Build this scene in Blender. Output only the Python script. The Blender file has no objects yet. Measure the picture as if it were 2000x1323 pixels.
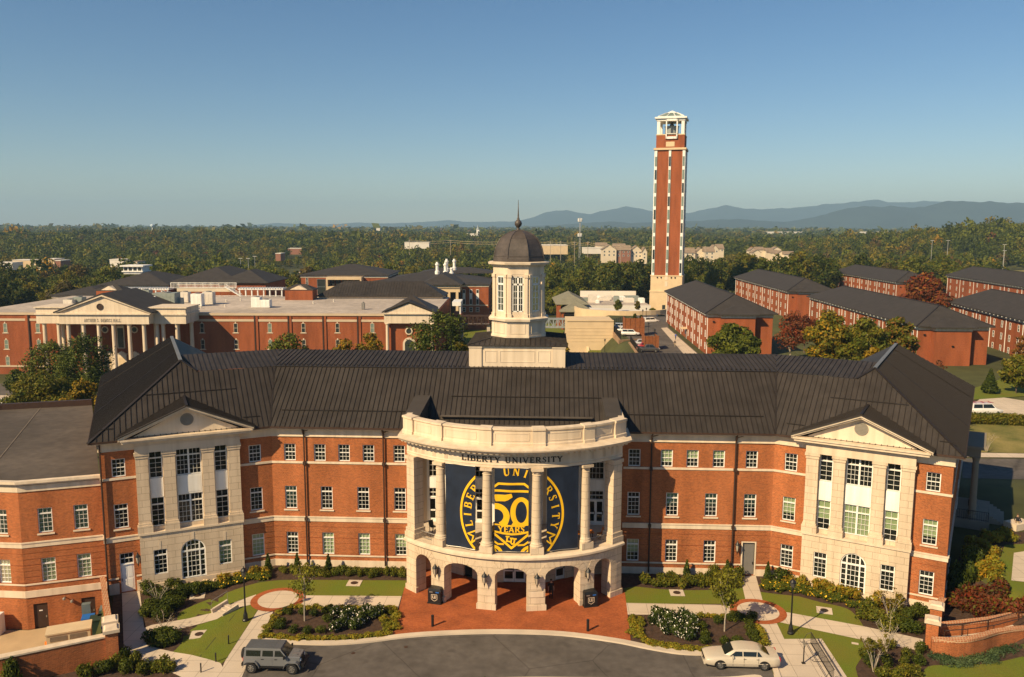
import bpy, bmesh, math, random
import numpy as np
from mathutils import Vector, Matrix, Euler
rad = math.radians
SC = bpy.context.scene
COL = SC.collection
# ------------------------------------------------------------------ camera
F_, PITCH, ROLL, YAW = 1620.0, 0.13349, 0.00316, -0.04781
CAM = Vector((2.865, -74.387, 32.0))
cam = bpy.data.cameras.new('camera'); camo = bpy.data.objects.new('camera', cam); COL.objects.link(camo)
cam.sensor_width = 36; cam.lens = 36*F_/2000; cam.clip_start = 1; cam.clip_end = 60000
camo.matrix_world = Matrix.Translation(CAM) @ Matrix.Rotation(-YAW, 4, 'Z') @ Matrix.Rotation(math.pi/2-PITCH, 4, 'X') @ Matrix.Rotation(ROLL, 4, 'Z')
SC.camera = camo
# ------------------------------------------------------------------ light
SUN_EL = rad(37); SUN_DIR = Vector((.69, .724, 0)).normalized()*math.cos(SUN_EL); SUN_DIR.z = -math.sin(SUN_EL)
w = bpy.data.worlds.new("World"); SC.world = w; w.use_nodes = True
nt = w.node_tree; nt.nodes.clear()
sky = nt.nodes.new('ShaderNodeTexSky'); sky.sky_type = 'NISHITA'; sky.sun_disc = False
sky.sun_elevation = SUN_EL; sky.sun_rotation = math.atan2(-SUN_DIR.x, -SUN_DIR.y)
sky.altitude = 200; sky.air_density = 1.0; sky.dust_density = 0.25; sky.ozone_density = 2.6
bg = nt.nodes.new('ShaderNodeBackground'); bg.inputs[1].default_value = 0.060
wo = nt.nodes.new('ShaderNodeOutputWorld'); hs_ = nt.nodes.new('ShaderNodeHueSaturation'); hs_.inputs['Saturation'].default_value = 1.2; nt.links.new(sky.outputs[0], hs_.inputs['Color']); nt.links.new(hs_.outputs[0], bg.inputs[0]); nt.links.new(bg.outputs[0], wo.inputs[0])
sl = bpy.data.lights.new('sun', 'SUN'); sl.energy = 5.0; sl.angle = rad(.53); sl.color = (1.0, .765, .45)
so = bpy.data.objects.new('sun', sl); COL.objects.link(so); so.rotation_euler = SUN_DIR.to_track_quat('-Z', 'Y').to_euler(); so.location = (-60, -60, 90)
SC.view_settings.view_transform = 'Standard'; SC.view_settings.look = 'None'
SC.view_settings.exposure = 0.58; SC.view_settings.gamma = 1
SC.cycles.max_bounces = 6; SC.cycles.volume_bounces = 0; SC.cycles.transparent_max_bounces = 12
SC.cycles.use_adaptive_sampling = True
try: SC.cycles.use_denoising = True
except Exception: pass
# ------------------------------------------------------------------ measuring helpers (photo pixel -> world point at a known height / distance)
_fw = Vector((math.sin(YAW), math.cos(YAW), 0)); _rt = Vector((math.cos(YAW), -math.sin(YAW), 0)); _up = Vector((0, 0, 1))
_F = _fw*math.cos(PITCH)-_up*math.sin(PITCH); _U = _up*math.cos(PITCH)+_fw*math.sin(PITCH)
def ray(u, v):
    a, b = u-1000, v-661.5; c, s = math.cos(ROLL), math.sin(ROLL)
    return _F + _rt*((c*a+s*b)/F_) - _U*((-s*a+c*b)/F_)
def gp(u, v, z=0.0):
    r = ray(u, v); return CAM + r*((z-CAM.z)/r.z)
def at(u, v, d):
    r = ray(u, v); return CAM + r*(d/(r.x*_fw.x+r.y*_fw.y))
def sstep(a, b, x):
    t = np.clip((x-a)/(b-a), 0, 1); return t*t*(3-2*t)
# ------------------------------------------------------------------ materials
def _nm(name):
    m = bpy.data.materials.new(name); m.use_nodes = True; t = m.node_tree; t.nodes.clear()
    o = t.nodes.new('ShaderNodeOutputMaterial'); p = t.nodes.new('ShaderNodeBsdfPrincipled'); t.links.new(p.outputs[0], o.inputs[0])
    return m, t, p
def _c(c): return (c[0], c[1], c[2], 1)
def _noise(t, scale, coord='Object', detail=4, vec=None):
    n = t.nodes.new('ShaderNodeTexNoise'); n.inputs['Scale'].default_value = scale; n.inputs['Detail'].default_value = detail
    if vec is None:
        tc = t.nodes.new('ShaderNodeTexCoord'); vec = tc.outputs[coord]
    t.links.new(vec, n.inputs['Vector']); return n
def _ramp(t, inp, c0, c1, p0=.3, p1=.7):
    r = t.nodes.new('ShaderNodeValToRGB'); r.color_ramp.elements[0].position = p0; r.color_ramp.elements[1].position = p1
    r.color_ramp.elements[0].color = _c(c0); r.color_ramp.elements[1].color = _c(c1); t.links.new(inp, r.inputs[0]); return r
def _mix(t, a, b, fac, mode='MIX'):
    m = t.nodes.new('ShaderNodeMix'); m.data_type = 'RGBA'; m.blend_type = mode
    for s, v in ((m.inputs[6], a), (m.inputs[7], b), (m.inputs[0], fac)):
        if hasattr(v, 'is_linked') or hasattr(v, 'links'): t.links.new(v, s)
        elif isinstance(v, (int, float)): s.default_value = v
        else: s.default_value = _c(v)
    return m.outputs[2]
def mul(c, k): return tuple(min(1, x*k) for x in c)
def mat(name, col, rough=.7, var=.12, scale=1.5, spec=.3, metal=0, bump=0, scale2=None, col2=None, coat=0):
    m, t, p = _nm(name)
    n = _noise(t, scale); r = _ramp(t, n.outputs[0], col2 or mul(col, 1-var), mul(col, 1+var))
    out = r.outputs[0]
    if scale2:
        n2 = _noise(t, scale2, detail=2); r2 = _ramp(t, n2.outputs[0], (.8, .8, .8), (1.12, 1.12, 1.12)); out = _mix(t, out, r2.outputs[0], 1.0, 'MULTIPLY')
    t.links.new(out, p.inputs['Base Color']); p.inputs['Roughness'].default_value = rough; p.inputs['Metallic'].default_value = metal
    p.inputs['Specular IOR Level'].default_value = spec; p.inputs['Coat Weight'].default_value = coat
    if bump:
        b = t.nodes.new('ShaderNodeBump'); b.inputs['Strength'].default_value = bump; b.inputs['Distance'].default_value = .05
        n3 = _noise(t, scale2 or scale*8, detail=3); t.links.new(n3.outputs[0], b.inputs['Height']); t.links.new(b.outputs[0], p.inputs['Normal'])
    return m
def brick_mat(name, c1, c2, mortar, bw=.215, rh=.072, ms=.011, off=.5, noise_sc=.35, rough=.85, var=.85, bias=0.0, spec=.2, grain=.14):
    m, t, p = _nm(name)
    uv = t.nodes.new('ShaderNodeUVMap'); b = t.nodes.new('ShaderNodeTexBrick')
    b.inputs['Scale'].default_value = 1; b.inputs['Brick Width'].default_value = bw; b.inputs['Row Height'].default_value = rh
    b.inputs['Mortar Size'].default_value = ms; b.inputs['Mortar Smooth'].default_value = .1; b.inputs['Bias'].default_value = bias; b.offset = off
    b.inputs['Color1'].default_value = _c(c1); b.inputs['Color2'].default_value = _c(c2); b.inputs['Mortar'].default_value = _c(mortar)
    t.links.new(uv.outputs[0], b.inputs['Vector'])
    tc = t.nodes.new('ShaderNodeTexCoord'); mp_ = t.nodes.new('ShaderNodeMapping'); mp_.inputs['Scale'].default_value = (1, 1, .35); t.links.new(tc.outputs['Object'], mp_.inputs[0])
    n = _noise(t, noise_sc, vec=mp_.outputs[0], detail=6); r = _ramp(t, n.outputs[0], (var,)*3, (2-var,)*3, .3, .7)
    o = _mix(t, b.outputs[0], r.outputs[0], 1.0, 'MULTIPLY')
    n2 = _noise(t, 9, detail=2); r2 = _ramp(t, n2.outputs[0], (1-grain,)*3, (1+grain,)*3, .3, .7); o = _mix(t, o, r2.outputs[0], 1.0, 'MULTIPLY')
    t.links.new(o, p.inputs['Base Color']); p.inputs['Roughness'].default_value = rough; p.inputs['Specular IOR Level'].default_value = spec
    return m
def panel_tone(m, w):
    t = m.node_tree; p = [n for n in t.nodes if n.type == 'BSDF_PRINCIPLED'][0]; src = p.inputs['Base Color'].links[0].from_socket
    uv = t.nodes.new('ShaderNodeUVMap'); sx = t.nodes.new('ShaderNodeSeparateXYZ'); t.links.new(uv.outputs[0], sx.inputs[0])
    d = t.nodes.new('ShaderNodeMath'); d.operation = 'DIVIDE'; d.inputs[1].default_value = w; t.links.new(sx.outputs[0], d.inputs[0])
    f = t.nodes.new('ShaderNodeMath'); f.operation = 'FLOOR'; t.links.new(d.outputs[0], f.inputs[0]); wn = t.nodes.new('ShaderNodeTexWhiteNoise'); wn.noise_dimensions = '1D'; t.links.new(f.outputs[0], wn.inputs['W'])
    r = _ramp(t, wn.outputs[0], (.93,)*3, (1.07,)*3, 0, 1); t.links.new(_mix(t, src, r.outputs[0], 1.0, 'MULTIPLY'), p.inputs['Base Color'])
def streak(m, lo=.86, hi=1.05, sc=(1.6, 1.6, .10)):
    t = m.node_tree; p = [n for n in t.nodes if n.type == 'BSDF_PRINCIPLED'][0]; src = p.inputs['Base Color'].links[0].from_socket
    tc = t.nodes.new('ShaderNodeTexCoord'); mp_ = t.nodes.new('ShaderNodeMapping'); mp_.inputs['Scale'].default_value = sc; t.links.new(tc.outputs['Object'], mp_.inputs[0])
    n = _noise(t, 1.0, vec=mp_.outputs[0], detail=5); r = _ramp(t, n.outputs[0], (lo, lo*.985, lo*.96), (hi,)*3, .33, .6); t.links.new(_mix(t, src, r.outputs[0], 1.0, 'MULTIPLY'), p.inputs['Base Color'])
def cracks(m, sc=.13):
    t = m.node_tree; p = [n for n in t.nodes if n.type == 'BSDF_PRINCIPLED'][0]; src = p.inputs['Base Color'].links[0].from_socket
    tc = t.nodes.new('ShaderNodeTexCoord'); nz = _noise(t, .8, detail=3); ad = t.nodes.new('ShaderNodeMix'); ad.data_type = 'RGBA'; ad.inputs[0].default_value = .12; t.links.new(tc.outputs['Object'], ad.inputs[6]); t.links.new(nz.outputs['Color'], ad.inputs[7])
    v = t.nodes.new('ShaderNodeTexVoronoi'); v.feature = 'DISTANCE_TO_EDGE'; v.inputs['Scale'].default_value = sc; t.links.new(ad.outputs[2], v.inputs['Vector']); r = _ramp(t, v.outputs['Distance'], (.62,)*3, (1,)*3, 0, .008); o = _mix(t, src, r.outputs[0], 1.0, 'MULTIPLY')
    n2 = _noise(t, .55, detail=2); r2 = _ramp(t, n2.outputs[0], (.74,)*3, (1,)*3, .27, .36); t.links.new(_mix(t, o, r2.outputs[0], 1.0, 'MULTIPLY'), p.inputs['Base Color'])
def leaf_mat(name, c0, c1, trans=.33, scale=.5, rnd=.25):
    """foliage: colour wanders with position inside the crown and with the tree itself"""
    m, t, p = _nm(name)
    n = _noise(t, scale, detail=3); r = _ramp(t, n.outputs[0], c0, c1, .35, .65); out = r.outputs[0]
    oi = t.nodes.new('ShaderNodeObjectInfo'); r2 = _ramp(t, oi.outputs['Random'], (1-rnd, 1-rnd*.8, 1-rnd), (1+rnd, 1+rnd*.6, 1.0), 0, 1)
    out = _mix(t, out, r2.outputs[0], 1.0, 'MULTIPLY')
    n2 = _noise(t, 3.0, detail=1); r3 = _ramp(t, n2.outputs[0], (.7,)*3, (1.3,)*3, .3, .7); out = _mix(t, out, r3.outputs[0], 1.0, 'MULTIPLY')
    t.links.new(out, p.inputs['Base Color']); p.inputs['Roughness'].default_value = .6; p.inputs['Specular IOR Level'].default_value = .2
    tr = t.nodes.new('ShaderNodeBsdfTranslucent'); t.links.new(out, tr.inputs[0]); mx = t.nodes.new('ShaderNodeMixShader'); mx.inputs[0].default_value = trans
    o = [x for x in t.nodes if x.type == 'OUTPUT_MATERIAL'][0]
    t.links.new(p.outputs[0], mx.inputs[1]); t.links.new(tr.outputs[0], mx.inputs[2]); t.links.new(mx.outputs[0], o.inputs[0])
    return m
def pane_mat(name, tint=(.80, .88, .80)):
    m, t, p = _nm(name)
    t.nodes.remove(p); o = [x for x in t.nodes if x.type == 'OUTPUT_MATERIAL'][0]
    g = t.nodes.new('ShaderNodeBsdfGlossy'); g.inputs['Roughness'].default_value = .03; g.inputs[0].default_value = (.9, .95, 1, 1)
    tr = t.nodes.new('ShaderNodeBsdfTransparent'); tr.inputs[0].default_value = _c(tint)
    fr = t.nodes.new('ShaderNodeFresnel'); fr.inputs[0].default_value = 1.5
    mx = t.nodes.new('ShaderNodeMixShader'); t.links.new(fr.outputs[0], mx.inputs[0]); t.links.new(tr.outputs[0], mx.inputs[1]); t.links.new(g.outputs[0], mx.inputs[2]); t.links.new(mx.outputs[0], o.inputs[0])
    return m
MT = {}
MT['brick'] = brick_mat('red_brick', (.37, .086, .022), (.16, .031, .009), (.43, .19, .082), ms=.014, var=.84)
MT['brick_far'] = brick_mat('far_red_brick', (.30, .074, .026), (.22, .050, .017), (.28, .11, .052), var=.85, noise_sc=.12)
MT['paver'] = brick_mat('brick_paver', (.36, .100, .032), (.27, .068, .022), (.26, .09, .04), bw=.2, rh=.1, ms=.008, var=.8, noise_sc=.6)
MT['stone'] = brick_mat('limestone_block', (.60, .49, .365), (.56, .45, .33), (.36, .285, .205), bw=1.25, rh=.62, ms=.02, var=.97, noise_sc=.3, rough=.8, grain=.035)
MT['smooth'] = mat('smooth_limestone', (.62, .51, .385), .75, .05, .4)
MT['cream'] = mat('cream_painted_trim', (.65, .545, .42), .6, .05, .5)
MT['white'] = mat('white_paint', (.78, .77, .74), .45, .04, 1)
MT['roof'] = mat('dark_bronze_metal_roof', (.043, .0365, .0325), .58, .2, .12, spec=.14, scale2=.8)
panel_tone(MT['roof'], .46)
MT['seam'] = mat('roof_seam_metal', (.022, .017, .014), .5, .1, 1, spec=.3)  # darker than the roof: the seams' shadow lines are put into the colour
MT['shingle'] = mat('charcoal_shingle', (.040, .035, .033), .8, .18, .6, scale2=6)
MT['copper'] = mat('weathered_copper', (.068, .055, .048), .5, .3, .9, spec=.5, scale2=5)
MT['dark'] = mat('unlit_depth_black', (.012, .012, .013), .9, .1)  # near-black colour stands in for unlit depth behind windows and openings
MT['pane'] = pane_mat('window_glass')
MT['farglass'] = mat('dark_window_glass', (.03, .038, .04), .08, .3, .7, spec=.6)
MT['blind'] = mat('pale_green_blind', (.40, .43, .29), .7, .08, 6)
MT['darkmetal'] = mat('dark_bronze_pipe', (.05, .028, .02), .5, .1, 2)
MT['black'] = mat('black_powder_coat', (.012, .012, .013), .4, .1, 2, spec=.4)
MT['iron'] = mat('galvanised_rail', (.32, .30, .27), .45, .1, 3, metal=.6)
MT['concrete'] = brick_mat('pale_concrete', (.54, .455, .36), (.50, .42, .335), (.30, .25, .20), bw=1.6, rh=1.6, ms=.022, off=0, var=.92, grain=.03)
MT['kerbc'] = mat('kerb_concrete', (.55, .46, .36), .85, .10, .5)
MT['asphalt'] = mat('worn_asphalt', (.100, .088, .079), .9, .2, .22, scale2=1.3)
MT['mulch'] = mat('bark_mulch', (.062, .036, .024), .95, .35, 3, scale2=16, bump=.6)
MT['grass'] = mat('mown_lawn', (.088, .122, .008), .9, .25, .3, scale2=12, bump=.9, col2=(.145, .138, .015))
MT['drygrass'] = mat('dry_grass', (.19, .15, .05), .95, .45, .25, scale2=6, col2=(.09, .10, .02))
MT['field'] = mat('forest_floor', (.062, .066, .020), .95, .45, .02, scale2=.3)
MT['navy'] = mat('navy_banner_cloth', (.010, .017, .036), .55, .25, 1.2, spec=.35)
MT['gold'] = mat('gold_banner_print', (.80, .46, .012), .55, .06, 1)
MT['ltr'] = mat('dark_bronze_lettering', (.02, .014, .01), .5, .1)
MT['flat_roof'] = mat('flat_membrane_roof', (.42, .36, .31), .9, .2, .05, scale2=.6)
MT['dark_flat'] = mat('bitumen_roof', (.085, .07, .058), .9, .25, .12, scale2=1.2)
MT['greyglass'] = mat('pale_green_glass', (.17, .22, .19), .12, .1, .6, spec=.6); MT['beige'] = mat('beige_steel', (.55, .45, .30), .5, .06, 1); MT['orange'] = mat('orange_plastic', (.75, .16, .01), .5, .05); MT['palesky'] = mat('pale_blue_tank', (.5, .6, .68), .5, .05)
MT['court'] = mat('stained_court_concrete', (.44, .32, .19), .85, .2, .25)
MT['sand'] = mat('sandstone_cladding', (.60, .46, .29), .8, .07, .4)
MT['bark'] = mat('tree_bark', (.10, .075, .055), .9, .25, 3)
MT['palebark'] = mat('pale_bark', (.34, .29, .23), .9, .2, 3)
MT['skin'] = mat('skin', (.42, .26, .18), .6, .05)
for k in ('smooth', 'cream', 'stone', 'white'): streak(MT[k])
for k in ('brick', 'brick_far'): streak(MT[k], .80, 1.06, (.7, .7, .12))
cracks(MT['asphalt'])
# ------------------------------------------------------------------ mesh builder
class MB:
    def __init__(s): s.v = []; s.f = []; s.m = []; s.cur = 0
    def slot(s, i): s.cur = i; return s
    def face(s, pts):
        n = len(s.v); s.v.extend(tuple(p) for p in pts); s.f.append(tuple(range(n, n+len(pts)))); s.m.append(s.cur)
    def hexa(s, b, t):
        """b,t : 4 points each (counter-clockwise seen from above)"""
        n = len(s.v); s.v.extend(tuple(p) for p in b); s.v.extend(tuple(p) for p in t)
        for q in ((3, 2, 1, 0), (4, 5, 6, 7), (0, 1, 5, 4), (1, 2, 6, 5), (2, 3, 7, 6), (3, 0, 4, 7)):
            s.f.append(tuple(n+i for i in q)); s.m.append(s.cur)
    def box(s, c, d, rz=0.0, taper=1.0):
        x, y, z = c; a, b, h = d[0]/2, d[1]/2, d[2]/2; cs, sn = math.cos(rz), math.sin(rz)
        def P(i, j, k, q): return (x+(i*a*cs-j*b*sn)*q, y+(i*a*sn+j*b*cs)*q, z+k*h)
        s.hexa([P(-1, -1, -1, 1), P(1, -1, -1, 1), P(1, 1, -1, 1), P(-1, 1, -1, 1)], [P(-1, -1, 1, taper), P(1, -1, 1, taper), P(1, 1, 1, taper), P(-1, 1, 1, taper)])
    def prism(s, poly, z0, z1, top=None):
        n = len(poly); top = top or poly
        b = [(p[0], p[1], z0 if len(p) < 3 else p[2]) for p in poly]; t = [(p[0], p[1], z1) for p in top]
        s.face(b[::-1]); s.face(t)
        for i in range(n):
            j = (i+1) % n; s.face([b[i], b[j], t[j], t[i]])
    def loft(s, rings, closed=True, caps=True):
        n = len(rings[0]); k0 = len(s.v)
        for r in rings: s.v.extend(tuple(p) for p in r)
        for i in range(len(rings)-1):
            for j in range(n if closed else n-1):
                q = (j+1) % n; s.f.append((k0+i*n+j, k0+i*n+q, k0+(i+1)*n+q, k0+(i+1)*n+j)); s.m.append(s.cur)
        if caps and closed:
            s.f.append(tuple(k0+j for j in range(n))[::-1]); s.m.append(s.cur)
            e = k0+(len(rings)-1)*n; s.f.append(tuple(e+j for j in range(n))); s.m.append(s.cur)
    def lathe(s, c, prof, n=12, ang=0.0):
        s.loft([[(c[0]+r*math.cos(ang+2*math.pi*j/n), c[1]+r*math.sin(ang+2*math.pi*j/n), c[2]+z) for j in range(n)] for r, z in prof])
    def tube(s, path, r, n=6, r2=None):
        P = [Vector(p) for p in path]; rings = []
        for i, p in enumerate(P):
            d = (P[min(i+1, len(P)-1)]-P[max(i-1, 0)]).normalized()
            a = d.cross(Vector((0, 0, 1))); a = a if a.length > .05 else d.cross(Vector((1, 0, 0))); a.normalize(); b = d.cross(a)
            rr = r if r2 is None else r+(r2-r)*i/max(1, len(P)-1)
            rings.append([p+a*rr*math.cos(2*math.pi*j/n)+b*rr*math.sin(2*math.pi*j/n) for j in range(n)])
        s.loft(rings)
    def bar(s, a, b, w, h):
        """rectangular bar from a to b, w wide, h high"""
        a, b = Vector(a), Vector(b); d = (b-a).normalized(); x = d.cross(Vector((0, 0, 1))); x = x if x.length > .05 else Vector((1, 0, 0)); x.normalize(); y = x.cross(d).normalized()
        q = [(-w/2, -h/2), (w/2, -h/2), (w/2, h/2), (-w/2, h/2)]
        s.loft([[a+x*i+y*j for i, j in q], [b+x*i+y*j for i, j in q]])
    def build(s, name, mats, parent=None, smooth=False, bevel=0, recalc=True):
        me = bpy.data.meshes.new(name); me.from_pydata(s.v, [], s.f)
        ms = mats if isinstance(mats, (list, tuple)) else [mats]
        for m in ms: me.materials.append(MT[m] if isinstance(m, str) else m)
        if len(ms) > 1: me.polygons.foreach_set('material_index', s.m)
        if recalc:
            bm = bmesh.new(); bm.from_mesh(me); bmesh.ops.remove_doubles(bm, verts=bm.verts, dist=1e-5); bmesh.ops.recalc_face_normals(bm, faces=bm.faces)
            if bevel: bmesh.ops.bevel(bm, geom=bm.edges[:], offset=bevel, segments=1, affect='EDGES', clamp_overlap=True)
            bm.to_mesh(me); bm.free()
        uv_auto(me)
        if smooth: me.shade_smooth()
        o = bpy.data.objects.new(name, me); COL.objects.link(o); par(o, parent)
        return o
def uv_auto(me):
    uv = me.uv_layers.new(name='UVMap'); V = me.vertices; data = uv.data
    for p in me.polygons:
        n = p.normal
        if abs(n.z) > .95:
            for li in p.loop_indices: c = V[me.loops[li].vertex_index].co; data[li].uv = (c.x, c.y)
        else:
            t = Vector((-n.y, n.x, 0)).normalized(); b = n.cross(t)
            if b.z < 0: b = -b
            sc = b.z if b.z > .3 else 1
            for li in p.loop_indices: c = V[me.loops[li].vertex_index].co; data[li].uv = (c.dot(t), c.z/sc)
def par(o, parent):
    if parent is not None:
        o.parent = parent; o.matrix_parent_inverse = (Matrix.Translation(parent.location) @ parent.rotation_euler.to_matrix().to_4x4()).inverted() if parent.type == 'EMPTY' else Matrix.Identity(4)
def thing(name, label, cat, loc=(0, 0, 0), group=None, rz=0):
    o = bpy.data.objects.new(name, None); COL.objects.link(o); o.empty_display_size = .5; o.location = loc; o.rotation_euler = (0, 0, rz)
    return tag(o, label, cat, group)
def tag(o, label=None, cat=None, group=None, kind=None):
    if label: o['label'] = label
    if cat: o['category'] = cat
    if group: o['group'] = group
    if kind: o['kind'] = kind
    return o
def dup(root, loc, rz=0, sc=1.0, label=None, group=None):
    r = root.copy(); COL.objects.link(r); r.location = loc; r.rotation_euler = (0, 0, rz); r.scale = (sc, sc, sc) if isinstance(sc, (int, float)) else sc
    if label: r['label'] = label
    if group: r['group'] = group
    for ch in root.children:
        c = ch.copy(); COL.objects.link(c); c.parent = r; c.matrix_parent_inverse = Matrix.Identity(4)
        for g in ch.children:
            d = g.copy(); COL.objects.link(d); d.parent = c; d.matrix_parent_inverse = Matrix.Identity(4)
    return r
class Frame:
    """a vertical wall plane: s along the wall, z up, off outwards"""
    def __init__(s, P, t, n): s.P = Vector((P[0], P[1], 0)); s.t = Vector((t[0], t[1], 0)).normalized(); s.n = Vector((n[0], n[1], 0)).normalized()
    def __call__(s, a, z, off=0.0): return s.P + s.t*a + s.n*off + Vector((0, 0, z))
    def rz(s): return math.atan2(s.n.y, s.n.x)+math.pi/2        # local -Y looks along n
    def box(s, mb, s0, s1, z0, z1, o0, o1):
        b = [s(s0, z0, o1), s(s1, z0, o1), s(s1, z0, o0), s(s0, z0, o0)]; t = [p+Vector((0, 0, z1-z0)) for p in b]; mb.hexa(b, t)
def wall(mb, fr, s0, s1, z0, z1, holes=(), off=0.0, depth=.3, back=None, edge=0.0):
    """front face with rectangular holes, their reveals, and (back) a dark plate behind each hole"""
    ss = sorted({s0, s1} | {min(max(h[i], s0), s1) for h in holes for i in (0, 1)}); zs = sorted({z0, z1} | {min(max(h[i], z0), z1) for h in holes for i in (2, 3)})
    inh = lambda a, b: any(h[0]-1e-6 < a < h[1]+1e-6 and h[2]-1e-6 < b < h[3]+1e-6 for h in holes)
    for i in range(len(ss)-1):
        for j in range(len(zs)-1):
            if not inh((ss[i]+ss[i+1])/2, (zs[j]+zs[j+1])/2):
                mb.face([fr(ss[i], zs[j], off), fr(ss[i+1], zs[j], off), fr(ss[i+1], zs[j+1], off), fr(ss[i], zs[j+1], off)])
    for h in holes:
        a, b = max(h[0], s0), min(h[1], s1); c, d = max(h[2], z0), min(h[3], z1)
        if a >= b or c >= d: continue
        lo, hi = off, off-depth
        mb.face([fr(a, c, lo), fr(a, d, lo), fr(a, d, hi), fr(a, c, hi)]); mb.face([fr(b, c, hi), fr(b, d, hi), fr(b, d, lo), fr(b, c, lo)])
        if c == h[2]: mb.face([fr(a, c, hi), fr(b, c, hi), fr(b, c, lo), fr(a, c, lo)])
        if d == h[3]: mb.face([fr(a, d, lo), fr(b, d, lo), fr(b, d, hi), fr(a, d, hi)])
        if back is not None:
            k = mb.cur; mb.slot(back); mb.face([fr(a, c, hi), fr(b, c, hi), fr(b, d, hi), fr(a, d, hi)]); mb.slot(k)
    if edge:
        for z, e in ((z0, 1e-3), (z1, -1e-3)):
            for i in range(len(ss)-1):
                if not inh((ss[i]+ss[i+1])/2, z+e): mb.face([fr(ss[i], z, off), fr(ss[i+1], z, off), fr(ss[i+1], z, off-edge), fr(ss[i], z, off-edge)])
# ---- windows: a proto mesh per size; local x along the wall, -y outwards, origin at sill centre
WIN = {}
def win_proto(w, h, cols, rows, transom, arch=False):
    key = (round(w, 2), round(h, 2), cols, rows, transom, arch)
    if key in WIN: return WIN[key]
    fr = Frame((0, 0), (1, 0), (0, -1)); mb = MB(); fw = .075
    bx = lambda a, b, c, d, o0=-.12, o1=.0: fr.box(mb, a, b, c, d, o0, o1)
    g = MB()
    if not arch:
        bx(-w/2, -w/2+fw, 0, h); bx(w/2-fw, w/2, 0, h); bx(-w/2+fw, w/2-fw, h-fw, h); bx(-w/2+fw, w/2-fw, 0, fw)
        bx(-w/2-.06, w/2+.06, -.05, 0.0, -.12, .05)
        z0, z1 = fw, h-fw
        zt = z1
        if transom:
            zt = h-transom; bx(-w/2+fw, w/2-fw, zt-.11, zt, -.12, .01)
            for i in range(1, cols): x = -w/2+fw+(w-2*fw)*i/cols; bx(x-.013, x+.013, zt, z1, -.1, -.05)
            zt -= .11
        else:
            bx(-w/2+fw, w/2-fw, (z0+zt)/2-.03, (z0+zt)/2+.03, -.12, -.02)
        for i in range(1, cols): x = -w/2+fw+(w-2*fw)*i/cols; bx(x-.013, x+.013, z0, zt, -.1, -.05)
        for j in range(1, rows): z = z0+(zt-z0)*j/rows; bx(-w/2+fw, w/2-fw, z-.013, z+.013, -.102, -.052)
        g.face([fr(-w/2+.03, .03, -.08), fr(w/2-.03, .03, -.08), fr(w/2-.03, h-.03, -.08), fr(-w/2+.03, h-.03, -.08)])
    else:
        r = w/2; hs = h-r; N = 14
        def arc(rr, o): return [fr(-rr*math.cos(math.pi*k/N), hs+rr*math.sin(math.pi*k/N), o) for k in range(N+1)]
        A, B, C2, D2 = arc(r, 0), arc(r-.11, 0), arc(r, -.12), arc(r-.11, -.12)
        for k in range(N):
            mb.face([A[k], A[k+1], B[k+1], B[k]]); mb.face([B[k], B[k+1], D2[k+1], D2[k]])
        bx(-r, -r+.11, 0, hs); bx(r-.11, r, 0, hs); bx(-r+.11, r-.11, 0, .1); bx(-r+.11, r-.11, hs-.07, hs+.07, -.12, .01)
        zc = math.sqrt(max(.01, (r-.11)**2-.53**2))+hs
        for x in (-.53, .53): bx(x-.06, x+.06, .1, hs-.07); bx(x-.06, x+.06, hs+.07, zc, -.12, -.002)
        for x in (-.177, .177): bx(x-.018, x+.018, .1, hs-.07, -.1, -.05); bx(x-.018, x+.018, hs+.07, zc+.16, -.1, -.05)
        for j in range(1, 5): z = .1+(hs-.17)*j/5; bx(-r+.11, r-.11, z-.018, z+.018, -.103, -.053)
        bx(-.47, .47, hs+.5, hs+.536, -.103, -.053)
        g.face([fr(-r+.03, .03, -.08), fr(r-.03, .03, -.08)]+[p for p in arc(r-.03, -.08)[::-1]])
    o = mb.build('window', 'white'); p = g.build('pane', 'pane'); p.parent = o
    WIN[key] = (o.data, p.data); bpy.data.objects.remove(p); bpy.data.objects.remove(o)
    return WIN[key]
BLN = {}
def blind_mesh(w, h):
    k = (round(w, 2), round(h, 2))
    if k not in BLN:
        mb = MB(); n = 9; pts = []
        for i in range(n*2+1): pts.append((-w/2+w*i/(2*n), (.012 if i % 2 else -.012)))
        for i in range(len(pts)-1): mb.face([(pts[i][0], pts[i][1], 0), (pts[i+1][0], pts[i+1][1], 0), (pts[i+1][0], pts[i+1][1], h), (pts[i][0], pts[i][1], h)])
        o = mb.build('blind', 'blind', recalc=False); BLN[k] = o.data; bpy.data.objects.remove(o)
    return BLN[k]
def put_window(parent, fr, s, z, w, h, cols=3, rows=4, transom=0, off=-.1, blind=None, arch=False):
    """blind = (from, to) as fractions of the height"""
    a, b = win_proto(w, h, cols, rows, transom, arch)
    o = bpy.data.objects.new('window', a); COL.objects.link(o); o.location = fr(s, z, off); o.rotation_euler = (0, 0, fr.rz()); par(o, parent)
    p = bpy.data.objects.new('pane', b); COL.objects.link(p); p.parent = o
    if blind:
        q = bpy.data.objects.new('blind', blind_mesh(w-.14, (blind[1]-blind[0])*h)); COL.objects.link(q); q.parent = o; q.location = (0, .14, blind[0]*h)
    return o
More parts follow.
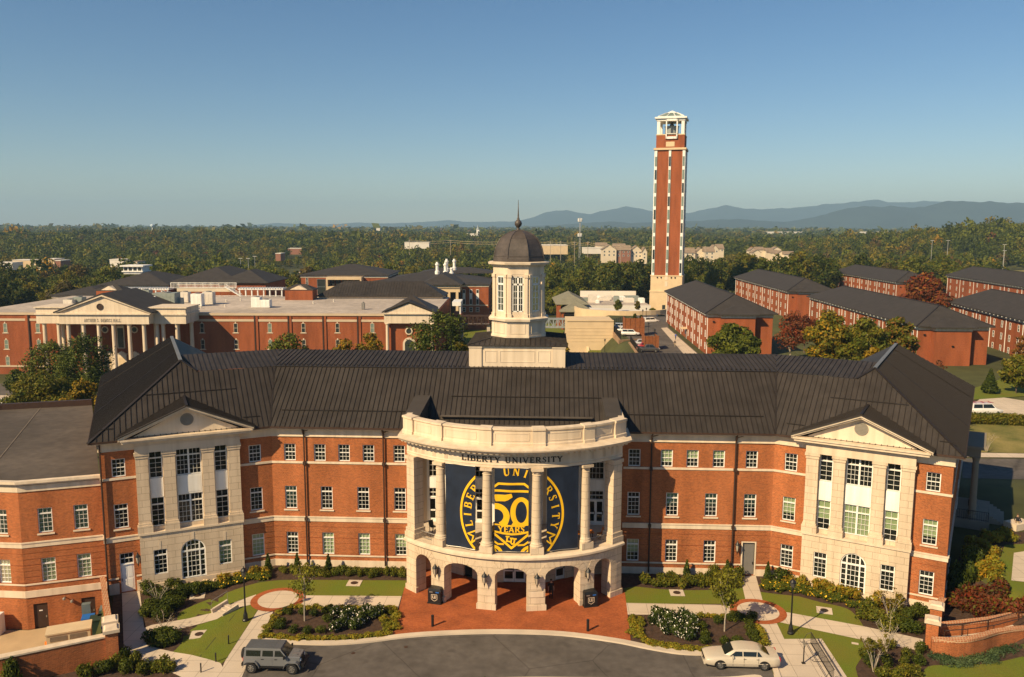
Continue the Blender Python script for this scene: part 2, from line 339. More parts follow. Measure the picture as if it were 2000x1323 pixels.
# ---- strokes of a serif alphabet (unit height) -> convex quads
def _g(s):
    return [[tuple(float(x) for x in p.split(',')) for p in st.split(' ')] for st in s.split('|')]
GLY = {  # width, thick strokes, thin strokes, serifs (x,y)
 'L': (.62, _g('.15,0 .15,1'), _g('.15,.03 .6,.03|.6,0 .6,.25'), [(.15, 1), (.15, 0)]),
 'I': (.30, _g('.15,0 .15,1'), [], [(.15, 1), (.15, 0)]),
 'B': (.66, _g('.15,0 .15,1|.55,.62 .57,.78 .5,.93|.58,.1 .64,.28 .56,.47'), _g('.15,.97 .5,.95|.15,.53 .5,.53|.15,.03 .56,.06|.5,.53 .55,.62|.5,.53 .56,.47'), [(.1, 1), (.1, 0)]),
 'E': (.60, _g('.15,0 .15,1'), _g('.15,.03 .57,.03|.15,.52 .45,.52|.15,.97 .54,.97|.57,0 .57,.22|.54,1 .54,.8|.45,.43 .45,.61'), [(.1, 1), (.1, 0)]),
 'R': (.72, _g('.15,0 .15,1|.54,.57 .58,.76 .5,.93|.35,.5 .7,.0'), _g('.15,.97 .5,.95|.15,.5 .48,.5 .54,.57'), [(.15, 1), (.15, 0), (.7, 0)]),
 'T': (.68, _g('.34,0 .34,1'), _g('.03,.97 .65,.97|.03,1 .03,.78|.65,1 .65,.78'), [(.34, 0)]),
 'Y': (.72, _g('.36,0 .36,.45|.36,.45 .08,1'), _g('.36,.45 .64,1'), [(.36, 0), (.08, 1), (.64, 1)]),
 'U': (.74, _g('.15,1 .15,.3 .2,.1 .35,.03'), _g('.35,.03 .52,.08 .6,.3 .6,1'), [(.15, 1), (.6, 1)]),
 'N': (.80, _g('.14,1 .66,0'), _g('.14,0 .14,1|.66,0 .66,1'), [(.14, 0), (.66, 1), (.1, 1)]),
 'V': (.74, _g('.08,1 .38,0'), _g('.38,0 .66,1'), [(.08, 1), (.66, 1)]),
 'S': (.56, _g('.12,.78 .2,.62 .4,.45 .46,.25|.2,.62 .4,.45'), _g('.46,.82 .42,.95 .28,.99 .15,.93 .12,.78|.46,.25 .4,.08 .28,.02 .14,.06 .08,.2|.46,.98 .46,.8|.08,.02 .08,.22'), []),
 'A': (.76, _g('.38,1 .68,0'), _g('.38,1 .08,0|.2,.33 .56,.33'), [(.08, 0), (.68, 0)]),
 'D': (.76, _g('.15,0 .15,1|.6,.25 .66,.5 .6,.75'), _g('.15,.97 .42,.95 .6,.75|.15,.03 .42,.05 .6,.25'), [(.12, 1), (.12, 0)]),
 'H': (.80, _g('.15,0 .15,1|.65,0 .65,1'), _g('.15,.51 .65,.51'), [(.15, 1), (.15, 0), (.65, 1), (.65, 0)]),
 'M': (.92, _g('.14,1 .45,.05|.78,0 .78,1'), _g('.14,0 .14,1|.45,.05 .78,1'), [(.14, 0), (.78, 0), (.1, 1), (.8, 1)]),
 'O': (.80, _g('.1,.5 .14,.72 .24,.9|.1,.5 .14,.28 .24,.1|.7,.5 .66,.72 .56,.9|.7,.5 .66,.28 .56,.1'), _g('.24,.9 .4,.99 .56,.9|.24,.1 .4,.01 .56,.1'), []),
 '.': (.24, _g('.1,.0 .1,.13'), [], []),
}
def seg(a, b, w, ext=0.0):
    dx, dy = b[0]-a[0], b[1]-a[1]; l = math.hypot(dx, dy) or 1; dx, dy = dx/l, dy/l; px, py = -dy*w/2, dx*w/2
    a = (a[0]-dx*ext, a[1]-dy*ext); b = (b[0]+dx*ext, b[1]+dy*ext)
    return [(a[0]+px, a[1]+py), (a[0]-px, a[1]-py), (b[0]-px, b[1]-py), (b[0]+px, b[1]+py)]
def glyph(ch, tk=.15, tn=.075):
    w, T, t, S = GLY[ch]; q = []
    for st, wd in [(x, tk) for x in T]+[(x, tn) for x in t]:
        for i in range(len(st)-1): q.append(seg(st[i], st[i+1], wd, .02 if len(st) > 2 else 0))
    for x, y in S: q.append(seg((x-.14, y+(.03 if y < .5 else -.03)), (x+.14, y+(.03 if y < .5 else -.03)), .06))
    return w, q
def text_quads(txt, h, gap=.12, space=.45, tk=.15, tn=.075):
    x = 0; out = []
    for ch in txt:
        if ch == ' ': x += space; continue
        w, q = glyph(ch, tk, tn); out += [[((x+p[0])*h, p[1]*h) for p in k] for k in q]; x += w+gap
    W = (x-gap)*h
    return [[(p[0]-W/2, p[1]) for p in k] for k in out], W
# =================================================================== the hall
HALL = thing('university_hall', 'long red brick university hall with limestone pavilions, a curved portico and a dark metal roof', 'building', (0, 8, 0))
TW = (12.8/14.402, -6.6/14.402); TAN = .687; ZE = 13.65; WD = 33.5
FC = Frame((0, 0), (1, 0), (0, -1))
FW = {1: Frame((23.2, 0), TW, (TW[1], -TW[0])), -1: Frame((-23.2, 0), (-TW[0], TW[1]), (-TW[1], -TW[0]))}
def WP(sg, t, n, z): return FW[sg](t, z, -n)
WL = 14.402
def offpoly(pts, off):
    out = []
    for i, p in enumerate(pts):
        ns = []
        for a, b in ((i-1, i), (i, i+1)):
            if a >= 0 and b < len(pts):
                d = Vector((pts[b][0]-pts[a][0], pts[b][1]-pts[a][1])).normalized(); ns.append(Vector((d.y, -d.x)))
        if len(ns) == 1: m = ns[0]
        else: m = (ns[0]+ns[1])/(1+ns[0].dot(ns[1]))
        out.append((p[0]+m.x*off, p[1]+m.y*off))
    return out
def trim(mb, pts, z0, z1, o0, o1):
    a, b = offpoly(pts, o0), offpoly(pts, o1)
    mb.loft([[(p[0], p[1], z0), (q[0], q[1], z0), (q[0], q[1], z1), (p[0], p[1], z1)] for p, q in zip(a, b)])
CORN = {sg: (sg*36.0, -6.6) for sg in (1, -1)}; INN = {sg: (sg*23.2, 0) for sg in (1, -1)}
def xy(v): return (v.x, v.y)
BACKC = {sg: xy(WP(sg, WL, WD, 0)) for sg in (1, -1)}
PX0, PX1 = 2.88, 11.62                                   # pavilion span along the wing
def path_in(sg, z=0): p = [xy(FW[sg](PX0, 0)), INN[sg], (sg*9.6, 0)]; return p if sg < 0 else p[::-1]
def path_out(sg): p = [BACKC[sg], CORN[sg], xy(FW[sg](PX1, 0))]; return p if sg < 0 else p[::-1]
# ---- brick walls with their window openings
TOPW = (1.09, 1.62); MIDW = (1.12, 2.2); GRW = (1.12, 2.13)
ctop = [-21.47, -18.64, -16.35, -14.05, -11.16, 10.59, 13.53, 15.87, 18.25, 21.22]
cmid = [-21.49, -18.09, -14.62, -11.15, 10.6, 14.13, 17.68, 21.22]
cgr = [-21.49, -18.06, -14.62, -11.13, 10.62, 14.17, 17.69]
wl = [(x, 10.27, TOPW) for x in ctop]+[(x, 5.62, MIDW) for x in cmid]+[(x, 1.18, GRW) for x in cgr]
DOORX = 21.26
hole = lambda x, z, s: (x-s[0]/2, x+s[0]/2, z, z+s[1])
mb = MB()
bands = [(1.24+.53*i, 1.24+.53*i+.475) for i in range(6)]
for x0, x1 in ((-23.2, -9.3), (8.7, 23.2)):
    hs = [hole(*w_) for w_ in wl if x0 < w_[0] < x1]
    if x1 > 20: hs.append((DOORX-.55, DOORX+.55, .06, 3.2))
    wall(mb, FC, x0, x1, 0, 12.7, hs, back=1)
    for b0, b1 in bands: wall(mb, FC, x0, x1, b0, b1, hs, off=.035, depth=.035, edge=.035)
for sg in (1, -1):
    fr = FW[sg]
    for t0, t1, tc in ((0, PX0, 1.5), (PX1, WL, 12.98)):
        hs = [hole(tc, 10.27, TOPW), hole(tc, 5.62, MIDW)]
        hs.append(hole(tc, 1.18, GRW) if not (sg < 0 and tc > 5) else (12.76-.56, 12.76+.56, -.3, 3.3))
        wall(mb, fr, t0, t1, -.6, 12.7, hs, back=1)
        for b0, b1 in bands: wall(mb, fr, t0, t1, b0, b1, hs, off=.035, depth=.035, edge=.035)
    # outer side and back
    c, b = Vector((*CORN[sg], 0)), Vector((*BACKC[sg], 0)); fs = Frame(c, b-c, (sg*TW[0], -TW[1]*-1)); n_ = Vector((sg*TW[0], TW[1], 0)); fs.n = n_
    sh = [hole(x, z, s_) for x in (4, 9.5, 15, 21, 27) for z, s_ in ((10.27, TOPW), (5.62, MIDW))]+[hole(4, 1.18, GRW)]
    wall(mb, fs, 0, WD, -3, 12.7, sh if sg > 0 else [], back=1)
    if sg > 0:
        FSIDE = fs; SIDEH = sh
    q = WP(sg, 0, WD, 0); mb.face([b+Vector((0, 0, -3)), Vector((q.x, q.y, -3)), Vector((q.x, q.y, 13)), b+Vector((0, 0, 13))])
    q2 = Vector((sg*18, 24, 0)); mb.face([Vector((q.x, q.y, -3)), q2+Vector((0, 0, -3)), q2+Vector((0, 0, 13)), Vector((q.x, q.y, 13))])
mb.face([(-18, 24, -3), (18, 24, -3), (18, 24, 13), (-18, 24, 13)])
mb.build('wall', ['brick', 'dark'], HALL)
# ---- stone courses
for sg in (1, -1):
    mb = MB()
    for pf in (path_in, path_out):
        p = pf(sg)
        trim(mb, p, 12.7, 13.42, -.05, .09); trim(mb, p, 12.62, 12.7, -.05, .13)
        trim(mb, p, 10.03, 10.23, -.05, .08); trim(mb, p, 4.42, 4.80, -.05, .09); trim(mb, p, 4.80, 4.9, -.05, .15)
        if not (sg > 0 and pf is path_in) and not (sg < 0 and pf is path_out):
            trim(mb, p, 1.0, 1.13, -.05, .07); trim(mb, p, -1.5, .62, -.05, .08)
    mb.build('stone_course', 'cream', HALL)
p = path_in(1)
for z0, z1, o in ((1.0, 1.13, .07), (-1.5, .62, .08)):
    mb = MB(); trim(mb, [(8.7, 0), (DOORX-.7, 0)], z0, z1, -.05, o); trim(mb, [(DOORX+.7, 0), INN[1], xy(FW[1](PX0, 0))], z0, z1, -.05, o)
    mb.build('plinth_course', 'cream', HALL); mb = MB(); FW[-1].box(mb, 11.62, 12.05, z0, z1, -.05, o); FW[-1].box(mb, 13.47, WL, z0, z1, -.05, o); mb.build('plinth_course', 'cream', HALL)
def sill(fr, t, par_=None):
    m = MB(); fr.box(m, t-.68, t+.68, 5.45, 5.57, -.05, .1); m.build('window_sill', 'cream', par_ or HALL)
for x in cmid: sill(FC, x)
for sg in (1, -1):
    for t in (1.5, 12.98): sill(FW[sg], t)
mb = MB()
for fr, t in ((FC, DOORX),):
    fr.box(mb, t-.68, t-.55, .06, 3.3, -.2, .06); fr.box(mb, t+.55, t+.68, .06, 3.3, -.2, .06); fr.box(mb, t-.55, t+.55, 3.2, 3.3, -.2, .06)
mb.build('door_frame', 'cream', HALL)
# ---- eaves cornice and gutter
mb = MB(); g = MB()
epath = [BACKC[-1], CORN[-1], INN[-1], INN[1], CORN[1], BACKC[1]]
for sg in (1, -1):
    for p in (path_in(sg), path_out(sg)):
        mb = MB(); g = MB(); trim(mb, p, 13.42, 13.52, -.05, .62); trim(g, p, 13.52, 13.70, -.05, .80); mb.build('soffit', 'cream', HALL); g.build('gutter', 'darkmetal', HALL)
# ---- windows of the brick walls
rb = random.Random(4)
def pick(z, X):
    r = rb.random()
    if z > 9: return None if r < .75 else ((.5, .97) if r < .9 else (.25, .97))
    if z > 5: return None if r < .45 else ((.1, .97) if r < .7 else (.45, .97))
    return (.03, .97) if r < .45 else ((.4, .97) if r < .75 else None)
for x, z, s in wl: put_window(HALL, FC, x, z, s[0], s[1], 3, 4, 0 if z > 9 else .46, blind=pick(z, x))
for sg in (1, -1):
    for t in (1.5, 12.98):
        put_window(HALL, FW[sg], t, 10.27, *TOPW, 3, 4, 0)
        put_window(HALL, FW[sg], t, 5.62, *MIDW, 3, 4, .46, blind=(.3, .97) if (sg > 0) else None)
        if not (sg < 0 and t > 5): put_window(HALL, FW[sg], t, 1.18, *GRW, 3, 4, .46, blind=(.03, .97) if sg < 0 else None)
for h in SIDEH: put_window(HALL, FSIDE, (h[0]+h[1])/2, h[2], h[1]-h[0], h[3]-h[2], 3, 4, .46 if h[2] < 9 else 0)
# ---- doors
def door(fr, s, z, w, h, m, name='door', trans=0, off=-.14):
    mb = MB(); fr.box(mb, s-w/2, s+w/2, z, z+h, off-.06, off)
    if m == 'white':
        for a, b in ((.12, .45), (.52, .95)):
            for c, d in ((-.38, -.04), (.04, .38)): fr.box(mb, s+c*w, s+d*w, z+a*h, z+b*h, off, off+.015)
    d = mb.build(name, m, HALL); hb = MB(); fr.box(hb, s+w/2-.14, s+w/2-.09, z+1.0, z+1.25, off+.0151, off+.09); k = hb.build('handle', 'black'); k.parent = d
    return d
grey = mat('grey_steel_door', (.16, .15, .14), .5, .05); MT['greydoor'] = grey
d_ = door(FC, DOORX, .06, 1.1, 3.14, 'greydoor'); d_['label'] = 'tall grey steel door in the brick front'
d_ = door(FW[-1], 12.76, -.3, 1.12, 2.55, 'white'); d_['label'] = 'white panelled door with a glazed transom above'
put_window(HALL, FW[-1], 12.76, 2.25, 1.12, 1.05, 3, 2, 0, off=-.1)
# ---- downspouts
for x in (-20.05, -12.6, 12.1, 19.7):
    mb = MB(); mb.tube([(x, -.62, 13.55), (x, -.5, 13.2), (x, -.2, 12.75), (x, -.2, .2)], .075, 8)
    for z in (10.1, 4.7): mb.box((x, -.19, z), (.26, .26, .3))
    mb.box((x, -.12, 13.1), (.1, .24, .5)); mb.tube([(x+.02, -.3, 13.15), (x+.55, -.55, 13.4)], .035, 5)
    mb.build('downspout', 'darkmetal', HALL)
mb = MB(); p_ = FW[1](WL, 0, .15); mb.tube([(p_.x+.1, p_.y+.4, 13.4), (p_.x+.1, p_.y+.4, 0)], .08, 8); mb.build('downspout', 'darkmetal', HALL)
mb = MB(); p_ = FW[-1](WL, 0, .18); mb.tube([(p_.x+.05, p_.y, 13.4), (p_.x+.05, p_.y, -2.8)], .08, 8); mb.build('downspout', 'darkmetal', HALL)
# ---- pavilions
PIL = [(2.9, 3.94), (5.16, 6.14), (8.40, 9.38), (10.6, 11.6)]
TC = 7.26
def pavilion(sg):
    fr = FW[sg]; mb = MB(); OFF = .62; ARW, ARZ0, ARH = 2.1, (.3), 3.6
    hs = [(3.94+.56-.56, 4.5+.56, 1.1, 3.4)]; hs = [(TC-2.75-.56, TC-2.75+.56, 1.1, 3.4), (TC+2.75-.56, TC+2.75+.56, 1.1, 3.4), (TC-ARW/2, TC+ARW/2, ARZ0, ARZ0+ARH)]
    wall(mb, fr, PX0, PX1, -.7, 4.9, hs, off=OFF, depth=.3, back=1)
    r = ARW/2; hz = ARZ0+ARH-r; N = 14                 # the arch: fill the corners above it
    for k in range(N):
        a0, a1 = math.pi*k/N, math.pi*(k+1)/N; x0, x1 = TC-r*math.cos(a0), TC-r*math.cos(a1); z0, z1 = hz+r*math.sin(a0), hz+r*math.sin(a1)
        mb.face([fr(x0, z0, OFF), fr(x1, z1, OFF), fr(x1, hz+r, OFF), fr(x0, hz+r, OFF)]); mb.face([fr(x0, z0, OFF), fr(x1, z1, OFF), fr(x1, z1, OFF-.2), fr(x0, z0, OFF-.2)])
    for s in (PX0, PX1): mb.face([fr(s, -.7, 0), fr(s, -.7, OFF), fr(s, 4.9, OFF), fr(s, 4.9, 0)])
    mb.slot(2)
    fr.box(mb, PX0-.08, PX1+.08, 4.9, 5.08, 0, OFF+.12); fr.box(mb, PX0-.05, PX1+.05, -.7, .3, .3, OFF+.07)
    for s in (TC-2.75, TC+2.75): fr.box(mb, s-.1, s+.1, 3.42, 4.2, OFF-.05, OFF+.02)
    fr.box(mb, TC-.13, TC+.13, 3.95, 4.6, OFF-.05, OFF+.03)
    # wall behind the pilasters
    W3 = [(4.55, 1.1), (7.27, 2.12), (10.0, 1.1)]
    hs = [(c-w/2, c+w/2, a, b) for c, w in W3 for a, b in ((5.42, 8.1), (9.85, 12.35))]
    mb.slot(0); wall(mb, fr, PX0, PX1, 5.08, 12.35, hs, off=.16, depth=.26, back=1)
    for s in (PX0, PX1): mb.face([fr(s, 5.08, 0), fr(s, 5.08, .16), fr(s, 12.35, .16), fr(s, 12.35, 0)])
    mb.slot(2)
    fr.box(mb, PX0-.02, PX1+.02, 12.35, 13.0, 0, OFF+.06); fr.box(mb, PX0-.0, PX1+.0, 13.0, 13.4, 0, OFF+.02)
    fr.box(mb, PX0-1.0, PX1+1.0, 13.4, 13.62, 0.001, 1.18); fr.box(mb, PX0-1.1, PX1+1.1, 13.62, 13.78, 0.001, 1.3)
    pv = mb.build('pavilion', ['stone', 'dark', 'smooth'], HALL)
    for c, w in W3:
        m2 = MB(); fr.box(m2, c-w/2, c+w/2, 8.1, 9.85, .12, .20); fr.box(m2, c-w/2+.12, c+w/2-.12, 8.25, 9.7, .20, .215)
        k = m2.build('spandrel_panel', 'white', HALL)
        cols = 2 if w < 1.5 else 4
        if w < 1.5:
            put_window(HALL, fr, c, 9.85, w, 2.5, cols, 4, .62, off=.1); put_window(HALL, fr, c, 5.42, w, 2.68, cols, 4, .62, off=.1, blind=(.35, .98) if sg > 0 else None)
        else:
            for q in (-.53, .53):
                put_window(HALL, fr, c+q, 9.85, 1.06, 2.5, 3, 4, .62, off=.1); put_window(HALL, fr, c+q, 5.42, 1.06, 2.68, 3, 4, .62, off=.1, blind=(.03, .98) if sg > 0 else None)
    put_window(HALL, fr, TC, ARZ0, ARW, ARH, arch=True, off=OFF-.1)
    for q in (-2.75, 2.75): put_window(HALL, fr, TC+q, 1.1, 1.12, 2.3, 3, 4, .5, off=OFF-.1, blind=(.1, .97) if (sg < 0 and q < 0) else None)
    for a, b in PIL:
        m2 = MB(); fr.box(m2, a-.13, b+.13, 5.08, 5.75, .15, OFF+.09); fr.box(m2, a-.06, b+.06, 5.75, 5.95, .15, OFF+.03); fr.box(m2, a, b, 5.95, 11.85, .15, OFF-.06)
        fr.box(m2, a-.05, b+.05, 11.85, 11.98, .15, OFF-.01); fr.box(m2, a-.12, b+.12, 12.1, 12.35, .15, OFF+.05); fr.box(m2, a-.04, b+.04, 11.98, 12.1, .15, OFF-.02)
        k = m2.build('pilaster', 'stone', HALL)
    # pediment: tympanum, raking cornice, vent
    m2 = MB(); m2.face([fr(TC-4.5, 13.79, .55), fr(TC+4.5, 13.79, .55), fr(TC, 15.95, .55)])
    for q in (-1, 1):
        for (w0, w1, dz0, dz1) in ((.3, 1.12, -.42, -.25), (.3, 1.28, -.25, -.1)):
            a = [fr(TC+q*5.62, 14.02, 0), fr(TC, 16.4, 0)]
            m2.loft([[p+fr.n*w0+_up*dz0, p+fr.n*w1+_up*dz0, p+fr.n*w1+_up*dz1, p+fr.n*w0+_up*dz1] for p in a])
    k = m2.build('pediment', 'cream', HALL)
    m2 = MB(); c = fr(TC, 15.0 if sg > 0 else 15.0, .55)
    m2.loft([[c+fr.t*(r_*math.cos(2*math.pi*j/20))+_up*(r_*math.sin(2*math.pi*j/20))+fr.n*o for j in range(20)] for r_, o in ((.56, 0), (.56, .06), (.46, .06), (.46, .03))])
    for i in range(7): z = -.36+.12*i; h = math.sqrt(.46**2-z*z); fr.box(m2, TC-h, TC+h, 15.0+z, 15.0+z+.07, .56, .60)
    v = m2.build('gable_vent', MT['ventgrey'])
    v.parent = k; v.matrix_parent_inverse = Matrix.Identity(4); v.location = (0, 0, 0)
    return k
MT['ventgrey'] = mat('vent_grey', (.22, .20, .17), .6, .1)
def sub(child, part):
    """child built in world coordinates becomes a sub-part of a part whose thing may sit anywhere"""
    child.parent = part; child.matrix_parent_inverse = Matrix.Identity(4)
for sg in (1, -1): pavilion(sg)
# ---- roof
MT['ridgemetal'] = mat('grey_ridge_metal', (.14, .145, .15), .5, .1, 1)
def ribs(mb, poly, sp=.46, w=.045, h=.06, start=.2):
    P = [Vector(p) for p in poly]; n = None
    n = Vector((0, 0, 0))
    for i in range(len(P)): n += (P[i]-P[0]).cross(P[(i+1) % len(P)]-P[0])
    n.normalize(); n = n if n.z > 0 else -n
    u = Vector((-n.y, n.x, 0)).normalized(); v = n.cross(u); v = v if v.z > 0 else -v
    Q = [((p-P[0]).dot(u), (p-P[0]).dot(v)) for p in P]; a = min(q[0] for q in Q); b = max(q[0] for q in Q); x = a+start
    while x < b:
        ys = []
        for i in range(len(Q)):
            (x0, y0), (x1, y1) = Q[i], Q[(i+1) % len(Q)]
            if (x0-x)*(x1-x) < 0: ys.append(y0+(y1-y0)*(x-x0)/(x1-x0))
        ys.sort()
        for k in range(0, len(ys)-1, 2):
            if ys[k+1]-ys[k] > .15:
                A = P[0]+u*x+v*(ys[k]+.03); B = P[0]+u*x+v*(ys[k+1]-.03)
                mb.loft([[p-u*w/2-n*.01, p+u*w/2-n*.01, p+u*w/2+n*h, p-u*w/2+n*h] for p in (A, B)])
        x += sp
ECOR = offpoly(epath, .8)      # eave line incl. overhang
VTOP = offpoly(epath, -5.82); VS = offpoly(epath, -12.0)
P3 = lambda p, z: Vector((p[0], p[1], z))
mb = MB(); sm = MB()
zV, zS = 18.2, 19.0
planes = [[P3(ECOR[2], ZE), P3(ECOR[3], ZE), P3(VTOP[3], zV), P3(VTOP[2], zV)], [P3(VTOP[2], zV+.02), P3(VTOP[3], zV+.02), P3(VS[3], zS), P3(VS[2], zS)]]
for sg, i in ((-1, 2), (1, 3)):
    w_ = lambda t, n, z: WP(sg, t, n, z)
    A = w_(7.2, 7.2, ZE+8*TAN); A2 = w_(7.2, 26.3, ZE+8*TAN); Hh = w_(5.82, 5.82, zV); Q = w_(7.0, 12, zS); Eo = w_(15.2, -.8, ZE); Eb = w_(15.2, 34.3, ZE); Ei = w_(-.8, 34.3, ZE)
    planes += [[P3(ECOR[i], ZE), Eo, A, Hh, P3(VTOP[i], zV)], [Eo, Eb, A2, A], [A, Hh, Q], [Hh+_up*.02, P3(VTOP[i], zV+.02), P3(VS[i], zS), Q]]
    mb.face([Q, A, A2]); mb.face([A2, Eb, Ei]); mb.face([Q, A2, Ei]); bk = Vector((sg*17, 25, ZE)); mb.face([Q, Ei, bk, P3(VS[i], zS)])
    # cross gable behind the pediment
    top = w_(7.26, -1.36, 16.4); tb = w_(7.26, 3.2, 16.4)
    for q in (-1, 1):
        e0 = w_(7.26+q*5.72, -1.36, 13.98); e1 = w_(7.26+q*5.72, -.25, 13.98)
        pl_ = [top, e0, e1, tb]; mb.face(pl_); mb.face([p-_up*.1 for p in pl_]); mb.face([top, e0, e0-_up*.1, top-_up*.1]); mb.face([e0, e1, e1-_up*.1, e0-_up*.1])
        ribs(sm, pl_, .40)
    sm.bar(top+_up*.03, tb+_up*.03, .22, .08)
    for a, b in ((Eo, A), (A, Hh)): sm.bar(a+_up*.04, b+_up*.04, .26, .07)
    # light metal ridge
    rg = MB(); rg.bar(A+_up*.03, A2+_up*.03, .34, .06); rg.build('ridge_cap', MT['ridgemetal'], HALL)
    sm.bar(P3(ECOR[i], ZE+.03), P3(VTOP[i], zV+.03), .16, .03)
    for f in (.33, .76): sm.bar(Eo.lerp(Eb, f)*.97+A.lerp(A2, f)*.03+_up*.08, A.lerp(A2, f)+_up*.05, .1, .08)
    # snow rails
    for n_, t0, t1 in ((3.5, 4.0 if sg > 0 else 2.6, 10.5), (.35, 13.2, 14.4), (.35, .9, 2.4)):
        sm.bar(w_(t0, n_, ZE+(n_+.8)*TAN+.10), w_(t1, n_, ZE+(n_+.8)*TAN+.10), .05, .06)
mb.face([(-17, 25, ZE), (17, 25, ZE), P3(VS[3], zS), P3(VS[2], zS)])
for pl_ in planes: mb.face(pl_); ribs(sm, pl_)
for x0, x1 in ((-22.4, -10.2), (-6.6, 7.6), (9.8, 22.3)):
    n_ = .9 if x0 != -6.6 else 2.6; sm.bar((x0, n_, ZE+(n_+.8)*TAN+.10), (x1, n_, ZE+(n_+.8)*TAN+.10), .06, .07)
sm.bar(P3(VTOP[2], zV+.05), P3(VTOP[3], zV+.05), .2, .07)
for i in range(int(50/.46)):                             # snow pads along the foot of the upper slope
    x = VTOP[2][0]+.4+.46*i
    if x < VTOP[3][0]-.2 and not (-5.6 < x < 4.6): sm.box((x, 6.25, zV+.16), (.12, .1, .16))
RO = mb.build('roof', ['roof'], HALL); k = sm.build('standing_seam', 'seam', RO); k.matrix_parent_inverse = Matrix.Identity(4)
# ------------------------------------------------------------------- portico (part of the hall)
PCX, PCY = -.3, 5.15
def PA(deg, R, z): a = rad(deg); return Vector((PCX+R*math.sin(a), PCY-R*math.cos(a), z))
def arcs(a0, a1, step=1.5): n = max(1, int(round(abs(a1-a0)/step))); return [a0+(a1-a0)*i/n for i in range(n+1)]
def ring(mb, a0, a1, prof, step=1.5):
    """sweep a closed (R,z) profile round the portico axis"""
    mb.loft([[PA(a, R, z) for R, z in prof] for a in arcs(a0, a1, step)])
PIERS = [(-44.7, -39.0), (-31.3, -25.5), (-12.2, -5.8), (5.8, 12.2), (25.5, 31.3), (39.0, 44.7)]
mb = MB(); RO_, RI_ = 13.5, 12.35; ZT = 4.4
def strip(a0, a1, h0, h1):
    for R in (RO_, RI_): mb.face([PA(a0, R, h0), PA(a1, R, h1), PA(a1, R, ZT), PA(a0, R, ZT)])
    mb.face([PA(a0, RO_, h0), PA(a1, RO_, h1), PA(a1, RI_, h1), PA(a0, RI_, h0)])
for a, b in PIERS:
    for q in range(2): strip(a+(b-a)*q/2, a+(b-a)*(q+1)/2, 0, 0)
for i in range(5):
    a, b = PIERS[i][1], PIERS[i+1][0]; c, hw = (a+b)/2, (b-a)/2; sp = 2.95; rise = .82; N = 16
    A = [c-hw*math.cos(math.pi*k/N) for k in range(N+1)]; Hh = [sp+rise*math.sin(math.pi*k/N) for k in range(N+1)]
    for k in range(N): strip(A[k], A[k+1], Hh[k], Hh[k+1])
    for q in (a, b): mb.face([PA(q, RO_, 0), PA(q, RI_, 0), PA(q, RI_, sp), PA(q, RO_, sp)])
for q in (-44.7, 44.7): mb.face([PA(q, RO_, 0), PA(q, RI_, 0), PA(q, RI_, ZT), PA(q, RO_, ZT)])
# straight returns to the brick front, each with an opening
for sg in (-1, 1):
    e = PA(sg*44.7, 13.5, 0); fr = Frame((e.x, e.y), (0, 1), (sg, 0)); L_ = -e.y
    wall(mb, fr, 0, L_, 0, ZT, [(1.1, 3.0, 0, 3.4)], off=0, depth=.7); wall(mb, fr, 0, L_, 0, ZT, [(1.1, 3.0, 0, 3.4)], off=-.7, depth=0.0)
PORT = mb.build('portico', 'stone', HALL)
def psub(m, name, mt, **k): o = m.build(name, mt, **k); sub(o, PORT); return o
# arch stones: thin wedge-shaped voussoirs standing a little proud, pier plinths, keystones
mb = MB()
for i in range(5):
    a, b = PIERS[i][1], PIERS[i+1][0]; c, hw = (a+b)/2, (b-a)/2; N = 11
    for k in range(N):
        q0, q1 = math.pi*(k+.07)/N, math.pi*(k+.93)/N
        in0, in1 = (c-hw*math.cos(q0), 2.95+.82*math.sin(q0)), (c-hw*math.cos(q1), 2.95+.82*math.sin(q1)); w = 2.6
        out0 = (c-(hw+w)*math.cos(q0), min(4.33, 2.95+1.6*math.sin(q0))); out1 = (c-(hw+w)*math.cos(q1), min(4.33, 2.95+1.6*math.sin(q1)))
        pts = [in0, in1, out1, out0]
        mb.loft([[PA(x, R, z) for x, z in pts] for R in (13.45, 13.525)])
for a, b in PIERS:
    mb.loft([[PA(a-.35, R, 0), PA(b+.35, R, 0), PA(b+.35, R, .5), PA(a-.35, R, .5)] for R in (13.3, 13.62)])
    for k in range(4): z = .56+.6*k; mb.loft([[PA(a+.02, R, z), PA((a+b)/2, R+(.02 if R > 13.5 else 0), z), PA(b-.02, R, z), PA(b-.02, R, z+.56), PA((a+b)/2, R+(.02 if R > 13.5 else 0), z+.56), PA(a+.02, R, z+.56)] for R in (13.4, 13.52)])
psub(mb, 'voussoir', 'stone')
# floor ring with its moulding, balcony floor
mb = MB()
ring(mb, -45, 45, [(12.2, 4.4), (13.55, 4.4), (13.62, 4.5), (13.78, 4.55), (13.78, 4.72), (13.5, 4.86), (12.2, 4.86)])
psub(mb, 'ring_course', 'smooth')
mb = MB(); f = [PA(a, 12.3, 4.4) for a in arcs(-44.7, 44.7, 3)]+[Vector((9.2, -.02, 4.4)), Vector((-9.8, -.02, 4.4))]
mb.prism([(p.x, p.y) for p in f], 4.41, 4.62); psub(mb, 'balcony_floor', 'concrete')
mb = MB(); f = [PA(a, 12.3, 4.4) for a in arcs(-44.7, 44.7, 3)]+[Vector((9.2, -.02, 4.4)), Vector((-9.8, -.02, 4.4))]
mb.prism([(p.x, p.y) for p in f], 12.25, 12.4); psub(mb, 'balcony_ceiling', 'cream')
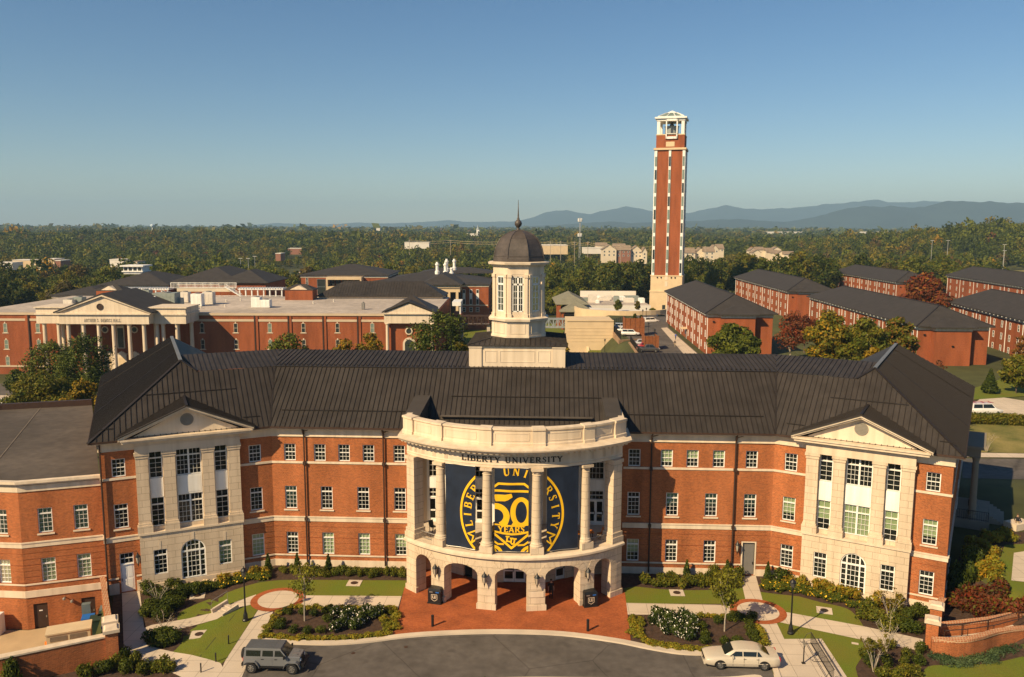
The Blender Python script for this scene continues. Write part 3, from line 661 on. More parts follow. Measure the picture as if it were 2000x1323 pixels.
# back wall of the arcade with the glazed doors
bw = [(-9.7, -.05), (-6.2, -.85), (-2.9, -2.75), (2.3, -2.75), (5.6, -.85), (9.1, -.05)]
mb = MB()
for i in range(5):
    a, b = Vector((*bw[i], 0)), Vector((*bw[i+1], 0)); fr = Frame(a, b-a, (b.y-a.y, a.x-b.x)); L_ = (b-a).length
    hs = [(L_/2-1.0, L_/2+1.0, .02, 2.75)] if i == 2 else ([(L_*.35, L_*.35+1.0, .02, 2.6)] if i in (1, 3) else [])
    wall(mb, fr, 0, L_, 0, 4.4, hs, depth=.25, back=1)
    if i == 2: FD = fr; LD = L_
    if i == 3: FD3, LD3 = fr, L_
psub(mb, 'arcade_back_wall', ['stone', 'dark'])
def glazed_door(fr, s, z, w, h, off=-.1):
    mb = MB()
    for a, b, c, d in ((-w/2, -w/2+.12, 0, h), (w/2-.12, w/2, 0, h), (-w/2+.12, w/2-.12, h-.13, h), (-w/2+.12, w/2-.12, 0, .3), (-w/2+.12, w/2-.12, 1.0, 1.14)): fr.box(mb, s+a, s+b, z+c, z+d, off-.06, off)
    o = mb.build('glazed_door', 'white', HALL); g = MB(); g.face([fr(s-w/2+.06, z+.2, off-.03), fr(s+w/2-.06, z+.2, off-.03), fr(s+w/2-.06, z+h-.06, off-.03), fr(s-w/2+.06, z+h-.06, off-.03)]); sub(g.build('pane', 'pane'), o)
    hd = MB(); fr.box(hd, s+w/2-.1, s+w/2-.05, z+.95, z+1.3, off+.001, off+.07); sub(hd.build('handle', 'black'), o)
for q in (-.5, .5): glazed_door(FD, LD/2+q, .03, .98, 2.7)
glazed_door(FD3, LD3*.35+.5, .03, .98, 2.55)
# upper wall behind the columns: white panelling with tall windows
mb = MB(); bays = [-7.7, -4.05, -.3, 3.45, 7.1]
hs = [(c-.75, c+.75, a, b) for c in bays for a, b in ((4.7, 7.9), (8.95, 12.0))]
wall(mb, FC, -9.75, 9.15, 4.62, 12.25, hs, off=.06, depth=.3, back=1)
for c in bays:
    mb.slot(2)
    for x in (c-1.05, c+1.05): FC.box(mb, x-.14, x+.14, 4.63, 12.24, .06, .2)
    mb.slot(0)
psub(mb, 'panelled_wall', ['white', 'dark', 'smooth'])
for c in bays:
    put_window(HALL, FC, c, 8.95, 1.5, 3.05, 4, 4, .8, off=-.02); put_window(HALL, FC, c, 7.0, 1.5, .9, 4, 1, 0, off=-.02)
    for q in (-.37, .37): glazed_door(FC, c+q, 4.66, .74, 2.3, off=-.02)
# columns
for q in (-28.4, -9.2, 9.2, 28.4):
    mb = MB(); c = PA(q, 12.95, 0); an = rad(q)
    mb.box((c.x, c.y, 5.16), (1.12, 1.12, .62), an)
    mb.lathe((c.x, c.y, 0), [(.56, 5.47), (.58, 5.55), (.56, 5.64), (.50, 5.68), (.52, 5.76), (.46, 5.84), (.435, 5.95), (.43, 7.6), (.405, 9.6), (.365, 11.55), (.365, 11.62), (.41, 11.66), (.365, 11.7), (.37, 11.86), (.46, 12.02)], 24)
    mb.box((c.x, c.y, 12.14), (1.0, 1.0, .22), an)
    psub(mb, 'column', 'stone')
for q in (-42.2, 42.2):                                   # square end piers
    mb = MB(); c = PA(q, 12.9, 0); an = rad(q)
    for w_, z0, z1 in ((1.36, 4.86, 5.35), (1.22, 5.35, 5.75), (1.02, 5.75, 11.6), (1.08, 11.6, 11.72), (1.02, 11.72, 11.95), (1.2, 11.95, 12.25)): mb.box((c.x, c.y, (z0+z1)/2), (w_, w_, z1-z0-.001), an)
    psub(mb, 'end_pier', 'stone')
    mb = MB(); sg = 1 if q > 0 else -1; x = PCX+sg*9.15
    mb.box((x, -.45, 8.55), (.75, .8, 7.3)); psub(mb, 'end_pier', 'stone')
# entablature, cornice, parapet
mb = MB()
ring(mb, -46, 46, [(12.25, 12.26), (13.12, 12.26), (13.12, 12.46), (13.16, 12.5), (13.12, 12.52), (13.1, 12.62), (13.1, 13.36), (13.3, 13.46), (13.36, 13.62), (13.95, 13.68), (14.0, 13.8), (14.15, 13.86), (14.18, 13.98), (13.1, 14.12), (12.25, 14.12)])
for sg in (-1, 1):
    x = PA(46*sg, 13.1, 0).x; e = PA(46*sg, 13.1, 0).y
    mb.box((x-sg*.32, (e-.05)/2, 13.2), (.62, -e-.05-.02, 1.86)); mb.box((x+sg*.2, (e-.05)/2-.2, 13.86), (1.1, -e-.05, .2))
for i in range(46):                                       # mutules
    a = -44.5+89*i/45; mb.loft([[PA(a-.55, R, 13.55), PA(a+.55, R, 13.55), PA(a+.55, R, 13.66), PA(a-.55, R, 13.66)] for R in (13.37, 13.85)])
for a in (-43.5, -40.5, -36.5, -31, -25.5, 25.5, 31, 36.5, 40.5, 43.5):   # triglyphs
    for d in (-.55, 0, .55): mb.loft([[PA(a+d-.17, R, 12.66), PA(a+d+.17, R, 12.66), PA(a+d+.17, R, 13.3), PA(a+d-.17, R, 13.3)] for R in (13.05, 13.135)])
psub(mb, 'entablature', 'smooth')
mb = MB()
ring(mb, -47.5, 47.5, [(12.45, 14.0), (13.02, 14.0), (13.02, 14.3), (12.96, 14.36), (12.96, 15.32), (13.06, 15.42), (13.06, 15.56), (12.45, 15.6)])
for a, b in ((-48.2, -42), (-31.7, -27.1), (-12.2, -7.4), (7.4, 12.2), (27.1, 31.7), (41.6, 47.8)):
    ring(mb, a, b, [(12.4, 14.02), (13.22, 14.02), (13.22, 14.34), (13.14, 14.38), (13.14, 15.36), (13.24, 15.44), (13.24, 15.62), (12.4, 15.66)])
for a, b in ((-40.8, -32.9), (-26, -13.4), (-6.3, 6.3), (13.4, 26), (32.9, 40.5)):   # raised frames of the panels
    for z0, z1 in ((14.5, 14.58), (15.1, 15.18)): ring(mb, a, b, [(12.9, z0), (12.985, z0), (12.985, z1), (12.9, z1)])
    for q in (a, b): mb.loft([[PA(q-.18, R, 14.58), PA(q+.18, R, 14.58), PA(q+.18, R, 15.1), PA(q-.18, R, 15.1)] for R in (12.9, 12.985)])
for sg in (-1, 1):
    p = PA(47*sg, 12.75, 0); mb.box((p.x, (p.y-.1)/2, 14.8), (.5, -p.y-.1, 1.6))
psub(mb, 'parapet', 'smooth')
# flat roof behind the parapet and the two dark wedge roofs tying it to the main slope
MT['cricket'] = mat('cricket_roof_membrane', (.052, .044, .038), .8, .15, .5)
mb = MB(); f = [PA(a, 12.5, 0) for a in arcs(-47, 47, 4)]+[Vector((9.2, .6, 0)), Vector((-9.8, .6, 0))]
mb.prism([(p.x, p.y) for p in f], 13.9, 14.05); psub(mb, 'flat_roof', 'dark_flat')
for sg in (-1, 1):
    mb = MB(); X_ = lambda x: -.45+sg*x
    p = [(X_(9.6), -3.1), (X_(8.2), -3.1), (X_(8.1), 3.2), (X_(9.6), 3.2)]
    mb.loft([[(x, y, 13.9) for x, y in p], [(x, y, 15.55 if y < 0 else 16.15) for x, y in p]])
    psub(mb, 'cricket_roof', 'cricket')
mb = MB(); mb.box((-.3, .35, 14.35), (14, .1, .6)); mb.box((-.3, .2, 14.7), (14, .5, .06)); psub(mb, 'counter_flashing', 'dark_flat')
# letters on the frieze
mb = MB(); q, W = text_quads('LIBERTY UNIVERSITY', .46, .17, .5, .17, .09)
sc = 8.55/W; 
for k in q: mb.loft([[PA(math.degrees((p[0]*sc)/13.1)-.1, R, 12.72+p[1]) for p in k] for R in (13.09, 13.15)])
psub(mb, 'lettering', 'ltr')
# balcony railings
for a0, a1 in ((-40, -31), (-25.5, -12), (-6.2, 6.2), (12, 25.5), (31, 40)):
    mb = MB()
    for z in (4.98, 5.5): mb.tube([PA(a, 12.75, z) for a in arcs(a0, a1, 2)], .03, 5)
    n = int((a1-a0)/.7)
    for i in range(n+1): a = a0+(a1-a0)*i/n; mb.tube([PA(a, 12.75, 4.87), PA(a, 12.75, 5.5)], .014, 4)
    psub(mb, 'balcony_rail', 'iron')
# stone tablet on a pier
mb = MB(); mb.loft([[PA(a, R, z) for a, z in ((6.4, 1.2), (11.6, 1.2), (11.6, 1.72), (6.4, 1.72))] for R in (13.5, 13.57)]); psub(mb, 'tablet', 'smooth')
# ------------------------------------------------------------------- cupola (part of the hall)
CX_, CY_ = -.52, 11.0
def octo(r, z, ch=.41):     # square with cut corners; half width r, half width of front face r*ch
    c = r*ch; return [(CX_+x, CY_+y, z) for x, y in ((-c, -r), (c, -r), (r, -c), (r, c), (c, r), (-c, r), (-r, c), (-r, -c))]
mb = MB()
CXB = -.5
mb.prism([(CXB-4.7, 6.5), (CXB+4.7, 6.5), (CXB+4.7, 15.4), (CXB-4.7, 15.4)], 17.6, 20.35)
FB = Frame((CXB, 6.5), (1, 0), (0, -1))
for s0, s1, z0, z1, o in ((-4.75, -3.5, 18.0, 20.2, .12), (3.5, 4.75, 18.0, 20.2, .12), (-4.8, -3.45, 20.2, 20.36, .2), (3.45, 4.8, 20.2, 20.36, .2), (-3.45, 3.45, 20.2, 20.36, .1)): FB.box(mb, s0, s1, z0, z1, -.05, o)
for a, b in ((-3.2, -2.0), (-1.7, 1.75), (2.05, 3.3)):
    FB.box(mb, a, b, 18.75, 18.81, -.02, .035); FB.box(mb, a, b, 19.85, 19.91, -.02, .035); FB.box(mb, a, a+.06, 18.81, 19.85, -.02, .035); FB.box(mb, b-.06, b, 18.81, 19.85, -.02, .035)
CUP = mb.build('cupola', 'cream', HALL)
def csub(m, name, mt, **k): o = m.build(name, mt, **k); sub(o, CUP); return o
mb = MB(); e = [(CXB-4.95, 6.25), (CXB+4.95, 6.25), (CXB+4.95, 15.65), (CXB-4.95, 15.65)]
mb.loft([[(x, y, 20.36) for x, y in e], [(x, y, 20.46) for x, y in e], [(CX_+q*2.6, CY_+w*2.6, 20.93) for q, w in ((-1, -1), (1, -1), (1, 1), (-1, 1))]])
rs = MB(); E4 = [Vector((x, y, 20.46)) for x, y in e]; T4 = [Vector((CX_+q*2.6, CY_+w*2.6, 20.93)) for q, w in ((-1, -1), (1, -1), (1, 1), (-1, 1))]
for i in range(4): ribs(mb, [E4[i], E4[(i+1) % 4], T4[(i+1) % 4], T4[i]], .5); mb.bar(E4[i]+_up*.03, T4[i]+_up*.03, .14, .06)
csub(mb, 'cupola_skirt_roof', 'roof')
mb = MB()
mb.loft([octo(2.72, 20.9), octo(2.72, 22.65)]); mb.loft([octo(2.8, 20.95), octo(2.8, 21.12)]); mb.loft([octo(3.0, 22.62), octo(3.05, 22.85), octo(2.75, 23.0)])
def oface(i, r, ch=.41):
    o = octo(r, 0, ch); a, b = Vector(o[i]), Vector(o[(i+1) % 8]); d = b-a; return Frame(a, d, (d.y, -d.x)), d.length
for i in (0, 1, 2, 6, 7):
    fr, L_ = oface(i, 2.72)
    a, b = .35, L_-.35
    for s0, s1, z0, z1 in ((a, b, 21.35, 21.41), (a, b, 22.35, 22.41), (a, a+.06, 21.41, 22.35), (b-.06, b, 21.41, 22.35)): fr.box(mb, s0, s1, z0, z1, -.02, .035)
# glazed lantern storey: corner posts, sills, lintels
for i in range(8):
    fr, L_ = oface(i, 2.55)
    ww = L_-1.0 if i % 2 == 0 else L_-1.1
    wall(mb, fr, 0, L_, 22.95, 27.3, [((L_-ww)/2, (L_+ww)/2, 23.55, 27.1)], depth=.15)
    for s0, s1 in ((0.02, .42), (L_-.42, L_-.02)):
        fr.box(mb, s0, s1, 23.0, 23.35, -.02, .22); fr.box(mb, s0+.05, s1-.05, 23.35, 27.0, -.02, .13); fr.box(mb, s0, s1, 27.0, 27.3, -.02, .2)
mb.loft([octo(2.58, 27.3), octo(2.58, 28.1), octo(2.75, 28.12), octo(2.78, 28.25), octo(3.05, 28.3), octo(3.1, 28.5), octo(2.6, 28.56)])
csub(mb, 'lantern', 'cream')
for i in range(8):
    fr, L_ = oface(i, 2.55); ww = L_-1.0 if i % 2 == 0 else L_-1.1
    if i % 2 == 0:
        mb = MB(); c = L_/2
        for s0, s1, z0, z1 in ((c-ww/2, c-ww/2+.09, 23.55, 27.1), (c+ww/2-.09, c+ww/2, 23.55, 27.1), (c-.09, c+.09, 23.55, 27.1), (c-ww/2, c+ww/2, 23.55, 23.65), (c-ww/2, c+ww/2, 27.0, 27.1), (c-ww/2, c+ww/2, 26.22, 26.4)): fr.box(mb, s0, s1, z0, z1, -.14, -.02)
        for q in (-1, 1):
            x = c+q*(ww/4); fr.box(mb, x-.02, x+.02, 23.65, 27.0, -.1, -.05)
        for z in (24.3, 24.95, 25.6): fr.box(mb, c-ww/2, c+ww/2, z-.02, z+.02, -.101, -.051)
    else:
        mb = MB(); c = L_/2
        for s0, s1, z0, z1 in ((c-ww/2, c-ww/2+.09, 23.55, 27.1), (c+ww/2-.09, c+ww/2, 23.55, 27.1), (c-ww/2, c+ww/2, 23.55, 23.65), (c-ww/2, c+ww/2, 27.0, 27.1), (c-ww/2, c+ww/2, 26.22, 26.4)): fr.box(mb, s0, s1, z0, z1, -.14, -.02)
        fr.box(mb, c-.02, c+.02, 23.65, 27.0, -.1, -.05)
        for z in (24.3, 24.95, 25.6): fr.box(mb, c-ww/2, c+ww/2, z-.02, z+.02, -.101, -.051)
    g = MB(); g.face([fr(c-ww/2, 23.56, -.08), fr(c+ww/2, 23.56, -.08), fr(c+ww/2, 27.08, -.08), fr(c-ww/2, 27.08, -.08)])
    csub(mb, 'lantern_window', 'white'); csub(g, 'lantern_pane', 'pane')
mb = MB(); mb.loft([octo(2.0, 22.9), octo(2.0, 23.0)]); csub(mb, 'lantern_floor', 'concrete')
mb = MB()
prof = [(2.58, 28.56), (2.55, 28.9), (2.5, 29.1), (2.46, 29.3), (2.36, 29.8), (2.18, 30.3), (1.9, 30.8), (1.5, 31.2), (.95, 31.5), (.4, 31.66), (.12, 31.7)]
mb.loft([octo(r, z) for r, z in prof])
for r, z in ((2.62, 28.58), (2.55, 29.05)): mb.loft([octo(r, z), octo(r, z+.07)])
for j in range(8): mb.tube([octo(r+.02, z)[j] for r, z in prof[1:]], .045, 5)
csub(mb, 'dome', 'copper')
mb = MB(); mb.lathe((CX_-.1, CY_, 0), [(.42, 31.6), (.2, 31.75), (.13, 31.95), (.2, 32.02), (.34, 32.2), (.38, 32.36), (.34, 32.55), (.2, 32.7), (.13, 32.76), (.16, 32.82), (.09, 32.95), (.06, 33.5), (.02, 34.75)], 14)
csub(mb, 'spire', 'copper', smooth=True)
# ------------------------------------------------------------------- banners
BAN = [(-25.4, -13.5), (-6.2, 6.1), (12.8, 25.1)]; BR = 13.17; BZ0, BZ1 = 5.05, 12.22
def clipq(poly, x0, x1, y0, y1):
    for ax, lim, sgn in ((0, x0, 1), (0, x1, -1), (1, y0, 1), (1, y1, -1)):
        out = []
        for i in range(len(poly)):
            a, b = poly[i], poly[(i+1) % len(poly)]; da, db = (a[ax]-lim)*sgn, (b[ax]-lim)*sgn
            if da >= 0: out.append(a)
            if da*db < 0: t = da/(da-db); out.append((a[0]+(b[0]-a[0])*t, a[1]+(b[1]-a[1])*t))
        poly = out
        if len(poly) < 3: return None
    return poly
ART = []
def pline(pts, w, ext=.35):
    for i in range(len(pts)-1): ART.append(seg(pts[i], pts[i+1], w, w*ext))
K = 13.1
RC, RZ = 4.37, 8.22                                    # ring radius and centre height
rc_pts = [(RC*math.cos(2*math.pi*i/96), RZ+RC*math.sin(2*math.pi*i/96)) for i in range(97)]
pline(rc_pts, .2, .1)
for i, ch in enumerate('LIBERTY UNIVERSITY'):
    if ch == ' ': continue
    an = rad(195-12.35*i); w_, q = glyph(ch, .19, .095); h = .68; r0 = 3.42
    for k in q:
        pp = []
        for x, y in k:
            lx, ly = (x-w_/2)*h*1.05, y*h; rr = r0+ly; pp.append((rr*math.cos(an)+lx*math.sin(an), RZ+rr*math.sin(an)-lx*math.cos(an)))
        ART.append(pp)
MID = []
mp = lambda x, y: ((x-963)/152.0, 12.15-(y-170)/147.5)
def ml(px, w): p = [mp(*q) for q in px]; [MID.append(seg(p[i], p[i+1], w, w*.3)) for i in range(len(p)-1)]
ml([(735, 400), (800, 352), (1125, 354), (1195, 405)], .19); ml([(740, 441), (1190, 446)], .19)
for k in ([(735, 492), (880, 492), (880, 575), (765, 578)], [(765, 578), (880, 575), (920, 560), (880, 492)], [(880, 492), (965, 475), (978, 520), (920, 560)]): MID.append([mp(*p) for p in k])
def ellring(cx, cy, ro, ri, a0, a1, n=30):
    for i in range(n):
        b0, b1 = rad(a0+(a1-a0)*i/n), rad(a0+(a1-a0)*(i+1)/n)
        f = lambda r, b: mp(cx+r[0]*math.cos(b), cy-r[1]*math.sin(b)); MID.append([f(ro, b0), f(ro, b1), f(ri, b1), f(ri, b0)])
ellring(752, 765, (190, 165), (112, 92), -62, 96); ellring(1088, 712, (138, 192), (72, 136), 0, 360, 40)
for k in ([(815, 872), (862, 800), (936, 812), (912, 876)], [(965, 872), (1000, 820), (1050, 850), (1040, 885)], [(1120, 850), (1190, 830), (1190, 880), (1120, 885)]): MID.append([mp(*p) for p in k])
ml([(735, 866), (850, 880), (963, 886), (1080, 880), (1195, 868)], .13); ml([(735, 958), (850, 984), (963, 992), (1080, 985), (1195, 962)], .17)
ml([(740, 985), (963, 1172), (1190, 985)], .19); ml([(735, 1080), (795, 1124), (862, 1126)], .15); ml([(1190, 1080), (1125, 1128), (1050, 1132)], .15)
ellring(700, 1260, (160, 135), (118, 100), 0, 90, 8); ellring(700, 1260, (85, 110), (10, 60), 0, 90, 8); ellring(1230, 1265, (160, 135), (118, 100), 90, 180, 8); ellring(1230, 1265, (85, 110), (10, 60), 90, 180, 8)
q, W = text_quads('YEARS', .5, .12, .4, .21, .13); s_ = 2.2/W
for k in q: MID.append([(p[0]*s_, mp(963, 968)[1]+p[1]) for p in k])
for st in ([(915, 1025), (905, 1085), (950, 1088)], [(898, 1024), (935, 1024)], [(968, 1045), (958, 1100), (972, 1118), (995, 1115), (1008, 1050)], [(953, 1045), (985, 1045)], [(992, 1050), (1026, 1050)]): ml(st, .13)
for q in (-1, 1): pline([(q*x, z) for x, z in ((3.0, 6.72), (3.70, 6.40), (3.22, 6.22), (3.38, 5.62), (2.9, 6.02))], .12)
BLAB = ['navy banner with the left arc of a gold emblem, hung between portico columns', 'navy banner with a large gold 50 YEARS shield in the middle bay of the portico', 'navy banner with the right arc of a gold emblem, hung between portico columns']
for bi, (a0, a1) in enumerate(BAN):
    mid = (a0+a1)/2; c = PA(mid, BR, 0); P0, P1 = PA(a0, BR, 0), PA(a1, BR, 0); L_ = (P1-P0).length; d = (P1-P0).normalized(); n_ = Vector((d.y, -d.x, 0)); rng = random.Random(bi)
    root = thing('banner', BLAB[bi], 'banner', (c.x, c.y, BZ1), 'banners hung between the portico columns')
    ph = rng.random()*6
    def surf(f, z): return P0+d*(L_*f)+n_*(.035*math.sin(f*9+ph+.3*z)+.02*math.sin(z*1.7+f*5))+_up*z
    mb = MB(); NX, NZ = 18, 30
    G = [[surf(i/NX, BZ0+(BZ1-BZ0)*j/NZ) for i in range(NX+1)] for j in range(NZ+1)]
    for j in range(NZ):
        for i in range(NX): mb.face([G[j][i], G[j][i+1], G[j+1][i+1], G[j+1][i]])
    mb.build('cloth', 'navy', root, smooth=True)
    s0, s1 = rad(a0+.1)*K, rad(a1+.1)*K; mb = MB()
    for poly in ART+(MID if bi == 1 else []):
        if bi == 1 and poly in ART and not any(True for _ in [0]): continue
        cq = clipq(poly, s0, s1, BZ0, BZ1)
        if not cq: continue
        # cut tall/wide quads into narrow pieces so that they follow the cloth
        x0, x1 = min(p[0] for p in cq), max(p[0] for p in cq); m = max(1, int((x1-x0)/.15))
        for k in range(m):
            c2 = clipq(cq, x0+(x1-x0)*k/m, x0+(x1-x0)*(k+1)/m, BZ0, BZ1)
            if not c2: continue
            zz = max(1, int((max(p[1] for p in c2)-min(p[1] for p in c2))/.4)); zl = min(p[1] for p in c2); zh = max(p[1] for p in c2)
            for j in range(zz):
                c3 = clipq(c2, s0, s1, zl+(zh-zl)*j/zz, zl+(zh-zl)*(j+1)/zz)
                if c3: mb.face([surf((p[0]-s0)/(s1-s0), p[1])+n_*(.012+.0004*(len(mb.f) % 9)) for p in c3])
    mb.build('print', 'gold', root)
    for z in (BZ0-.02, BZ1+.03): mb = MB(); mb.tube([surf(f/6, z) for f in range(7)], .03, 5); mb.build('hem_pole', 'iron', root)
# =================================================================== ground
def terrain(x, y):
    x = np.asarray(x, float); y = np.asarray(y, float)
    side = sstep(11, 23, x); yb = sstep(24, 78, y)
    z = yb*(-8.0*(1-side)+1.9*side)
    far = sstep(260, 460, y); zf = -9+0*x
    zf = zf+5.0*sstep(60, 160, x)*(1-sstep(420, 620, y))
    zf = zf+14.5*sstep(430, 1500, y)+0*x
    z = z*(1-far)+zf*far
    z = z-4.5*sstep(10, 40, x)*(1-sstep(60, 95, x))*sstep(215, 262, y)*(1-far)
    z = z+8*np.exp(-(((x+620)/420)**2+((y-1050)/330)**2))+2*np.exp(-(((x+200)/260)**2+((y-1250)/300)**2))
    z = z+33*np.exp(-(((x-560)/260)**2+((y-830)/260)**2))
    z = z+7*np.exp(-(((x-150)/160)**2+((y-1500)/260)**2))
    z = z+4*np.sin(x/210.+1)*np.sin(y/260.)*sstep(500, 900, y)
    z = z+1.7*sstep(38, 42.5, x)*sstep(-16, -9.5, y)*(1-sstep(22, 36, y))
    z = z-.35*sstep(23, 27, -x)*(1-sstep(5, 20, y))
    court = sstep(0, .8, -30.2-x-.0*y+np.minimum(0, (-6-y))*-.62*0)*0
    return z-0.02
def tz(x, y): return float(terrain(x, y))
def gpt(u, v):
    z = 0.0
    for _ in range(14): p = gp(u, v, z); z = .5*z+.5*tz(p.x, p.y)
    return p
# court (one storey lower) : left of the side wall, behind the front wall
PIERL = Vector((-29.7, -17.5, 0)); WALLDIR = Vector((-6.1, -3.65, 0)).normalized(); SIDEEND = Vector((-36.2, -7.0, 0))
def in_court(x, y):
    a = (x-PIERL.x)*(-WALLDIR.y)+(y-PIERL.y)*WALLDIR.x        # <0 : behind the front wall
    d = SIDEEND-PIERL; b = (x-PIERL.x)*d.y-(y-PIERL.y)*d.x    # <0 : court side of the side wall
    return (a < -.15) & (b < -.15) & (y < 3)
def grid_axis(lim0, fine0, fine1, lim1, step, grow):
    a = list(np.arange(fine0, fine1+.01, step)); s = step; x = fine1
    while x < lim1: s *= grow; x += s; a.append(x)
    s = step; x = fine0; pre = []
    while x > lim0: s *= grow; x -= s; pre.append(x)
    return np.array(pre[::-1]+a)
gx = grid_axis(-12300, -66, 60, 12300, .75, 1.06); gy = grid_axis(-300, -40, 30, 13000, .75, 1.055)
X, Y = np.meshgrid(gx, gy); Z = terrain(X, Y); Z = np.where(in_court(X, Y), -3.05, Z)
nv = X.size; ny_, nx_ = X.shape
me = bpy.data.meshes.new('ground'); idx = np.arange(nv).reshape(ny_, nx_)
fc = np.stack([idx[:-1, :-1], idx[:-1, 1:], idx[1:, 1:], idx[1:, :-1]], -1).reshape(-1, 4)
def np_mesh(name, co, faces, mats, mi=None):
    me = bpy.data.meshes.new(name); me.vertices.add(len(co)); me.vertices.foreach_set('co', np.asarray(co, np.float32).ravel())
    k = faces.shape[1]; n = len(faces); me.loops.add(n*k); me.loops.foreach_set('vertex_index', faces.ravel().astype(np.int32)); me.polygons.add(n)
    me.polygons.foreach_set('loop_start', (np.arange(n)*k).astype(np.int32)); 
    try: me.polygons.foreach_set('loop_total', np.full(n, k, np.int32))
    except Exception: pass
    for m in mats: me.materials.append(MT[m] if isinstance(m, str) else m)
    if mi is not None: me.polygons.foreach_set('material_index', mi.astype(np.int32))
    me.update(calc_edges=True); return me
me = np_mesh('ground', np.stack([X, Y, Z], -1).reshape(-1, 3), fc, ['field']); me.shade_smooth()
o = bpy.data.objects.new('ground', me); COL.objects.link(o); tag(o, kind='structure')
def patch(name, poly, m, dz, zf=None, step=1.5, kind='structure', holes=()):
    """flat sheet following the terrain; poly = world xy"""
    bm = bmesh.new(); vs = [bm.verts.new((p[0], p[1], 0)) for p in poly]; bm.faces.new(vs)
    bmesh.ops.triangulate(bm, faces=bm.faces[:])
    x0, x1 = min(p[0] for p in poly), max(p[0] for p in poly); y0, y1 = min(p[1] for p in poly), max(p[1] for p in poly)
    if zf is None and (x0 < -23 or y1 > 20 or x1 > 38):
        for ax, a, b in ((0, x0, x1), (1, y0, y1)):
            q = math.ceil(a/step)*step
            while q < b:
                nn = (1, 0, 0) if ax == 0 else (0, 1, 0); bmesh.ops.bisect_plane(bm, geom=bm.verts[:]+bm.edges[:]+bm.faces[:], plane_co=(q if ax == 0 else 0, q if ax else 0, 0), plane_no=nn); q += step
    for v in bm.verts: v.co.z = (tz(v.co.x, v.co.y) if zf is None else zf)+dz
    bmesh.ops.recalc_face_normals(bm, faces=bm.faces)
    me = bpy.data.meshes.new(name); bm.to_mesh(me); bm.free(); me.materials.append(MT[m]); 
    for p in me.polygons:
        if p.normal.z < 0: p.flip()
    uv_auto(me); o = bpy.data.objects.new(name, me); COL.objects.link(o)
    if kind: tag(o, kind=kind)
    return o
G = lambda pts, z=0: [xy(gp(u, v, z)) for u, v in pts]
def curve(pts, n=6):                                     # Catmull-Rom through the points
    out = []
    for i in range(len(pts)-1):
        p0, p1, p2, p3 = pts[max(i-1, 0)], pts[i], pts[i+1], pts[min(i+2, len(pts)-1)]
        for k in range(n):
            t = k/n; out.append(tuple(.5*(2*p1[j]+(p2[j]-p0[j])*t+(2*p0[j]-5*p1[j]+4*p2[j]-p3[j])*t*t+(3*p1[j]-p0[j]-3*p2[j]+p3[j])*t**3) for j in (0, 1)))
    out.append(pts[-1]); return out
LZ = -.35
# road, kerb
kl = curve(G([(505, 1256), (560, 1259), (644, 1261), (720, 1256), (800, 1246), (900, 1240), (1000, 1239), (1100, 1243), (1200, 1256), (1265, 1269), (1327, 1279), (1385, 1281), (1500, 1281)]), 5)
dl = G([(500, 1264), (440, 1380)]); dr = G([(1502, 1292), (1512, 1323), (1530, 1400)])
road = [(dl[0][0], kl[0][1]-.3)]+kl+dr+[(dr[-1][0], -40), (dl[-1][0]-4, -40)]+[dl[-1]]
patch('mulch_bed', [(-36, -5.5), (-23, .5), (23, .5), (37, -6.5), (40, -14), (40, -36), (31, -36)]+[(24.5, -17.5)]+[(p[0], p[1]) for p in kl[::-1]]+[dl[-1], (-24, -30), (-40, -30), (-31, -17), (-33, -12)], 'mulch', .012)
patch('road', road, 'asphalt', .018, zf=-.02)
mb = MB(); kw = [(p[0], p[1], 0) for p in kl]
a = offpoly(kl, -.62); mb.loft([[(p[0], p[1], -.1), (p[0], p[1], .125), (q[0], q[1], .10), (q[0], q[1], -.1)] for p, q in zip(kl, a)])
o = mb.build('kerb', 'kerbc'); tag(o, kind='structure')
mb = MB(); kr = G([(1504, 1294), (1514, 1323), (1532, 1400)]); a = offpoly(kr, -.4); mb.loft([[(p[0], p[1], -.1), (p[0], p[1], .12), (q[0], q[1], .115), (q[0], q[1], -.1)] for p, q in zip(kr, a)]); o = mb.build('kerb', 'kerbc'); tag(o, kind='structure')
isl = curve(G([(820, 1350), (890, 1332), (960, 1327), (1040, 1325), (1150, 1326), (1300, 1327), (1420, 1325), (1485, 1322), (1494, 1350)]), 4)
mb = MB(); a = offpoly(isl, .4) ; mb.loft([[(p[0], p[1], -.1), (p[0], p[1], .12), (q[0], q[1], .12), (q[0], q[1], -.1)] for p, q in zip(isl, a)]); o = mb.build('kerb', 'kerbc'); tag(o, kind='structure')
patch('planting_island', offpoly(isl, .2)+[(isl[-1][0], -34), (isl[0][0], -34)], 'mulch', .09, zf=-.02)
# brick plaza, into the arcade
pz = G([(790, 1148), (766, 1240)])+[p for p in kl if -9.2 < p[0] < 9.0]+G([(1232, 1252), (1221, 1160)])
pz = pz[:2]+[(p[0], p[1]+.62) for p in pz[2:-2]]+pz[-2:]
patch('plaza', [(-9.7, 0)]+pz+[(9.1, 0)], 'paver', .04, zf=-.02)
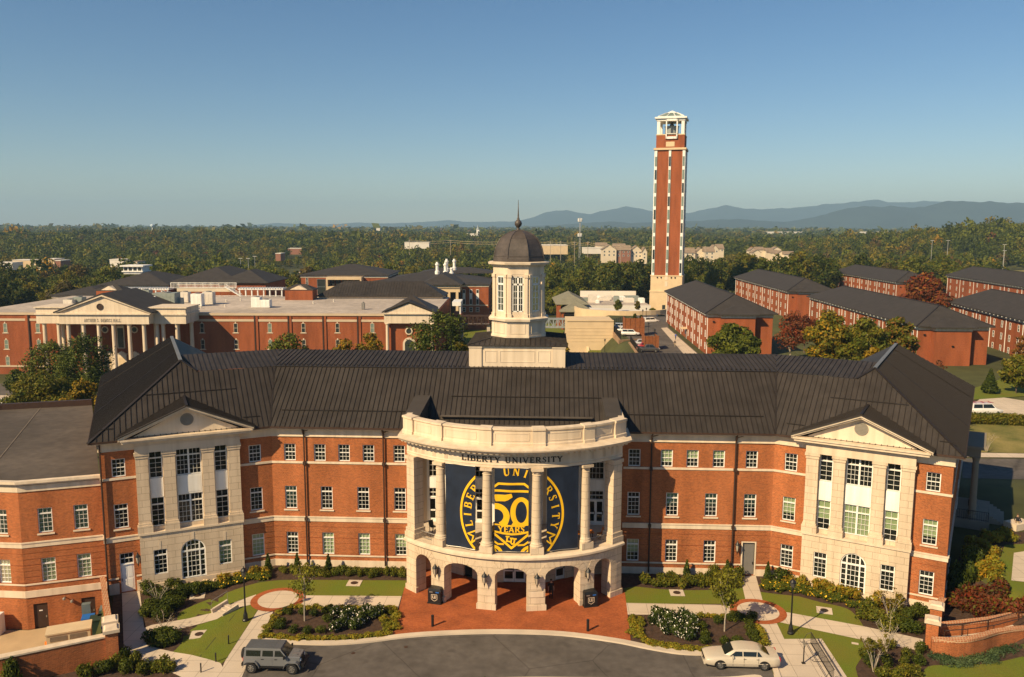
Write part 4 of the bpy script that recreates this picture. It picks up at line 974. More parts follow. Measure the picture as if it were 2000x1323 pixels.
# paths
CL, CR = gp(543.5, 1171.5), gp(1480.5, 1194.5); RL = 2.32
def disc(c, r, n=40): return [(c.x+r*math.cos(2*math.pi*i/n), c.y+r*math.sin(2*math.pi*i/n)) for i in range(n)]
for c in (CL, CR):
    patch('path_roundel', disc(c, RL), 'paver', .052, zf=-.02); patch('path_roundel_centre', disc(c, 1.72), 'concrete', .06, zf=-.02)
patch('path', G([(560, 1163), (784, 1165), (777, 1189), (560, 1184)]), 'concrete', .036, zf=-.02)
patch('path', G([(1218, 1178), (1450, 1183), (1450, 1202), (1224, 1201)]), 'concrete', .036, zf=-.02)
patch('path', G([(1446, 1128), (1475.5, 1123), (1493, 1185), (1459, 1185)]), 'concrete', .032, zf=-.02)
patch('path', G([(1505, 1185), (1535, 1196), (1688, 1224), (1803, 1249), (1799, 1272), (1683, 1250), (1560, 1224), (1505, 1212)]), 'concrete', .034, zf=-.02)
patch('path', G([(1478, 1205), (1511, 1205), (1532, 1249), (1570, 1340), (1520, 1400), (1507, 1281), (1501, 1265)]), 'concrete', .038, zf=-.02)
patch('rack_pad', G([(1532, 1248.5), (1605, 1248), (1672, 1350), (1570, 1355)]), 'concrete', .03, zf=-.02)
patch('path', G([(512, 1180), (541, 1180), (509, 1246), (478, 1310), (440, 1400), (395, 1400), (440, 1291)]), 'concrete', .038)
patch('path', G([(238, 1156), (273, 1155), (281, 1222), (286, 1260), (431, 1304), (445, 1330), (380, 1345), (267, 1283), (242, 1277)], LZ), 'concrete', .033)
patch('path', G([(281, 1224), (296, 1218), (420, 1196), (440, 1186), (500, 1166), (512, 1181), (455, 1194), (424, 1212), (283, 1237)], LZ*.6), 'concrete', .030)
# lawns
patch('lawn', G(curve([(346, 1209), (350, 1190), (385, 1172), (430, 1156), (480, 1143), (520, 1136), (560, 1133), (640, 1133), (795, 1134)], 4)+[(784, 1166), (590, 1166), (545, 1166), (497, 1172), (455, 1180), (425, 1195), (390, 1203)]), 'grass', .022)
patch('lawn', G([(500, 1180), (512, 1182), (441, 1293), (430, 1304), (330, 1270)]+curve([(340, 1266), (354, 1250), (356, 1238), (350, 1226)], 3)+[(425, 1211), (456, 1193)], LZ*.5), 'grass', .022)
patch('lawn', G(curve([(1218, 1150), (1240, 1146), (1290, 1151), (1340, 1153), (1400, 1152), (1452, 1148)], 4)+[(1459, 1180), (1222, 1179)]), 'grass', .022, zf=-.02)
patch('lawn', G([(1482, 1156), (1520, 1161), (1560, 1165), (1604, 1177)]+curve([(1604, 1177), (1652, 1188), (1674, 1205), (1688, 1226)], 4)+[(1535, 1198), (1492, 1180)]), 'grass', .022, zf=-.02)
patch('lawn', G([(1510, 1212), (1560, 1223), (1684, 1249)]+curve([(1684, 1250), (1689, 1274), (1674, 1298), (1672, 1309), (1682, 1340)], 4)+[(1664, 1340), (1605, 1248.3), (1531, 1248.3)]), 'grass', .020, zf=-.02)
# right-hand garden (rising towards the right)
patch('lawn', G(curve([(1800, 1330), (1812, 1303), (1868, 1300), (1930, 1297), (1990, 1285), (2080, 1262)], 4)+[(2100, 1345)]), 'grass', .03, zf=.0)
GT = lambda pts: [xy(gpt(u, v)) for u, v in pts]
patch('mulch_bed', GT([(1845, 1150), (1900, 1050), (1960, 1040), (2060, 1040), (2060, 1250), (1830, 1250)]), 'mulch', .04)
patch('lawn', GT(curve([(1962, 1066), (1950, 1100), (1946, 1132), (1958, 1166), (1990, 1186), (2060, 1192)], 4)+[(2060, 1060)]), 'grass', .07)
patch('bench_pad', GT([(1980, 1082), (2060, 1070), (2060, 1145), (1975, 1136)]), 'concrete', .1)
# ground behind, right: road in shade, footpath, dry grass, hedge, lawn
bz = 0.9
patch('back_lawn', [xy(gpt(u, v)) for u, v in ((1900, 760), (2080, 700), (2080, 770), (1900, 782))], 'grass', .10)
patch('dry_bank', [xy(gpt(u, v)) for u, v in ((1890, 826), (2100, 830), (2100, 888), (1880, 884))], 'drygrass', .06)
patch('back_path', [xy(gpt(u, v)) for u, v in ((1880, 885), (2100, 889), (2100, 896), (1880, 894))], 'concrete', .08)
patch('back_road', [xy(gpt(u, v)) for u, v in ((1880, 896), (2100, 898), (2100, 940), (1880, 935))], 'asphalt', .05)
patch('back_drive', [xy(gpt(u, v)) for u, v in ((1925, 772), (2000, 784), (2080, 800), (2080, 822), (1890, 800))], 'concrete', .09)
# campus asphalt by the dormitories and in front of the far hall
patch('car_park', [xy(gp(u, v, 2.0)) for u, v in ((1222, 655), (1250, 690), (1268, 760), (1420, 760), (1366, 693), (1306, 640), (1300, 608), (1248, 606))], 'asphalt', .10)
patch('footway', [xy(gp(u, v, 2.0)) for u, v in ((1291, 641), (1303, 640), (1372, 700), (1385, 730), (1362, 730), (1340, 697))], 'concrete', .14)
patch('campus_road', [xy(gp(u, v, -6)) for u, v in ((-120, 735), (330, 735), (420, 760), (60, 850), (-120, 850))], 'asphalt', .08, step=6)
patch('campus_path', [xy(gp(u, v, -6)) for u, v in ((-60, 757), (60, 757), (60, 770), (-60, 770))], 'concrete', .12, step=6)
# ------------------------------------------------------------------ service court on the left
patch('court_floor', [(-37.5, -5.6), (-42.5, -8.1), (-75, -8.4), (-75, -46), (-30.2, -18)], 'court', .02, zf=-3.05)
MT['seamgrey'] = mat('roof_lap', (.14, .115, .09), .9, .2, .5)
WING = thing('low_wing', 'lower two storey brick wing with a flat dark roof above the service court', 'building', (-46, 4, -3))
A_, B_ = Vector((-36.3, -5.55, 0)), Vector((-42.55, -8.0, 0)); FL = Frame(A_, B_-A_, (A_.y-B_.y, B_.x-A_.x)); 
if FL.n.y > 0: FL.n = -FL.n
LL_ = (B_-A_).length; FL2 = Frame((-42.55, -8.0), (-1, .03), (-.03, -1))
mb = MB(); tb_ = MB()
def lw(u, v, fr):      # photo pixel -> (s,z) on a wall
    r = ray(u, v); k = ((fr.P-CAM).dot(fr.n))/r.dot(fr.n); p = CAM+r*k; return ((p-fr.P).dot(fr.t), p.z)
lwin = []
for u0, u1, v0, v1 in ((146, 173, 981, 1027), (76, 104, 989, 1039)):
    s0, _ = lw(u0, v1, FL); s1, _ = lw(u1, v1, FL); lwin += [((s0+s1)/2, 5.62, MIDW), ((s0+s1)/2+.0, 1.18, GRW)]
ldoor = []
for u0, u1, v0, v1 in ((164, 185, 1157, 1205), (70, 95, 1177, 1229)):
    s0, _ = lw(u0, v1, FL); s1, _ = lw(u1, v1, FL); ldoor.append((s0+s1)/2)
hs = [hole(*q) for q in lwin]+[(s-.55, s+.55, -3.05, -.75) for s in ldoor]
wall(mb, FL, 0, LL_, -3.2, 9.4, hs, back=1)
for b0, b1 in bands: wall(mb, FL, 0, LL_, b0, b1, hs, off=.035, depth=.035, edge=.035)
w2 = [(1.75, 5.62, MIDW), (1.75, 1.18, GRW), (5.2, 5.62, MIDW), (5.2, 1.18, GRW)]
wall(mb, FL2, 0, 30, -3.2, 9.4, [hole(*q) for q in w2], back=1)
for b0, b1 in bands: wall(mb, FL2, 0, 30, b0, b1, [hole(*q) for q in w2], off=.035, depth=.035, edge=.035)
mb.build('wall', ['brick', 'dark'], WING)
pth = [(-72.5, -7.1), (-42.55, -8.0), (-36.4, -5.6)]
for z0, z1, o in ((9.4, 10.05, .08), (10.05, 10.2, .3), (10.2, 10.42, .45), (4.42, 4.80, .09), (4.80, 4.9, .15), (1.0, 1.13, .07), (-.1, .5, .09)): trim(tb_, pth, z0, z1, -.05, o)
for fr, ws in ((FL, lwin), (FL2, w2)):
    for s, z, q in ws:
        if z > 3: sill(fr, s, WING)
tb_.build('stone_course', 'cream', WING)
for fr, ws in ((FL, lwin), (FL2, w2)):
    for s, z, q in ws: put_window(WING, fr, s, z, q[0], q[1], 3, 4, .46, blind=(.03, .95))
for i, s in enumerate(ldoor):
    m = MB(); FL.box(m, s-.55, s+.55, -3.04, -.76, -.2, -.12); d = m.build('door', 'darkmetal', WING); m = MB(); FL.box(m, s-.45, s-.36, -2.1, -1.95, -.12, -.05); sub(m.build('handle', 'iron'), d)
    m = MB(); FL.box(m, s-.12, s+.15, -1.5, -1.4, -.12, -.11); sub(m.build('door_sign', 'white'), d)
mb = MB(); rf = [(-36.5, -5.9), (-42.45, -8.25), (-72, -7.4), (-72, 16), (-53.0, 22.2)]; rf = rf[::-1]
mb.prism(rf, 10.0, 10.36); mb.build('roof', 'dark_flat', WING)
mb = MB(); wp = [(-53.0, 22.2), (-72, 16)]; mb.bar((-53, 22.2, 10.7), (-62, 19, 10.7), .5, .7); mb.bar((-62, 19, 10.7), (-72, 14, 10.7), .5, .7); mb.build('parapet', 'darkmetal', WING)
mb = MB()
for q in (.28, .62): mb.bar(Vector((-36.5, -5.9, 10.38)).lerp(Vector((-72, -7.4, 10.38)), q), Vector((-53, 22.2, 10.38)).lerp(Vector((-72, 16, 10.38)), q), .12, .03)
mb.build('roof_seam', MT['seamgrey'], WING)
# retaining walls with piers
MT['rowlock'] = brick_mat('rowlock_coping', (.40, .15, .07), (.34, .12, .055), (.5, .36, .22), bw=.21, rh=.3, ms=.025)
def brick_wall(name, label, pts, h0, h1, th=.5, cap=.12, group=None, cm='smooth'):
    c = Vector(pts[0]); w_ = thing(name, label, 'wall', (c.x, c.y, h0), group)
    mb = MB(); a, b = offpoly(pts, -th/2), offpoly(pts, th/2)
    mb.loft([[(p[0], p[1], h0), (q[0], q[1], h0), (q[0], q[1], h1), (p[0], p[1], h1)] for p, q in zip(a, b)]); mb.build('brickwork', 'brick', w_)
    mb = MB(); a, b = offpoly(pts, -th/2-.06), offpoly(pts, th/2+.06)
    mb.loft([[(p[0], p[1], h1), (q[0], q[1], h1), (q[0], q[1], h1+cap), (p[0], p[1], h1+cap)] for p, q in zip(a, b)]); mb.build('coping', cm, w_)
    return w_
E1 = PIERL+WALLDIR*26
brick_wall('court_wall', 'low brick retaining wall with a pale stone coping in front of the service court', [(E1.x, E1.y), (PIERL.x-.35, PIERL.y-.2)], -3.2, 1.75)
q = PIERL+(SIDEEND-PIERL)*.12
brick_wall('side_wall', 'brick wall running from a capped pier back to the hall beside the walkway', [(q.x, q.y), (SIDEEND.x, SIDEEND.y)], -3.2, 1.5, .3, .08, cm='rowlock')
def pier(x, y, h, label, z0=-.6, w=.85, rz=.5):
    p = thing('gate_pier', label, 'pier', (x, y, z0)); m = MB(); m.box((x, y, (z0+h)/2), (w, w, h-z0), rz); m.build('shaft', 'brick', p)
    m = MB(); m.box((x, y, h+.12), (w+.28, w+.28, .24), rz); m.box((x, y, h+.30), (w+.1, w+.1, .12), rz, .8); m.build('cap', 'smooth', p)
a = PIERL; b = PIERL+(SIDEEND-PIERL)*.11
pier(a.x, a.y, 2.1, 'front of two stone-capped brick piers at the left court wall', -3.2); pier(b.x, b.y, 2.2, 'rear of two stone-capped brick piers at the left court wall', -3.2)
# right: piers, wall back to the hall, curved ramp walls
pr1, pr2 = gp(1812, 1262), gp(1823, 1232)
pier(pr1.x+.25, pr1.y, 2.0, 'front of two stone-capped brick piers at the right garden ramp', rz=-.45); pier(pr2.x+.1, pr2.y, 2.0, 'rear of two stone-capped brick piers at the right garden ramp', rz=-.45)
brick_wall('side_wall', 'brick wall running from a capped pier back to the right corner of the hall', [(35.7, -7.1), (pr2.x+.15, pr2.y+.5)], -.3, 1.45, .42, .08, cm='rowlock')
def ramp_wall(label, px, h, z0=-.3, th=.42, rise=0):
    pts = curve([xy(gp(u, v, 0)) for u, v in px], 5); w_ = thing('ramp_wall', label, 'wall', (pts[0][0], pts[0][1], 0), 'curved brick ramp walls')
    n = len(pts); a, b = offpoly(pts, -th/2), offpoly(pts, th/2); a2, b2 = offpoly(pts, -th/2-.05), offpoly(pts, th/2+.05)
    H_ = [h+rise*sstep(0, n-1, i)+.18*math.sin(i/n*5.5) for i in range(n)]
    m = MB(); m.loft([[(p[0], p[1], z0), (q[0], q[1], z0), (q[0], q[1], hh), (p[0], p[1], hh)] for p, q, hh in zip(a, b, H_)]); m.build('brickwork', 'brick', w_)
    m = MB(); m.loft([[(p[0], p[1], hh), (q[0], q[1], hh), (q[0], q[1], hh+.2), (p[0], p[1], hh+.2)] for p, q, hh in zip(a2, b2, H_)]); m.build('coping', MT['rowlock'], w_)
ramp_wall('front curved brick wall of the right garden ramp with a brick coping', [(1818, 1274), (1870, 1281), (1905, 1277), (1950, 1262), (2010, 1254), (2060, 1258)], .95, rise=.3)
ramp_wall('rear curved brick wall of the right garden ramp behind the handrail', [(1830, 1246), (1880, 1246), (1930, 1242), (1990, 1229), (2060, 1222)], .95, rise=.5)
mb = MB(); pr = [gp(*q) for q in ((1835, 1262), (1880, 1262), (1930, 1258), (1990, 1244), (2060, 1238))]; pl2 = [gp(*q) for q in ((1835, 1254), (1880, 1254), (1930, 1250), (1990, 1237), (2060, 1230))]
mb.loft([[(p.x, p.y-.3, -.1), (q.x, q.y+.3, -.1), (q.x, q.y+.3, .25+.14*i), (p.x, p.y-.3, .25+.14*i)] for i, (p, q) in enumerate(zip(pr, pl2))]); o = mb.build('ramp', 'concrete'); tag(o, kind='structure')
rl = thing('handrail', 'dark metal handrail climbing the right garden ramp between the brick walls', 'railing', (pr[0].x, pr[0].y, .2)); mb = MB()
top = [(q.x, q.y+.25, 1.25+.14*i) for i, q in enumerate(pl2)]; mb.tube([(p[0], p[1], p[2]) for p in top], .035, 6); mb.tube([(p[0], p[1]-.9, p[2]) for p in top], .035, 6); mb.build('rail', 'darkmetal', rl)
for p in top:
    for dy in (0, -.9): m = MB(); m.tube([(p[0], p[1]+dy, p[2]-1.05), (p[0], p[1]+dy, p[2])], .03, 5); m.build('post', 'darkmetal', rl)
MT['shaded_porchstone'] = mat('shade_darkened_porch_stone', (.22, .19, .15), .85, .1, .4)  # pale stone darkened in its colour for the porch's shade
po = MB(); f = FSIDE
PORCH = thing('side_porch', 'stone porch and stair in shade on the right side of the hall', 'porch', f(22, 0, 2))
f.box(po, 18.2, 26, -.6, 2.6, .01, 3.1); po.build('terrace', 'shaded_porchstone', PORCH)
m = MB(); f.box(m, 18.8, 25.4, 9.0, 9.9, .01, 1.9); f.box(m, 18.5, 25.7, 9.9, 10.2, .01, 2.3); m.build('canopy', 'shaded_porchstone', PORCH)
for s in (19.1, 21, 23.2, 25.1): m = MB(); p = f(s, 0, 1.5); m.lathe((p.x, p.y, 0), [(.42, 2.6), (.42, 2.9), (.34, 3.0), (.29, 8.6), (.4, 8.99)], 14); m.build('column', 'shaded_porchstone', PORCH)
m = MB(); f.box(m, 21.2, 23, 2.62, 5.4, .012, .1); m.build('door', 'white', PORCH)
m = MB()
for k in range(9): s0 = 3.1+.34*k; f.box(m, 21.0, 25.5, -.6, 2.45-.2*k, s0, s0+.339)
m.build('steps', 'shaded_porchstone', PORCH)
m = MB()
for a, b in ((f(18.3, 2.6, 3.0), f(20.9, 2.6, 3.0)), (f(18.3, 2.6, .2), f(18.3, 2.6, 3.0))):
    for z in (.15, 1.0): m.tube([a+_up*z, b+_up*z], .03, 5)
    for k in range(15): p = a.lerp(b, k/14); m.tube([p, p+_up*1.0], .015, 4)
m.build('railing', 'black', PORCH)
# =================================================================== street furniture
def lamp_post(loc, label, h=4.55, cat='lamp post', name='lamp_post'):
    t = thing(name, label, cat, loc, 'black lamp posts'); x, y, z = loc
    m = MB(); m.lathe((x, y, z), [(.26, 0), (.26, .12), (.2, .2), (.17, .55), (.11, .75), (.085, .95), (.07, 1.1), (.055, h-.75), (.1, h-.72), (.06, h-.66)], 12); m.build('post', 'black', t)
    m = MB(); m.lathe((x, y, z), [(.1, h-.68), (.17, h-.6), (.21, h-.28), (.2, h-.26)], 8); m.build('lantern_glass', MT['lampglass'], t)
    m = MB(); m.lathe((x, y, z), [(.27, h-.26), (.25, h-.2), (.14, h-.06), (.05, h), (.03, h+.12), (.0, h+.16)], 10)
    for j in range(4): a = math.pi/4+j*math.pi/2; m.tube([(x+.12*math.cos(a), y+.12*math.sin(a), z+h-.68), (x+.235*math.cos(a), y+.235*math.sin(a), z+h-.26)], .018, 4)
    m.build('lantern_cap', 'black', t)
MT['lampglass'] = mat('frosted_lamp_glass', (.06, .06, .055), .2, .05, spec=.5)
p = gp(480, 1217, -.2); lamp_post((p.x, p.y, tz(p.x, p.y)), 'black lamp post on the lawn beside the left path')
p = gp(1544, 1238); lamp_post((p.x, p.y, 0), 'black lamp post on the lawn beside the right path')
def bollard(loc, h, r, label, group):
    t = thing('bollard', label, 'bollard', loc, group); m = MB(); m.lathe(loc, [(r, 0), (r, h-.14), (r*1.12, h-.13), (r*1.12, h-.04), (r*.6, h)], 12); m.build('shaft', 'black', t)
p = gp(845, 1224); bollard((p.x, p.y, 0), 1.0, .11, 'black bollard on the left half of the brick plaza', 'black bollards on the brick plaza')
p = gp(1148, 1233); bollard((p.x, p.y, 0), 1.0, .11, 'black bollard on the right half of the brick plaza', 'black bollards on the brick plaza')
for (u, v), lb in (((447, 1264), 'slim black path light on the left lawn, the one nearest the lamp post'), ((422, 1299), 'slim black path light on the left lawn, beside the corner of two paths'), ((393, 1320), 'slim black path light beyond the diagonal path, nearest the bottom edge')):
    p = gp(u, v, LZ*.7); bollard((p.x, p.y, tz(p.x, p.y)), .75, .05, lb, 'slim path lights on the left lawn')
def litter_bin(loc, rz, label):
    t = thing('litter_bin', label, 'bin', loc, 'black litter bins by the portico'); x, y, z = loc; M_ = Matrix.Translation(loc) @ Matrix.Rotation(rz, 4, 'Z')
    def B(m, c, d, tp=1): m.box(tuple(M_ @ Vector(c)), d, rz, tp)
    m = MB(); B(m, (0, 0, .05), (1.25, .8, .1)); B(m, (0, 0, .62), (1.15, .7, 1.04)); m.build('body', 'black', t)
    m = MB(); B(m, (0, .05, 1.24), (1.2, .75, .2), .86); m.build('hood', 'black', t)
    for x0, c in ((-.28, 'iron'), (.28, 'binblue')): m = MB(); B(m, (x0, -.36, 1.05), (.3, .03, .09)); m.build('slot_plate', c, t)
    m = MB(); q, W = text_quads('LU', .26, .02, .3, .22, .15)
    for k in q: m.loft([[tuple(M_ @ Vector((p[0], -.352-o, .50+p[1]))) for p in k] for o in (0, .01)])
    for a, b in (((-.26, .42), (0, .26)), ((0, .26), (.26, .42)), ((-.26, .42), (-.26, .84)), ((.26, .42), (.26, .84)), ((-.26, .84), (.26, .84))):
        k = seg(a, b, .035, .01); m.loft([[tuple(M_ @ Vector((p[0], -.352-o, p[1]))) for p in k] for o in (0, .01)])
    m.build('emblem', 'smooth', t)
MT['binblue'] = mat('blue_plastic', (.02, .12, .42), .45, .05)
p = gp(850, 1180); litter_bin((p.x, p.y+.3, .02), -.22, 'black litter bin with pale emblem at the foot of the left portico pier')
p = gp(1151, 1186); litter_bin((p.x+.05, p.y+.3, .02), .3, 'black litter bin with pale emblem at the foot of the right portico pier')
def wall_lantern(P, n, label, group='black wall lanterns', s=1.0):
    P = Vector(P); n = Vector(n).normalized(); t = thing('wall_lantern', label, 'wall lantern', P, group); c = P+n*.38*s
    m = MB(); m.box(P+n*.03, (.16, .16, .5), math.atan2(n.y, n.x)); m.tube([P+_up*-.15, P+n*.2+_up*-.32, c+_up*-.2], .025, 5); m.build('bracket', 'black', t)
    m = MB(); m.lathe(c, [(.05, -.3), (.12*s, -.2), (.21*s, .32), (.22*s, .33)], 8); m.build('lantern_glass', MT['lampglass2'], t)
    m = MB(); m.lathe(c, [(.26*s, .33), (.2*s, .46), (.06, .62), (.05, .7), (0, .78)], 8)
    m.lathe(c, [(.0, -.62), (.03, -.5), (.07, -.32), (.09, -.28)], 6)
    for j in range(4): a = j*math.pi/2+.4; m.tube([c+Vector((.125*s*math.cos(a), .125*s*math.sin(a), -.2)), c+Vector((.22*s*math.cos(a), .22*s*math.sin(a), .33))], .02, 4)
    m.build('lantern_frame', 'black', t)
MT['lampglass2'] = mat('clear_lamp_glass', (.38, .33, .26), .2, .05, spec=.5)
for a, lb in ((-28.2, 'black wall lantern on the leftmost front pier of the portico'), (-9.2, 'black wall lantern on the pier left of the middle arch'), (9.0, 'black wall lantern on the pier with the stone tablet'), (27.8, 'black wall lantern on the rightmost front pier of the portico')):
    P = PA(a, 13.53, 2.75); wall_lantern(P, P-Vector((PCX, PCY, 2.75)), lb)
wall_lantern((20.15, -.05, 2.75), (0, -1, 0), 'black wall lantern on the brick beside the grey steel door', s=.9)
wall_lantern(FW[-1](11.85, 2.6, .05), FW[-1].n, 'black wall lantern on the brick beside the white door', s=.9)
def manhole(u, v, label, rz=0, z=0, w=1.25):
    p = gp(u, v, z); zz = (tz(p.x, p.y) if p.x < -23 else -.02)+.02
    t = thing('manhole_pad', label, 'manhole', (p.x, p.y, zz), 'manholes in concrete pads'); m = MB(); m.box((p.x, p.y, zz+.01), (w, w, .06), rz); m.build('slab', 'concrete', t)
    m = MB(); m.lathe((p.x, p.y, zz+.03), [(.33, 0), (.33, .025), (.28, .026), (.27, .02)], 20); m.build('cover', 'darkmetal', t)
manhole(692, 1139.5, 'manhole in a square pad on the lawn left of the plaza'); manhole(386, 1164, 'manhole in a square pad at the shrub edge of the left lawn', .3, LZ)
manhole(389, 1244, 'manhole in a square pad on the lower left lawn', .25, LZ, 1.3); manhole(1322, 1158.5, 'manhole in a square pad on the lawn right of the plaza'); manhole(1610, 1193, 'manhole in a square pad on the lawn near the right lamp post', -.25)
p = gp(1670, 1257.5); m = MB(); m.box((p.x, p.y, .0), (.5, .28, .06), -.3); o = m.build('valve_cover', 'concrete'); tag(o, 'small pale valve cover set in the lower right lawn', 'valve cover')
for u, v, lb in ((655, 1270, 'small dark drain cap in the road, the left of two'), (758, 1258, 'small dark drain cap in the road, the right of two')):
    p = gp(u+35, v+6); m = MB(); m.lathe((p.x, p.y, -.005), [(.16, 0), (.16, .012), (.05, .014)], 14); o = m.build('drain_cap', 'darkmetal'); tag(o, lb, 'drain cap', 'drain caps in the road')
# steps with a handrail on the left path
a, b = gp(424, 1204, -.3), gp(455, 1186, -.1); d = (b-a).normalized(); d.z = 0; n = Vector((-d.y, d.x, 0)); L_ = (b-a).length
t = thing('garden_steps', 'short concrete steps with cheek walls and a thin handrail on the left path', 'steps', (a.x, a.y, -.35))
m = MB()
for k in range(4): c = a+d*(L_*(.2+.2*k)); m.box((c.x, c.y, -.35+.05+.055*k), (L_*.22, 1.15, .16+.11*k), math.atan2(d.y, d.x))
m.build('treads', 'concrete', t); 
m = MB()
for s in (-.72, .72): m.bar(Vector((a.x, a.y, -.1))+n*s, Vector((b.x, b.y, .18))+n*s, .2, .42)
m.build('cheek_wall', 'concrete', t)
m = MB(); q = n*.72; A_, B_ = Vector((a.x, a.y, -.1))+q, Vector((b.x, b.y, .18))+q; m.tube([A_, A_+_up*.95, B_+_up*.95, B_], .03, 5); m.build('handrail', 'iron', t)
# bicycle rack and sign post
t = thing('bicycle_rack', 'black comb-shaped bicycle rack on the concrete pad by the road', 'bicycle rack', gp(1590, 1270)); m = MB()
a, b = gp(1583, 1258), gp(1628, 1333); d = (b-a); L_ = d.length; d.normalize(); n = Vector((-d.y, d.x, 0)); 
for z in (.1, .95): m.bar(a+_up*z, b+_up*z, .05, .05)
for k in range(int(L_/.16)+1): p = a+d*(.16*k); m.tube([p+_up*.1, p+_up*.95], .014, 4)
m.build('comb', 'black', t); m = MB()
for s in (-.55, .55): m.tube([a+n*s+_up*.35, b+n*s+_up*.35], .022, 5)
for k in (0, .5, 1):
    p = a+d*(L_*k); m.tube([p+n*-.85+_up*.42, p+n*-.8+_up*.2, p+n*-.55+_up*.05, p+n*.55+_up*.05, p+n*.8+_up*.2, p+n*.85+_up*.42], .02, 5)
    m.tube([p+n*-.55+_up*.35, p+n*-.3+_up*.8, p+_up*.95], .02, 5)
m.build('side_rail', 'black', t)
p = gp(1569, 1296); t = thing('sign_post', 'tall dark sign post seen edge-on beside the bicycle rack', 'sign post', p); m = MB(); m.box((p.x, p.y, .03), (.25, .25, .06)); m.box((p.x, p.y, .9), (.07, .07, 1.75)); m.build('post', 'black', t); m = MB(); m.box((p.x-.02, p.y-.05, 1.6), (.03, .42, .35), .1); m.build('sign_plate', 'iron', t)
# =================================================================== people
def person(label, loc, rz, shirt, trousers, hair, pose='stand', skin='skin', sit=0, group=None, s=1.0):
    """one continuous skinned body; legs, arms and fingers are chains of one skeleton"""
    V, E, R = [], [], []
    def j(p, r, par=None):
        V.append(Vector(p)); R.append(r); i = len(V)-1
        if par is not None: E.append((par, i))
        return i
    if pose == 'sit': hz = .5
    else: hz = .93
    pel = j((0, 0, hz), (.15, .11)); sp = j((0, .01, hz+.22), (.14, .10), pel); ch = j((0, 0, hz+.42), (.17, .115), sp); nk = j((0, -.01, hz+.56), (.055, .055), ch); hd = j((0, -.03, hz+.66), (.075, .085), nk); hp = j((0, -.03, hz+.76), (.07, .085), hd)
    st = {'walk': (.28, -.3), 'stand': (.03, -.03), 'sit': (0, 0)}[pose]
    for q, sw in ((1, st[0]), (-1, st[1])):
        h = j((q*.095, 0, hz-.04), (.095, .095), pel)
        if pose == 'sit': k = j((q*.12, -.42, hz+.0), (.065, .065), h); a = j((q*.12, -.45, .09), (.045, .045), k)
        else: k = j((q*.10, -.06-sw*.5, .50), (.065, .065), h); a = j((q*.10, -sw+.04, .09), (.045, .045), k)
        f = j((V[a].x+q*.02, V[a].y-.16, .04), (.04, .03), a)
        sh = j((q*.2, 0, hz+.47), (.065, .065), ch)
        if pose == 'sit': el = j((q*.27, -.1, hz+.22), (.045, .045), sh); wr = j((q*.17, -.33, hz+.14), (.032, .032), el); dr = Vector((0, -1, -.2))
        else: el = j((q*.25, .03+sw*.25, hz+.2), (.045, .045), sh); wr = j((q*.26, -.06+sw*.55, hz-.03), (.032, .032), el); dr = Vector((0, -.15, -1))
        dr.normalize(); pm = j(V[wr]+dr*.06, (.04, .022), wr)
        for fi in range(4):
            o = Vector((0, (fi-1.5)*.021, 0)) if pose != 'sit' else Vector((q*(fi-1.5)*.021, 0, 0)); ln = (.07, .08, .076, .06)[fi]
            f1 = j(V[pm]+o+dr*.035, (.009, .009), pm); f2 = j(V[f1]+dr*ln*.55+Vector((-q*.012, 0, 0)), (.0085, .0085), f1); j(V[f2]+dr*ln*.4+Vector((-q*.02, 0, 0)), (.0075, .0075), f2)
        t1 = j(V[wr]+dr*.03+Vector((-q*.015, -.03, 0)), (.011, .011), wr); j(V[t1]+dr*.045+Vector((-q*.012, -.02, 0)), (.009, .009), t1)
    me = bpy.data.meshes.new('body'); me.from_pydata([tuple(v) for v in V], E, []); ob = bpy.data.objects.new('tmp', me); COL.objects.link(ob)
    md = ob.modifiers.new('s', 'SKIN'); sv = me.skin_vertices[0].data
    for i, r in enumerate(R): sv[i].radius = r
    sv[0].use_root = True; md.use_smooth_shade = True; sb = ob.modifiers.new('d', 'SUBSURF'); sb.levels = 1; sb.render_levels = 1
    bpy.context.view_layer.update(); ev = ob.evaluated_get(bpy.context.evaluated_depsgraph_get()); m2 = bpy.data.meshes.new_from_object(ev); bpy.data.objects.remove(ob)
    for m in (skin, shirt, trousers, 'black'): m2.materials.append(MT[m])
    for p in m2.polygons:
        c = p.center; i = 0
        if c.z < .085: i = 3
        elif (c.z < hz+.03 and abs(c.x) < .215 and pose != 'sit') or (pose == 'sit' and c.z < hz+.1 and abs(c.x) < .22 and c.y > -.5 and not (c.z > hz+.09)): i = 2
        elif c.z < hz+.53 and not (abs(c.x) > .15 and c.z < hz+.2): i = 1
        p.material_index = i
    t = thing('person', label, 'person', loc, group, rz); t.scale = (s, s, s)
    b = bpy.data.objects.new('body', m2); COL.objects.link(b); b.parent = t
    m = MB(); c = Vector((0, -.02, hz+.75))
    m.loft([[c+Vector((r*math.cos(2*math.pi*k/10)*.85, r*math.sin(2*math.pi*k/10)+.02, z)) for k in range(10)] for r, z in ((.088, -.02), (.098, .03), (.09, .075), (.05, .105), (.01, .112))]); h_ = m.build('hair', hair, None, smooth=True); h_.parent = t
    m = MB(); f = Vector((0, -.112, hz+.69)); m.loft([[f+Vector(v) for v in ((-.014, .006, -.02), (.014, .006, -.02), (.005, .006, .022), (-.005, .006, .022))], [f+Vector(v) for v in ((-.006, -.02, -.014), (.006, -.02, -.014), (.003, -.008, .016), (-.003, -.008, .016))]])
    for q in (-1, 1): m.box(f+Vector((q*.03, .012, .03)), (.02, .012, .01)); m.box(Vector((q*.082, -.02, hz+.69)), (.02, .04, .06))
    m.box(f+Vector((0, .01, -.048)), (.05, .012, .01)); n_ = m.build('face', skin); n_.parent = t
